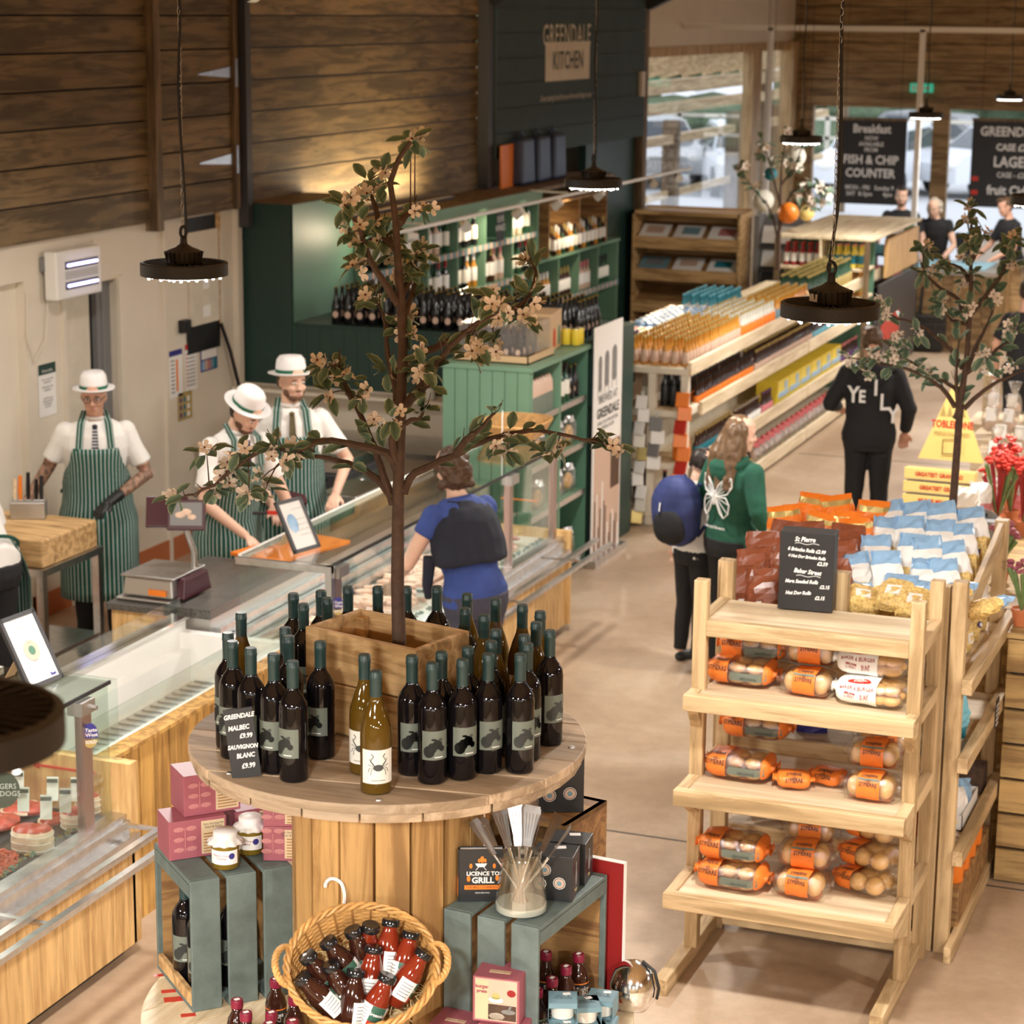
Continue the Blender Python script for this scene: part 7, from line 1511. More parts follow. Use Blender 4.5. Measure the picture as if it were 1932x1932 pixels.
    if mt == 'shirt_white' and not sit:
        m = MB()
        for q in (-1, 1): m.add([tp(q*.012, -.082, 1.475), tp(q*.062, -.055, 1.515), tp(q*.072, -.085, 1.470), tp(q*.045, -.112, 1.435)], [(0, 1, 2, 3)])
        m.path([tp(.064*math.cos(a), .062*math.sin(a), 1.51) for a in [2*PI*k/16 for k in range(17)]], .011*s, 6, cap=False); obj('collar', m, 'shirt_white', t)
    if tie: m = MB(); m.add([tp(-.014, -.122, 1.475), tp(.014, -.122, 1.475), tp(.022, -.158, 1.34), tp(0, -.160, 1.30), tp(-.022, -.158, 1.34)], [(0, 1, 2, 3, 4)], 0, [(0, .18), (.03, .18), (.03, .04), (.015, .0), (0, .04)]); m.ell(tp(0, -.122, 1.475), (.018*s, .012, .014), 8, 6); obj('tie', m, tie, t)
    if apron:
        m = MB(); ns = 26; zs = [1.34, 1.30, 1.24, 1.17, 1.09, 1.02, .95, .86, .75, .64, .53, .42, .36]; sp = [38, 42, 50, 68, 92, 104, 108, 108, 106, 104, 102, 100, 99]
        def rad(z):
            if z < .90: return .19+.0*z, .15
            for i in range(len(secs)-1):
                if secs[i][0] <= z <= secs[i+1][0]: f = (z-secs[i][0])/(secs[i+1][0]-secs[i][0]); return secs[i][1]*(1-f)+secs[i+1][1]*f+.0, secs[i][2]*(1-f)+secs[i+1][2]*f
            return .165, .11
        vs = []; uv = []
        for z, a in zip(zs, sp):
            ra, rb_ = rad(z); ra = max(ra, .160); ra = (ra*wid+.036)*s; rb_ = (rb_*wid+.040)*s
            for j in range(ns+1):
                q = R(a)*(2*j/ns-1); p = tp(0, 0, z) + (RL_ if z > .95 else Matrix.Identity(3)) @ V((ra*math.sin(q), -rb_*math.cos(q)+.004*math.sin(q*9+z*3)*(z < .95), 0)); vs.append(p); uv.append((q*.19+1, z))
        m.add(vs, [(i*(ns+1)+j, (i+1)*(ns+1)+j, (i+1)*(ns+1)+j+1, i*(ns+1)+j+1) for i in range(len(zs)-1) for j in range(ns)], 0, uv); o = obj('apron', m, 'apron', t, 'all'); sd_ = o.modifiers.new('thick', 'SOLIDIFY'); sd_.thickness = .004
        for q in (-1, 1):
            m = MB(); a0, a1 = tp(q*.10, -.150, 1.33), tp(q*.085, -.095, 1.49); a2 = tp(q*.06, .03, 1.53); w_ = V((.022, 0, 0))*s
            m.add([a0-w_, a0+w_, a1-w_+V((0, -.012, 0)), a1+w_+V((0, -.012, .0)), a2-w_+V((0, 0, .012)), a2+w_+V((0, 0, .012))], [(0, 1, 3, 2), (2, 3, 5, 4)], 0, [(0, 0), (.044, 0), (0, .2), (.044, .2), (0, .3), (.044, .3)]); obj('apron_strap', m, 'apron', t)
        m = MB(); m.path([tp((.175*wid+.025)*math.cos(a), (.125*wid+.028)*math.sin(a), 1.03) for a in [PI*k/24 for k in range(25)]], .010, 6, cap=False); obj('apron_tie', m, 'apron', t, True)
    if tattoo:
        for q in (-1, 1): S0, el, wr = sh[q][:3]; m = MB(); e1 = S0*.2+el*.8; w1 = el*.15+wr*.85 if glove != q else el*.3+wr*.7; m.path([e1, el, el*.5+wr*.5, w1], [.0445*s, .0435*s, .0375*s, .031*s], 12); obj('tattooed_forearm', m, 'tattoo', t, True)
    return t, tp, sh
person('butcher with glasses, tattooed forearms, black glove, white hat and striped apron beside the chopping block', (-7.08, 11.52, 0), R(30), 1.73, .06, {-1: ((-.30, .03, 1.18), (-.44, -.10, .98)), 1: ((.31, -.02, 1.14), (.08, -.27, 1.03))}, (.18, R(-4)), hair=('hair_grey', 'short'), hat=True, apron=True, glasses=True, tie='tie_stripe', glove=1, tattoo=True, wid=1.12)
person('butcher with a lowered head in a white hat and striped apron bending over the counter', (-6.12, 11.38, 0), R(62), 1.78, .22, {-1: ((-.27, -.14, 1.14), (-.14, -.40, 1.02)), 1: ((.28, -.12, 1.14), (.20, -.44, .94))}, (.62, R(8)), skin='skin_light', hair=('hair_dark', 'short'), hat=True, apron=True, beard=True, tie='tie_blue')
p3, tp3, sh3 = person('bearded butcher in a white hat and striped apron holding a dark box', (-6.02, 12.02, 0), R(32), 1.82, .06, {-1: ((-.24, -.08, 1.14), (-.14, -.34, .98)), 1: ((.34, -.02, 1.16), (.24, -.28, 1.02))}, (.10, R(22)), skin='skin_light', hair=('hair_brown', 'short'), hat=True, apron=True, beard=True, tie='tie_olive', wid=1.08)
q = PY(560, 940, 11.72); solo('card_reader_box', 'dark reddish box held in the bearded butcher left hand', 'box', MB().box((0, 0, 0), (.12, .09, .025)), 'leather', q, R(40), bev=.003, rot=(.4, .3, R(40)))
q = PY(505, 968, 11.05); t = thing('butcher_knife', 'knife with a red handle held over the orange board', 'knife', q, R(12)); m = MB(); m.path([(-.09, 0, -.004), (0, 0, 0)], .009, 8); obj('handle', m, 'black', t); m = MB(); m.box((.06, 0, .003), (.13, .003, .022)); obj('blade', m, 'red', t)
person('butcher bending away at the left edge in a white shirt and tied striped apron', (-6.72, 9.78, 0), R(-118), 1.80, .75, {-1: ((-.25, -.18, 1.20), (-.16, -.36, 1.02)), 1: ((.27, -.10, 1.16), (.22, -.36, 1.12))}, (.5, 0), hair=('hair_grey', 'short'), hat=True, apron=True, wid=1.12)
wm, tpw, shw = person('woman with brown bobbed hair in a blue top leaning on the sausage counter', (-4.17, 10.46, 0), R(-118), 1.70, .30, {-1: ((-.24, -.14, 1.16), (-.10, -.36, 1.08)), 1: ((.30, -.16, 1.18), (.22, -.42, 1.10))}, (.30, R(-12)), skin='skin_light', top=('blue_top', 'cap'), bottom='grey_trouser', hair=('hair_fair_brown' if 0 else 'hair_brown', 'bob'), girl=True, wid=1.10)
# navy jumper thrown over her shoulders
m = MB(); s_ = 1.69/1.78
m.loft([(tpw(0, .02, z), a*s_, b*s_, .16) for z, a, b in ((1.13, .225, .170), (1.16, .232, .178), (1.26, .226, .172), (1.36, .215, .155), (1.43, .180, .125), (1.48, .11, .085))])
j = remesh(m, 'jumper', 'navy', .010, None, .010, 8); j.parent = None
j.matrix_world = wm.matrix_basis.copy(); tag(j, 'dark navy jumper draped over the shoulders of the woman in blue', 'jumper'); j.name = 'draped_jumper'; j.location = wm.location; j.rotation_euler = wm.rotation_euler
m = MB(); m.path([tpw(.20, -.08, 1.20), tpw(.215, -.13, 1.05), tpw(.20, -.16, .98)], [.035, .028, .02], 8); obj('hanging_sleeve', m, 'navy', j, True)
g, tpg, shg = person('girl with long fair hair in a dark green hoodie with a butterfly on the back', (-3.33, 12.42, 0), R(148), 1.60, .02, {-1: ((-.27, .03, 1.18), (-.24, -.12, .98)), 1: ((.28, .02, 1.18), (.26, -.14, 1.00))}, (.12, R(-38)), skin='skin_light', top=('hoodie_green', 'long'), bottom='black_cloth', hair=('hair_fair', 'long'), girl=True, wid=1.12)
m = MB(); s_ = 1.6/1.78; m.path([tpg(.115*math.cos(a), .05+.085*math.sin(a), 1.475-.03*math.sin(a)) for a in [2*PI*k/20 for k in range(21)]], .034*s_, 10, cap=False); m.ell(tpg(0, .115, 1.42), (.12*s_, .05*s_, .09*s_), 14, 9); remesh(m, 'hood', 'hoodie_green', .009, g, .004)
Bk = lambda x, z, e=0: tpg(x, math.sqrt(max(0, 1-(x/.23)**2))*.160+.004+e, z)
for sx_ in (-1, 1):
    for pts in ([(0, 1.27), (.03, 1.33), (.085, 1.385), (.125, 1.385), (.13, 1.33), (.10, 1.28), (.02, 1.255)], [(.015, 1.25), (.09, 1.255), (.115, 1.21), (.11, 1.15), (.08, 1.12), (.05, 1.15), (.01, 1.23)]):
        m = MB(); m.path([Bk(sx_*x, z) for x, z in pts+pts[:1]], .0042, 5, cap=False)
        for x, z in pts[1:-1]: m.path([Bk(sx_*.008, 1.255), Bk(sx_*x*.55, (z+1.255)/2+.0), Bk(sx_*x*.93, 1.255+(z-1.255)*.93)], .0024, 4)
        obj('butterfly_wing', m, 'print_white', g)
m = MB(); m.path([Bk(0, 1.29), Bk(0, 1.20)], .007, 6); obj('butterfly_body', m, 'print_white', g)
text('bees and flowers', .030, None, 'print_white', g, shear=.2, bold=.0006, fn=lambda c: Bk(-c.x, 1.05+c.y), sx=.9)
c8, tp8, sh8 = person('child in a white top carrying a blue rucksack beside the girl in green', (-3.62, 12.62, 0), R(150), 1.34, .05, None, (.2, 0), skin='skin_light', top=('shirt_white', 'long'), bottom='black_cloth', hair=('hair_dark', 'short'))
bp_ = thing('rucksack', 'blue and black rucksack worn by the child in white', 'rucksack', c8.location, R(165)); m = MB(); m.ell(V((-.02, .23, 1.00)), (.155, .105, .215), 16, 12, 0, None, .8); remesh(m, 'pack_body', 'pack_blue', .010, bp_, .010, 9)
m = MB(); m.ell((-.02, .305, .92), (.11, .045, .11), 12, 9, 0, None, .8); obj('front_pocket', m, 'black_cloth', bp_, True); m = MB(); m.path([(.03, .335, 1.06), (.03, .345, 1.01)], .006); obj('zip_pull', m, 'steel', bp_)
for q in (-1, 1): m = MB(); m.path([(-.02+q*.09, .14, 1.15), (-.02+q*.10, -.02, 1.16), (-.02+q*.10, -.11, 1.0), (-.02+q*.09, .13, .84)], .012, 6); obj('strap', m, 'pack_blue', bp_, True)
bk, tpb, shb = person('person in a black hoodie with large white letters seen from behind in the aisle', (-3.22, 15.75, 0), R(-168), 1.70, .03, {-1: ((-.29, .02, 1.16), (-.27, -.12, .96)), 1: ((.30, -.02, 1.18), (.24, -.26, 1.12))}, (.25, R(10)), top=('black_cloth', 'long'), bottom='black_cloth', hair=('hair_brown', 'short'), wid=1.10)
Bb = lambda x, z: tpb(x, math.sqrt(max(0, 1-(x/.26)**2))*.172+.004, z)
for x, sxx, z, st in ((.13, 1, 1.27, 'Y'), (.065, 1, 1.26, 'E'), (-.035, 1, 1.33, 'I'), (-.10, 1, 1.22, 'L'), (-.17, 1, 1.12, 'Y')): text(st, .17 if st != 'E' else .13, None, 'print_white', bk, bold=.004, fn=lambda c, x=x, z=z: Bb(x-c.x*.8, z+c.y))
hd = MB(); hd.path([tpb(.13*math.cos(a), .05+.09*math.sin(a), 1.47-.02*math.sin(a)) for a in [2*PI*k/20 for k in range(21)]], .036, 10, cap=False); hd.ell(tpb(0, .12, 1.42), (.13, .06, .10), 12, 8); remesh(hd, 'hood', 'black_cloth', .010, bk, .004)
VX = .011
person('dark haired cashier in black facing the shop behind the tills', (-5.38, 27.66, 0), R(8), 1.80, .04, None, (.05, 0), skin='skin_light', top=('black_cloth', 'short'), hair=('hair_dark', 'short'), vox=VX, beard=True)
person('blonde cashier in black looking down at the till', (-4.98, 27.95, 0), R(0), 1.70, .25, {-1: ((-.26, -.10, 1.16), (-.16, -.34, 1.02)), 1: ((.26, -.10, 1.16), (.10, -.36, 1.0))}, (.45, R(-8)), skin='skin_light', top=('black_cloth', 'cap'), hair=('hair_grey', 'bob'), vox=VX, girl=True)
person('cashier in a black t-shirt at the right edge reaching over the counter', (-4.02, 27.85, 0), R(-50), 1.72, .15, {-1: ((-.26, -.14, 1.16), (-.20, -.40, 1.04)), 1: ((.26, -.12, 1.16), (.16, -.40, 1.04))}, (.3, 0), top=('black_cloth', 'short'), hair=('hair_brown', 'short'), vox=VX)
person('customer in a black top with dark pinned hair cut by the right edge', (-2.66, 19.35, 0), R(160), 1.66, .05, None, (.1, 0), top=('black_cloth', 'short'), bottom='black_cloth', hair=('hair_dark', 'bun'), vox=VX, girl=True)
for i, (x, y, hx) in enumerate(((-9.55, 27.6, 'hair_brown'), (-9.35, 28.3, 'hair_dark'))):
    person(['brown haired person seated outside, seen through the left glazing, left of two', 'dark haired person seated outside, seen through the left glazing, right of two'][i], (x, y, 0), R(-30), 1.70, .05, None, (0, 0), top=(['rose', 'mid_grey'][i], 'long'), hair=(hx, 'bob'), vox=.014, sit=True)
    t = thing('terrace_stool', ['wooden stool under the left seated person outside', 'wooden stool under the right seated person outside'][i], 'stool', (x, y+.02, 0)); m = MB(); m.box((0, 0, .36), (.36, .36, .04)); obj('seat', m, 'post_wood', t)
    for a in (-1, 1):
        for b in (-1, 1): m = MB(); m.box((a*.14, b*.14, .17), (.04, .04, .34)); obj('leg', m, 'post_wood', t)
# ================================================================ long drinks gondola
GX0, GX1, GY0, GY1 = -5.62, -4.70, 16.1, 24.6
t = thing('drinks_gondola', 'long pale timber and cream shelving run full of bottles', 'shelving')
def Bg(nm, a, b, mt='pale_shelf'): m = MB(); m.b2(a, b); return obj(nm, m, mt, t, bev=.004)
Bg('deck', (GX0, GY0+.03, 1.20), (GX1, 22.0, 1.225)); Bg('core', (-5.20, GY0+.45, .08), (-5.14, GY1, 1.20), 'cream_shelf'); Bg('plinth', (-5.55, GY0+.06, .02), (GX1-.05, GY1, .10), 'cream_shelf')
for i, z in enumerate((1.26, .91, .50, .10)):
    for a, b in ((GY0+.32 if i else GY0, 19.9), (19.94, GY1)): Bg('front_board', (GX1+.005*i, a, z-.075), (GX1+.03+.005*i, b, z+.03))
    if i: Bg('side_shelf', (-5.14, GY0+.42, z-.075), (GX1, GY1, z-.06))
for x in (GX0, -5.01, GX1-.05): Bg('end_post', (x, GY0, 0), (x+.06, GY0+.06, 1.24), 'cream_shelf')
for z in (1.24, .91, .50, .12): Bg('end_shelf', (GX0, GY0-.01, z-.05), (GX1, GY0+.42, z), 'cream_shelf'); Bg('end_shelf_boards', (GX0+.06, GY0+.02, z), (GX1-.05, GY0+.40, z+.006), 'pine_y')
Bg('kick_panel', (GX0+.02, GY0+.03, .0), (GX1-.02, GY0+.05, .12), 'cream_shelf')
for x in (-5.1, -4.93): Bg('foot', (x, GY0-.005, 0), (x+.03, GY0+.03, .03), 'chrome')
def mini(name, cat, prof, mats, mis, n=9):
    m = MB(); m.lathe(prof, n, mis=mis); o = obj(name, m, mats, None, 'auto'); o['category'] = cat; return o
BPROF = [(.026, 0), (.030, .004), (.030, .035), (.0302, .036), (.0302, .095), (.030, .096), (.029, .125), (.016, .160), (.0125, .175), (.0125, .215), (.0145, .216), (.0145, .232), (0, .233)]
MI = [0, 0, 0, 1, 1, 1, 0, 0, 0, 2, 2, 2]
def drink(col, lab, cap, kd='drink_bottle'): o = mini(kd, 'bottle', BPROF, [col, lab, cap], MI); return o
def rowfill(proto, xs, ys, z, label, group, jit=.004, sc=1):
    for y in ys:
        for x in xs: place(proto, (x+random.uniform(-jit, jit), y+random.uniform(-jit, jit), z), random.uniform(-.3, .3), label, group, scale=sc)
fr = lambda a, b, st: [a+st*i for i in range(int((b-a)/st+.5))]
TOPX = [-5.16+.083*i for i in range(6)]
rowfill(drink('cider', 'rose', 'gold', 'cider_bottle'), TOPX, fr(16.2, 17.75, .083), 1.227, 'golden cider bottle in the large block at the near end of the gondola top', 'golden cider bottles on the gondola top')
rowfill(drink('pale_glass', 'orange', 'gold', 'lemonade_bottle'), TOPX[1:], fr(17.82, 18.9, .09), 1.227, 'pale orange bottle in the middle block of the gondola top', 'pale bottles on the gondola top')
rowfill(drink('cider', 'vinegar_blue', 'gold', 'ginger_beer_bottle'), TOPX[2:], fr(18.95, 20.1, .09), 1.227, 'amber bottle with a pale blue label further along the gondola top', 'blue labelled bottles on the gondola top')
rowfill(drink('green_glass', 'gold', 'gold', 'sparkling_bottle'), TOPX[2:], fr(20.15, 21.9, .10), 1.227, 'tall green bottle towards the far end of the gondola top', 'green bottles on the gondola top', sc=1.25)
rowfill(drink('brown_glass', 'purple', 'purple', 'cordial_bottle'), [-5.58+.075*i for i in range(5)], fr(16.2, 16.75, .075), 1.227, 'dark bottle with a purple cap beside the green carton', 'purple capped bottles on the gondola end', sc=.9)
def can(col): m = MB(); m.lathe([(.028, 0), (.033, .006), (.033, .108), (.027, .118), (.027, .120), (0, .119)], 12, mis=[1, 0, 0, 1, 1]); o = obj('drink_can', m, [col, 'steel'], None, 'auto'); o['category'] = 'can'; return o
rowfill(can('orange'), [-5.62+.070*i for i in range(6)], fr(17.0, 17.5, .07), 1.227, 'orange drink can on the gondola top left of the cider', 'orange cans on the gondola top', .001)
rowfill(can('bag_blue'), [-5.62+.070*i for i in range(6)], fr(17.6, 18.9, .14), 1.24, 'pale blue and white can further back on the gondola top', 'blue cans on the gondola top', .001)
rowfill(drink('teal', 'paper', 'skyblue'), [-5.60+.08*i for i in range(5)], fr(19.0, 19.8, .09), 1.227, 'bottle with a turquoise cap at the rear left of the gondola top', 'turquoise capped bottles on the gondola top', sc=.9)
SX_ = [-4.76, -4.86]
secs_ = [(.835, 16.55, 18.3, drink('brown_glass', 'orange', 'black', 'beer_bottle'), 'dark beer bottle with an orange label on the upper side shelf', 'orange labelled beers'), (.835, 18.35, 20.4, drink('brown_glass', 'rose', 'gold', 'beer_bottle'), 'dark beer bottle with a pale red label on the upper side shelf', 'pale red labelled beers'), (.835, 20.45, 24.4, drink('brown_glass', 'skyblue', 'steel', 'ale_bottle'), 'dark beer bottle with a blue label far along the upper side shelf', 'blue labelled beers'),
         (.425, 16.6, 17.7, drink('brown_glass', 'teal', 'gold', 'ale_bottle'), 'dark bottle with a teal label on the middle side shelf near the girl', 'teal labelled beers'), (.425, 17.75, 18.6, drink('brown_glass', 'paper', 'steel', 'ale_bottle'), 'dark bottle with a white label on the middle side shelf', 'white labelled beers'), (.425, 18.65, 19.0, drink('brown_glass', 'pink', 'purple'), 'tall dark bottle with a pink label on the middle side shelf', 'pink labelled bottles'), (.425, 21.6, 24.4, drink('brown_glass', 'purple', 'pink'), 'small bottle with a purple label at the far end of the middle side shelf', 'purple labelled bottles'),
         (.025, 17.5, 18.35, drink('brown_glass', 'yellow', 'orange'), 'dark bottle with a yellow label on the lowest side shelf', 'yellow labelled bottles'), (.025, 22.2, 24.4, drink('deep_red', 'yellow', 'red'), 'red bottle at the far end of the lowest side shelf', 'red bottles')]
for z, a, b, pr_, lb, gp in secs_: rowfill(pr_, SX_[:1] if z < .7 else SX_, fr(a, b, .082), z+.002, lb, gp)
m = MB(); m.box((0, 0, .13), (.20, .40, .26)); yb2 = obj('carton', m, 'yellow'); yb2.name = 'beer_carton'; yb2['category'] = 'box'
m = MB(); m.box((.102, 0, .13), (.004, .36, .05)); m.box((.102, .08, .20), (.004, .10, .07)); obj('printed_band', m, 'bag_blue', yb2)
wy = ['nearest', 'second', 'third', 'fourth', 'fifth', 'furthest']
for i in range(6): place(yb2, (-4.83, 19.28+.42*i, .427), 0, wy[i] + ' yellow beer carton on the middle side shelf', 'yellow cartons on the gondola')
gb = sack('x', ['film', 'red', 'green_light'], .16, .10, .22, 'food bag', 'clear gift bags on the lowest side shelf', 'gift_bag', [(0, 2), (.25, 0), (.8, 1)], 60, False); m = MB(); m.ell((0, 0, .09), (.05, .03, .07), 8, 6); obj('content', m, 'rose', gb)
for i in range(20): place(gb, (-4.78, 18.45+.18*i, .03), 0, 'clear red tied bag on the lowest side shelf, %s part of the row' % ('near' if i < 7 else 'middle' if i < 14 else 'far'), 'clear gift bags, %s part of the row' % ('near' if i < 7 else 'middle' if i < 14 else 'far'), rot=(0, .2, R(80)))
# near end of the gondola
t = thing('green_drink_carton', 'green carton with a red name panel on the gondola end', 'box', (-5.47, GY0+.12, 1.247), 0); m = MB(); m.b2((-.2, -.1, 0), (.2, .12, .19)); obj('carton', m, 'green_mid', t, bev=.003); m = MB(); m.b2((.03, -.104, .085), (.16, -.1, .15)); obj('name_panel', m, 'red', t)
text('ELiT', .065, Matrix(((1, 0, 0, .095), (0, 0, -1, -.106), (0, 1, 0, .117), (0, 0, 0, 1))), 'paper', t, bold=.002); text('PERSONAL TOUCH', .028, Matrix(((1, 0, 0, .07), (0, 0, -1, -.102), (0, 1, 0, .05), (0, 0, 0, 1))), 'bun', t)
jg = thing('jug', 'x', 'jug', (0, 0, 0)); m = MB(); m.lathe([(.075, 0), (.08, .01), (.08, .19), (.055, .25), (.02, .28), (.02, .30)], 14); obj('body', m, 'jug', jg, 'all'); m = MB(); m.lathe([(.024, .295), (.024, .32), (0, .32)], 12); obj('cap', m, 'white', jg); m = MB(); m.path([(.03, 0, .27), (.085, 0, .24), (.082, 0, .15)], .011, 6); obj('handle', m, 'jug', jg, True)
for i, (x, z, wh) in enumerate(((-5.50, .916, 'left on the upper end shelf'), (-5.28, .916, 'right on the upper end shelf'), (-5.50, .506, 'left on the middle end shelf'), (-5.28, .506, 'right on the middle end shelf'), (-5.27, .126, 'left on the lowest end shelf'), (-5.10, .126, 'right on the lowest end shelf'))): place(jg, (x, GY0+.22, z), .5, 'dark brown plastic jug ' + wh, 'dark jugs on the gondola end')
db = drink('black_gloss', 'black_card', 'black'); [place(db, (-4.92+.07*(i % 3), GY0+.16+.09*(i//3), .917), 0, 'black bottle inside the right bay of the upper end shelf', 'black bottles in the end bay', scale=1.25) for i in range(6)]
pb = drink('black_gloss', 'pink', 'pink'); [place(pb, (-4.90+.085*i, GY0+.14, .127), 0, 'dark bottle with a pink label on the lowest end shelf', 'pink labelled bottles on the lowest end shelf', scale=1.3) for i in range(3)]
ob_ = drink('orange', 'orange', 'black'); [place(ob_, (-4.80+.04*(i % 2), GY0+.12+.08*(i//2), .507), 0, 'orange drink bottle on the middle end shelf', 'orange bottles on the middle end shelf', scale=1.2) for i in range(4)]
s_ = sack('red sweet bag standing on the lowest end shelf', ['deep_red', 'paper'], .18, .09, .24, 'sweet bag', None, 'sweet_bag', [(0, 0), (.45, 1), (.65, 0)], 70, False); s_.location = (-4.66, GY0+.06, .127)
def strip(label, x, y, z1, n, cols, w_=.11, h_=.10, lean=.02, mt='x'):
    t = thing('clip_strip', label, 'clip strip', (x, y, z1)); m = MB(); m.b2((-.012, .03, -n*h_), (.012, .034, .03)); obj('strip', m, 'pale_glass', t)
    for k in range(n): m = MB(); m.box((lean*math.sin(k*1.9), -.004*(k % 3), -h_*(k+.5)), (w_*.82, .012, h_*1.05), .3*math.sin(k*2.3), rx=R(-16), ry=.18*math.sin(k*3.1)); obj('packet', m, cols[k % len(cols)], t, bev=.005)
strip('clip strip of white and yellow nut packets on the gondola end post', -5.04, GY0-.06, 1.02, 10, ['paper', 'paper', 'paper', 'label_cream', 'gold'])
strip('clip strip of green packets left of the white ones', -5.17, GY0-.08, .82, 7, ['green_mid'], .10, .085)
strip('clip strip of red sticks at the left of the gondola end', -5.25, GY0-.05, .98, 8, ['deep_red', 'leather'], .07, .11)
strip('clip strip of grey cards at the right of the nut packets', -4.92, GY0-.07, .86, 4, ['mid_grey', 'paper'], .13, .10)
strip('clip strip of orange sweet bags at the right corner of the gondola end', -4.72, GY0-.04, 1.06, 8, ['orange', 'orange', 'red'], .13, .105, .02)
# raised far section
t = thing('raised_drinks_unit', 'taller pale topped drinks display at the far end of the gondola', 'shelving'); RY = 22.05
def Br(nm, a, b, mt='pale_shelf'): m = MB(); m.b2(a, b); return obj(nm, m, mt, t, bev=.004)
Br('top', (-5.56, RY, 1.66), (-4.55, 24.6, 1.69)); Br('side_board', (-4.62, RY+.9, 1.20), (-4.58, 24.6, 1.60), 'board_oak'); Br('divider', (-5.10, RY, .3), (-5.08, RY+.4, 1.66)); Br('back', (-5.5, RY+.42, .1), (-4.62, RY+.45, 1.66), 'green_mid')
for x in (-5.56, -4.64): Br('post', (x, RY, .0), (x+.05, RY+.05, 1.66), 'post_wood')
for z in (1.10, 1.38): Br('shelf', (-5.52, RY+.02, z-.03), (-4.62, RY+.42, z))
Br('black_panel', (-4.575, RY+.4, .2), (-4.56, 24.5, 1.18), 'black_card'); Br('red_panel', (-4.558, RY+.6, .55), (-4.555, 23.6, .8), 'red')
rowfill(drink('green_glass', 'red', 'gold'), [-5.46+.08*i for i in range(5)], fr(RY+.1, RY+.4, .1), 1.102, 'dark green bottle on the raised unit, left column', 'green bottles in the raised unit')
rowfill(drink('cider', 'gold', 'gold'), [-5.0+.075*i for i in range(5)], fr(RY+.1, RY+.4, .1), 1.102, 'golden bottle on the raised unit, right column', 'golden bottles in the raised unit', sc=1.1)
rowfill(drink('deep_red', 'paper', 'red'), [-5.46+.08*i for i in range(5)], [RY+.12, RY+.22], 1.382, 'red bottle on the upper shelf of the raised unit', 'red bottles in the raised unit'); rowfill(drink('yellow', 'teal', 'pink'), [-5.0+.075*i for i in range(5)], [RY+.12, RY+.22], 1.382, 'brightly coloured bottle on the upper right of the raised unit', 'coloured bottles in the raised unit')
# ---------------------------------------------------------------- black bottles on the divider bench and bottles in the wine shelving
bbm = MB(); bbm.lathe([(.032, 0), (.036, .005), (.036, .125), (.030, .150), (.016, .195), (.0135, .215), (.0135, .262), (.015, .263), (.015, .272), (0, .273)], 10, mis=[0]*7+[1]*2)
bbm.add([(.022*math.cos(a), -.0368, .07+.026*math.sin(a)) for a in [2*PI*k/12 for k in range(12)]], [tuple(range(12))], 2); blk = obj('beer_bottle', bbm, ['black_gloss', 'chutney', 'rose'], None, 'auto'); blk['category'] = 'bottle'
rr_ = ['front', 'second', 'third', 'fourth', 'rear']
for r_ in range(5):
    for c_ in range(20): place(blk, (-7.06+.1*c_+random.uniform(-.006, .006), YD+.09+.095*r_, 1.604), .25, 'black beer bottle with a round pale label on the green bench, %s row' % rr_[r_], 'black bottles on the green bench, %s row' % rr_[r_])
WP = [(.034, 0), (.037, .004), (.037, .06), (.0372, .061), (.0372, .135), (.037, .136), (.037, .18), (.015, .225), (.0135, .24), (.0155, .241), (.0155, .31), (0, .311)]
def wine(c, l, k): return mini('wine_bottle', 'bottle', WP, [c, l, k], [0, 0, 0, 1, 1, 1, 0, 0, 2, 2, 2])
wt = [wine('black_gloss', 'paper', 'deep_red'), wine('black_gloss', 'label_cream', 'black'), wine('cider', 'paper', 'paper'), wine('brown_glass', 'paper', 'gold'), wine('rose', 'paper', 'pink'), wine('green_glass', 'label_cream', 'black')]
cn = ['first', 'second', 'third', 'fourth', 'fifth', 'sixth']
for ci in range(6):
    for zi, (z, zn) in enumerate(((1.84, 'top'), (1.47, 'second'))):
        if (ci, zi) == (4, 0): continue
        for k in range(5): place(wt[(ci*2+zi+(k > 2)) % 6], (XA-.07-.02*(k % 2), ys[ci]+.09+.11*k, z+.001), 0, 'wine bottle in the %s column of the shelving, %s tier, %s' % (cn[ci], zn, 'left part' if k < 3 else 'right part'), 'wine in the %s column, %s tier, %s' % (cn[ci], zn, 'left' if k < 3 else 'right'))
        rowc = wt[(ci*2+zi) % 6]
for ci in range(4):
    a = ([19.85]+ys2)[ci]
    for k in range(5): place(wt[(ci+2) % 6], (XA-.08, a+.08+.10*k, 1.121), 0, 'bottle in the low shelving right of the wine, bay %s' % cn[ci], 'bottles in the low shelving, bay %s' % cn[ci], scale=.9)
q = thing('menu_strip', 'black strip with white writing hanging in the fifth shelving column', 'sign', (XA+.02, 18.8, 1.98)); m = MB(); m.b2((0, -.09, -.13), (.004, .09, .18)); obj('strip', m, 'black', q); text('OUR\nWINES', .08, Matrix(((0, 0, 1, .006), (1, 0, 0, 0), (0, 1, 0, .02), (0, 0, 0, 1))), 'chalk', q)
t = thing('spirits_crate', 'old wooden crate on its side filled with spirit bottles', 'crate', (-7.52, 21.05, 1.557)); m = MB(); m.b2((-.22, -.9, .50), (.22, .85, .52)); m.b2((-.22, -.9, 0), (.22, -.88, .5)); m.b2((-.22, .83, 0), (.22, .85, .5)); m.b2((-.22, -.02, 0), (.22, .0, .5)); m.b2((-.22, -.9, 0), (-.205, .85, .5)); obj('box', m, 'old_crate', t)
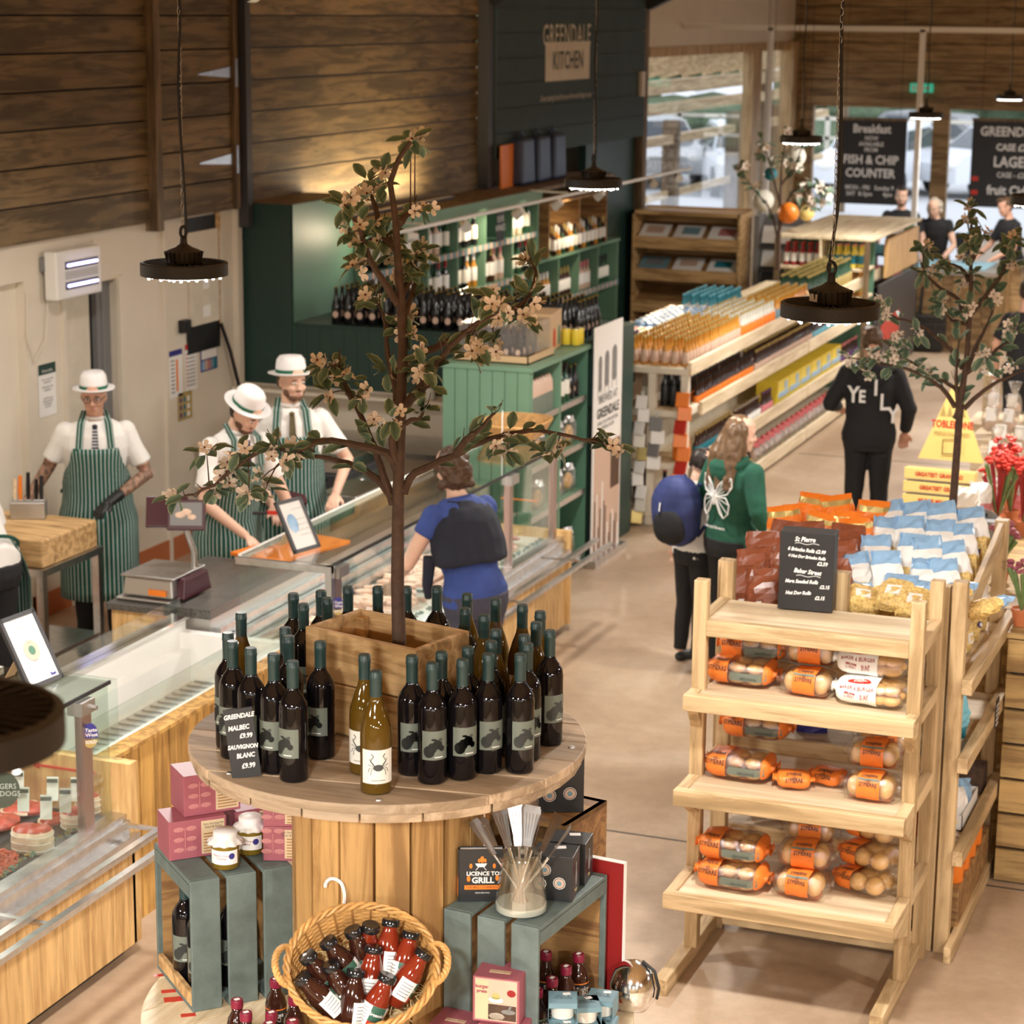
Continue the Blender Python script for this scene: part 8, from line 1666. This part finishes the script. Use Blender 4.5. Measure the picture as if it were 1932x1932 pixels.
for k in range(26): place([wt[2], wt[3], wt[5]][k % 3], (-7.40+.09*(k % 2), 20.25+.062*k, 1.560), 0, 'spirit bottle in the wooden crate, %s half' % ('left' if k < 13 else 'right'), 'spirit bottles in the %s half of the crate' % ('left' if k < 13 else 'right'), scale=.85)
# island contents
gp = MB(); gp.lathe([(.034, 0), (.036, .01), (.036, .13), (.032, .20), (.015, .24), (0, .25)], 10, mis=[1, 1, 0, 0, 0]); gpo = obj('gift_pack', gp, ['rose', 'label_sage'], None, 'auto'); gpo['category'] = 'gift pack'
for k in range(7): place(gpo, (IX-.06, 13.62+.062*k, 1.252), 0, 'slim cream and green gift pack on the top left island shelf', 'slim gift packs on the island')
for k in range(10): place(wt[5] if k < 5 else blk, (IX-.06-.08*(k % 2), 14.14+.05*k, 1.252), 0, 'dark bottle with a green label on the top right island shelf', 'dark bottles on the top right island shelf', scale=.85)
fb = sack('x', ['film', 'steel'], .14, .09, .20, 'food bag', 'shiny clear bags on the island', 'clear_bag', [(0, 0), (.8, 1)], 80, False); m = MB(); m.ell((0, 0, .08), (.05, .03, .06), 8, 6); obj('content', m, 'bun', fb)
for k in range(12): place(fb, (IX-.08, 13.6+.12*(k % 4)+.55*((k//4) > 0)*.0+.5*(k % 2), [.922, .582, .122][k//4]), 0, 'shiny clear bag on the %s island shelf' % ['second', 'third', 'lowest'][k//4], 'clear bags on the %s island shelf' % ['second', 'third', 'lowest'][k//4], rot=(0, .1, R(80)))
t = thing('bottle_tray', 'card tray of small wrapped dark bottles on the island top', 'tray', (-5.32, 13.80, 1.607)); m = MB(); m.b2((-.26, -.2, 0), (.26, .3, .008)); m.b2((-.26, -.2, 0), (.26, -.192, .05)); m.b2((.252, -.2, 0), (.26, .3, .05)); obj('tray', m, 'card', t)
for k in range(15): place(blk, (-5.50+.085*(k % 5), 13.70+.11*(k//5), 1.617), 0, 'small dark wrapped bottle in the card tray on the island', 'bottles in the card tray', scale=.8)
m = MB(); m.b2((-5.56, 13.62, 1.66), (-5.08, 14.08, 1.86)); solo('shrink_wrap', 'clear film around the bottles in the card tray', 'plastic wrap', m, 'film')
t = thing('gift_carton', 'tall kraft gift carton with two window cut-outs on the island', 'box', (-5.25, 14.33, 1.607), R(8)); m = MB(); m.b2((-.12, -.17, 0), (.12, .17, .26)); obj('carton', m, 'card', t, bev=.003); m = MB(); m.b2((-.10, -.174, .02), (.02, -.17, .2)); obj('dark_side', m, 'black_card', t)
for s, c in ((-.08, 'red'), (.08, 'green_mid')): m = MB(); m.b2((.12, s-.035, .03), (.124, s+.035, .13)); m.ell((.121, s, .13), (.003, .035, .03), 12, 6); obj('window', m, c, t)
yc = can('yellow'); [place(yc, (-5.06-.07*(k % 3), 14.55+.07*(k//3)-.0, 1.607+.0), 0, 'yellow can in the stack at the island end', 'yellow cans on the island') for k in range(4)]
t = thing('bread_basket', 'long wicker tray basket on the deli glass beside the island', 'basket', (-4.98, 13.16, 1.22)); m = MB()
for k in range(9): m.path([((.16+.006*k)*math.copysign(abs(math.cos(a))**.6, math.cos(a)), (.20+.008*k)*math.copysign(abs(math.sin(a))**.6, math.sin(a)), .012*k) for a in [2*PI*i/40 for i in range(41)]], .006, 5, cap=False)
m.b2((-.15, -.19, -.004), (.15, .19, .002)); obj('woven_tray', m, 'wicker', t)
m = MB(); m.box((0, 0, .13), (.004, .16, .26)); solo('price_leaflet', 'upright white and blue leaflet on the deli glass', 'leaflet', m, 'paper', (-4.86, 12.62, 1.205), R(20))
# ================================================================ meat
def joint(label, p, r, h_):
    t = thing('beef_joint', label, 'meat', p, random.uniform(0, 3), 'tied beef joints in the near counter'); m = MB(); m.lathe([(r*.8, 0), (r, .01), (r*1.03, h_*.5), (r*.98, h_*.92)], 18, wob=lambda i, a: 1+.05*math.sin(a*3+i)); obj('fat_wrap', m, 'fat', t, 'all'); m = MB(); m.ell((0, 0, h_*.92), (r*.96, r*.93, .014), 16, 6); obj('cut_face', m, 'meat_red', t, True)
    m = MB()
    for k in range(3): m.path([(r*1.05*math.cos(a), r*1.05*math.sin(a), h_*(.2+.28*k)) for a in [2*PI*i/16 for i in range(17)]], .0018, 4, cap=False)
    obj('string', m, 'paper', t, True)
ZD = .60
for i, (px, py, r, h_, lb) in enumerate(((52, 1605, .06, .10, 'tied beef joint left of the front pair'), (105, 1612, .062, .10, 'tied beef joint at the front right of the counter'), (150, 1565, .055, .08, 'tied joint with pale fat behind the front pair'), (168, 1535, .055, .09, 'tied joint nearest the counter end'))): q = P(px, py, ZD+.0); joint(lb, (min(q.x, -4.72), q.y, ZD+.002), r, h_)
def steak(label, px, py, s, z=ZD, grp='red steaks in the near counter', mt='meat_red'):
    q = P(px, py, z); m = MB(); m.ell((0, 0, .018), (.085*s, .06*s, .022), 14, 7); m.ell((.03*s, .03*s, .018), (.05*s, .04*s, .024), 10, 6); m.path([(.09*s*math.cos(a), .065*s*math.sin(a), .018) for a in [PI*i/10 for i in range(11)]], .007, 5, 1); o = solo('steak', label, 'meat', m, [mt, 'fat'], (min(q.x, -4.74), min(q.y, 7.5), z+.002), random.uniform(0, 3), grp, True)
for i, (px, py, s, lb) in enumerate(((8, 1560, 1.1, 'dark red steak at the left edge, front'), (45, 1530, 1, 'red steak behind the joints on the left'), (75, 1515, .9, 'red steak under the crossed price tickets'), (20, 1505, 1, 'red steak in the back row at the left'), (120, 1500, .9, 'red steak in the back row near the wood panel'), (100, 1555, .8, 'red steak between the tied joints'))): steak(lb, px, py, s)
m = MB(); q = P(10, 1650, ZD)
for k in range(260): a = random.uniform(0, 6.28); r = math.sqrt(random.random())*.16; z = .05*(1-r/.17)+random.uniform(0, .02); p = V((r*math.cos(a)*.7, r*math.sin(a), z+.006)); d = V((random.uniform(-1, 1), random.uniform(-1, 1), random.uniform(-.3, .3)))*.018; m.path([p-d, p+V((0, 0, .005)), p+d], .0042, 5)
m.ell((0, 0, .012), (.11, .16, .03), 14, 6); o = solo('minced_beef', 'heap of red minced beef at the left edge of the near counter', 'mince', m, 'meat_mince', (min(q.x, -4.8), q.y, ZD+.002)); o['kind'] = 'stuff'
def garnish(label, y0, y1, x, mats=('garnish', 'chutney')):
    m = MB(); n = int((y1-y0)*110)
    for k in range(n): m.ell((x+random.uniform(-.016, .016), random.uniform(y0, y1), .615+random.uniform(0, .014)), (.009, .009, .006), 6, 4, random.random() < .35)
    o = solo('garnish_strip', label, 'garnish', m, mats); o['kind'] = 'stuff'
garnish('leafy green garnish strip along the front of the near counter', 4.6, 7.5, -4.69); garnish('leafy green garnish strip along the front of the sausage counter', 9.8, 12.9, -4.69, ('garnish', 'teal'))
def ticket(label, p, rz, h_=.10, grp='price tickets in the near counter'):
    t = thing('price_ticket', label, 'price ticket', p, rz, grp); m = MB(); m.box((0, 0, h_/2+.02), (.048, .002, h_), rx=R(-12)); obj('card', m, 'paper', t); m = MB(); m.box((0, -.002+.0, h_+.006), (.044, .002, .016), rx=R(-12)); obj('card_head', m, 'green_dark', t)
    for k in range(3): m = MB(); m.box((0, -.0025-.003*k+.006, h_*.75-.016*k), (.032, .001, .003), rx=R(-12)); obj('printed_line', m, 'mid_grey', t)
for px, py, lb in ((35, 1498, 'leftmost back price ticket in the near counter'), (45, 1530, 'narrow price ticket left of centre in the near counter'), (88, 1545, 'largest price ticket in front of the steaks'), (100, 1510, 'rear price ticket of the overlapping pair'), (124, 1532, 'tilted price ticket right of the overlapping pair'), (150, 1508, 'rightmost price ticket in the near counter')): q = P(px, py, ZD+.09); ticket(lb, (min(q.x, -4.72), min(q.y, 7.5), ZD+.07), R(22))
t = thing('round_counter_sign', 'round dark counter sign at the left edge of the near counter', 'sign', P(2, 1490, .80), R(25)); m = MB(); m.lathe([(.075, 0), (.075, .005), (0, .005)], 24, M=Matrix.Rotation(R(80), 3, 'X')); obj('disc', m, 'green_dark', t); text('BURGERS\nHOT DOGS', .03, Matrix(((1, 0, 0, .0), (0, .17, -.98, -.007), (0, .98, .17, 0), (0, 0, 0, 1))), 'white', t)
# sausages and the rest of the long counter
sg = MB(); pts = [V((.055*math.cos(a)*1.2, .03*math.sin(a), .014)) for a in [PI*.15+PI*.7*k/8 for k in range(9)]]; sg.path(pts, [.008, .014, .0165, .0175, .018, .0175, .0165, .014, .008], 9); sgo = obj('sausage', sg, 'sausage', None, True); sgo['category'] = 'sausage'
zn_ = ['rear', 'middle', 'front']
for r_ in range(3):
    for k in range(46): place(sgo, (-5.10+.125*r_+random.uniform(-.012, .012), 10.15+.042*k, .603+random.uniform(0, .02)+.026*(k % 2)), 0, 'pale sausage in the long counter, %s row' % zn_[r_], 'sausages in the %s row' % zn_[r_], rot=(random.uniform(-.1, .1), random.uniform(-.1, .1), random.uniform(-.25, .25)+(0 if k % 3 else PI)))
for r_ in range(2):
    for k in range(9): 
        m = MB() if 0 else None
pk = MB(); pk.ell((0, 0, .016), (.075, .05, .018), 12, 6, 0); pk.path([(.078*math.cos(a), .053*math.sin(a), .016) for a in [PI*i/8 for i in range(9)]], .006, 5, 1); pko = obj('pork_slice', pk, ['pink_meat', 'fat'], None, True); pko['category'] = 'meat'
for k in range(16): place(pko, (-5.05+.12*(k % 3), 9.78+.05*(k//3)+.02*(k % 2), .603+.012*(k % 3)), 0, 'pink meat slice at the near end of the long counter', 'pink slices at the near end', rot=(.1, .05, k*.7))
for k in range(26): place(pko, (-5.08+.13*(k % 3), 12.12+.085*(k//3), .603+.012*(k % 4)), 0, 'pink meat slice at the far end of the long counter', 'pink slices at the far end', rot=(.1, .2, k*.9))
for y, lb in ((9.9, 'nearest small ticket among the pink slices'), (10.5, 'small ticket in front of the first sausages'), (11.2, 'small ticket halfway along the sausages'), (11.9, 'small ticket at the end of the sausages'), (12.4, 'small ticket among the far pink slices')): ticket(lb, (-4.80, y, .625), R(20), .05, 'tickets in the long counter')
m = MB(); m.box((0, 0, 0), (.30, .16, .02)); 
l = bpy.data.lights.new('case_light', 'AREA'); l.shape = 'RECTANGLE'; l.size = .04; l.size_y = 3.0; l.energy = 11; l.color = (1, .93, .92); o = link(bpy.data.objects.new('case_light', l)); o.location = (-5.10, 11.3, 1.16); o.rotation_euler = (0, R(-18), 0)
l = bpy.data.lights.new('case_light', 'AREA'); l.shape = 'RECTANGLE'; l.size = .04; l.size_y = 3.0; l.energy = 10; l.color = (1, .85, .78); o = link(bpy.data.objects.new('case_light', l)); o.location = (-5.10, 6.0, 1.16); o.rotation_euler = (0, R(-18), 0)
# ================================================================ tills and far end
t = thing('till_counter', 'boarded till counter with a pale grey top', 'counter'); m = MB()
for k in range(9): m.b2((-5.02+.115*k, 26.18, 0), (-4.91+.115*k, 26.22, .90))
for k in range(12): m.b2((-4.02, 26.2+.11*k, 0), (-3.98, 26.305+.11*k, .9))
for k in range(10): m.b2((-3.98+.15*k, 27.5, 0), (-3.84+.15*k, 27.54, .9))
obj('boarding', m, 'far_wood', t); m = MB(); m.b2((-5.05, 26.15, .90), (-3.96, 27.3, .95)); m.b2((-3.96, 27.45, .90), (-2.4, 28.2, .95)); obj('top', m, 'steel_dull', t); m = MB(); m.b2((-4.95, 26.3, .951), (-4.1, 27.2, .96)); obj('belt', m, 'vinegar_blue', t); m = MB(); m.b2((-4.98, 26.24, 0), (-4.03, 27.25, .9)); obj('carcass', m, 'far_wood', t)
for i, (x, y, lb) in enumerate(((-4.45, 27.0, 'dark till screen in front of the blonde cashier'), (-3.6, 27.75, 'till screen at the right edge'))): t = thing('till_screen', lb, 'till', (x, y, .952), R(150+30*i)); m = MB(); m.box((0, 0, .08), (.05, .05, .16)); obj('stand', m, 'black', t); m = MB(); m.box((0, -.02, .24), (.32, .04, .24), rx=R(-15)); obj('screen', m, 'black', t, bev=.006)
t = thing('confectionery_stand', 'black wire stand of coloured packets in front of the till', 'rack', (-5.08, 25.8, 0)); m = MB()
for x in (-.24, .24): m.b2((x-.012, -.1, 0), (x+.012, .2, 1.45))
obj('side_frame', m, 'black', t)
for k, c in enumerate(('paper', 'skyblue', 'pink', 'label_sage')): m = MB(); m.box((0, 0, 1.38-.24*k), (.46, .26, .02)); obj('wire_shelf', m, 'black', t); [obj('packet', MB().box((-.17+.115*j, -.02, 1.44-.24*k), (.10, .10, .11)), [c, 'paper', c, 'green_mid'][j], t) for j in range(4)]
t = thing('shopping_basket_stack', 'stack of black shopping baskets on the floor by the till', 'basket', P(1748, 645, .1), R(6)); t.location.z = 0
for k in range(3): m = MB(); m.box((0, 0, .13+.09*k), (.38, .28, .24), tap=1.18); obj('basket', m, 'black', t, bev=.01)
m = MB(); m.path([(-.1, .05, .40), (-.08, .06, .72), (.0, .06, .80), (.06, .06, .72)], .02, 7); obj('handle', m, 'black', t, True)
def chalkboard(label, px0, px1, py0, py1, Y, lines, hearts=()):
    a = PY(px0, py0, Y); b = PY(px1, py1, Y); c = (a+b)/2; w_ = b.x-a.x; h_ = a.z-b.z; t = thing('hanging_chalkboard', label, 'chalkboard', c); m = MB(); m.b2((-w_/2, 0, -h_/2), (w_/2, .03, h_/2)); obj('board', m, 'slate', t); m = MB(); m.b2((-w_/2-.01, -.01, h_/2), (w_/2+.01, .04, h_/2+.04)); obj('top_rail', m, 'post_wood', t)
    for x in (-w_*.4, w_*.4): m = MB(); m.path([(x, .015, h_/2+.04), (x, .015, 4.95-c.z)], .004, 4); obj('cord', m, 'black', t)
    F = Matrix(((1, 0, 0, 0), (0, 0, -1, -.003), (0, 1, 0, 0), (0, 0, 0, 1)))
    for s, x, y, z in lines: text(s, z*h_, F @ Matrix.Translation((x*w_, y*h_, 0)), 'chalk', t, bold=.004 if z > .1 else .001, sx=.88)
    for x, y in hearts: m = MB(); m.ell((x*w_-.02, -.004, y*h_), (.03, .002, .035), 8, 6); m.ell((x*w_+.02, -.004, y*h_), (.03, .002, .035), 8, 6); obj('heart', m, 'red', t)
chalkboard('hanging chalkboard advertising the fish and chip counter', 1581, 1704, 226, 388, 30.6, [('Breakfast', 0, .40, .14), ('NOW\nAVAILABLE\nFROM', 0, .22, .07), ('FISH & CHIP', 0, .03, .145), ('COUNTER', 0, -.13, .145), ('MON - FRI   Sunday 9\nSAT  8-3pm       4pm', 0, -.34, .075)])
chalkboard('hanging chalkboard advertising lager cut by the right edge', 1836, 1985, 228, 396, 30.6, [('GREENDALE', -.03, .38, .15), ('CASE £25', 0, .20, .11), ('LAGER', 0, .03, .17), ('CASE - £25', 0, -.12, .085), ('fruit Cider', 0, -.30, .15), ('CAN £2', .05, -.44, .09)], [(-.44, -.17), (-.44, -.33)])
def lantern(label, px, py, rp, Y, c):
    p = PY(px, py, Y); r = rp/FPX*p.length*.97; t = thing('paper_lantern', label, 'lantern', p, 0, 'paper lanterns at the far end'); m = MB(); m.lathe([(r*max(.08, math.sin(PI*k/16)), -r*math.cos(PI*k/16)) for k in range(17)], 20, wob=lambda i, a: 1 if i % 2 else .985); obj('shade', m, c, t, 'all'); m = MB(); m.path([(0, 0, r), (0, 0, 4.95-p.z)], .003, 4); obj('cord', m, 'black', t)
for a in ((1500, 295, 21, 21.8, 'label_cream', 'upper cream paper lantern under the small pendant lamp'), (1440, 378, 21, 22.2, 'label_cream', 'lower cream paper lantern above the magazine stand'), (1454, 328, 13, 22.0, 'teal', 'small blue paper lantern'), (1487, 402, 20, 21.5, 'red_lantern' if 0 else 'orange', 'bright orange paper lantern'), (1522, 402, 15, 22.3, 'yellow_soft', 'yellow paper lantern right of the orange one')): lantern(a[5], *a[:4], a[4])
B3 = [(-.1, (1470, 470), (1455, 400), (1425, 360), (1395, 320)), (.1, (1472, 430), (1490, 370), (1530, 350), (1560, 365)), (-.1, (1471, 380), (1455, 320), (1440, 265)), (.1, (1474, 350), (1500, 310), (1520, 260)), (.1, (1470, 420), (1500, 385), (1545, 375))]
F3 = [(1395, 322), (1400, 318), (1425, 355), (1445, 270), (1440, 290), (1490, 250), (1510, 262), (1500, 320), (1520, 345), (1545, 350), (1560, 365), (1535, 375), (1510, 370), (1555, 385), (1480, 300), (1460, 310), (1530, 390), (1500, 400)]
b3 = PY(1468, 520, 21.6); b3.z = 1.24
tree('small distant blossom tree among the paper lanterns', [(1468, 510), (1470, 440), (1472, 380), (1474, 320), (1485, 250)], B3, F3, 21.6, .10, .045, 30, 9, trunk_r=.022, base=b3)
t = thing('exit_sign', 'green emergency exit sign on the planked far wall', 'sign', PY(1739, 166, YF-.05)); m = MB(); m.b2((-.16, -.02, -.06), (.16, .02, .06)); obj('panel', m, 'exit_green', t); m = MB(); m.b2((.02, -.023, -.012), (.10, -.021, .012)); m.prism([(.10, -.03), (.13, 0), (.10, .03)], .021, .023, 0, Matrix(((1, 0, 0, 0), (0, 0, -1, 0), (0, 1, 0, 0), (0, 0, 0, 1)))); m.ell((-.06, -.022, .03), (.012, .002, .012), 8, 4); m.b2((-.075, -.023, -.04), (-.045, -.021, .018)); m.b2((-.13, -.023, -.04), (-.095, -.021, .04)); obj('pictogram', m, 'white', t)
t = thing('conduit_frame', 'white metal conduit frame hanging over the tills', 'conduit'); m = MB(); a = PY(1455, 52, 26); b = PY(1960, 58, 26)
for nm, p0, p1 in (('rail', (a.x, 26, a.z), (b.x, 26, a.z)), ('drop_pole', (a.x, 26, a.z), (a.x, 26, .0)), ('drop_pole', (PY(1742, 50, 26).x, 26, a.z), (PY(1742, 50, 26).x, 26, .95)), ('rail', (a.x, 26, a.z), (XW+.05, 26, a.z))): m = MB(); m.bar(p0, p1, .06, .06, up=(0, 1, 0)); obj(nm, m, 'white', t)
t = thing('basket_hooks', 'white rack with teal handles in front of the right window', 'rack', (-4.1, 29.6, 0)); m = MB(); m.b2((-.9, 0, .1), (.9, .5, 1.0)); obj('body', m, 'white', t)
for k in range(7): m = MB(); m.path([(-.8+.26*k, -.03, 1.0), (-.72+.26*k, -.03, 1.12), (-.62+.26*k, -.03, 1.0)], .022, 5); obj('handle', m, 'teal', t)
# room under the sign: chairs backs and map
t = thing('wall_map', 'pale wall map seen under the green sign', 'map', (-10.85, 22.6, 2.2)); m = MB(); m.b2((-.02, -.9, -.7), (.02, 1.0, .6)); obj('sheet', m, 'vinegar_blue', t); m = MB(); m.b2((.021, -.8, -.5), (.023, .1, .5)); obj('land', m, 'label_cream', t)
bb0 = thing('blue_cool_bag', 'x', 'bag'); m = MB(); m.box((0, 0, .22), (.35, .20, .44), tap=.9); obj('body', m, 'tile_blue', bb0, bev=.03); m = MB(); m.path([(-.08, 0, .44), (0, 0, .50), (.08, 0, .44)], .012, 6); obj('handle', m, 'tile_blue', bb0, True)
for i, (y, wh) in enumerate(((20.2, 'left'), (20.65, 'middle'), (21.1, 'right'))): place(bb0, (-7.62, y, 2.245), R(90), 'navy cool bag under the green sign, ' + wh + ' of three', 'navy cool bags')
t = thing('bag_ledge', 'shelf board under the green sign carrying navy bags', 'shelf', (-7.6, 20.9, 2.2)); m = MB(); m.b2((-.2, -1.0, 0), (.28, 1.3, .035)); obj('board', m, 'post_wood', t); [obj('bracket', MB().b2((-.19, y, -.7), (-.15, y+.04, 0)), 'black', t) for y in (-.9, 1.2)]
solo('orange_card', 'orange tent card at the left under the green sign', 'card', MB().box((0, 0, .2), (.02, .42, .40)), 'orange', (-7.62, 19.85, 2.24), R(5))
bpy.data.scenes.remove(_W)
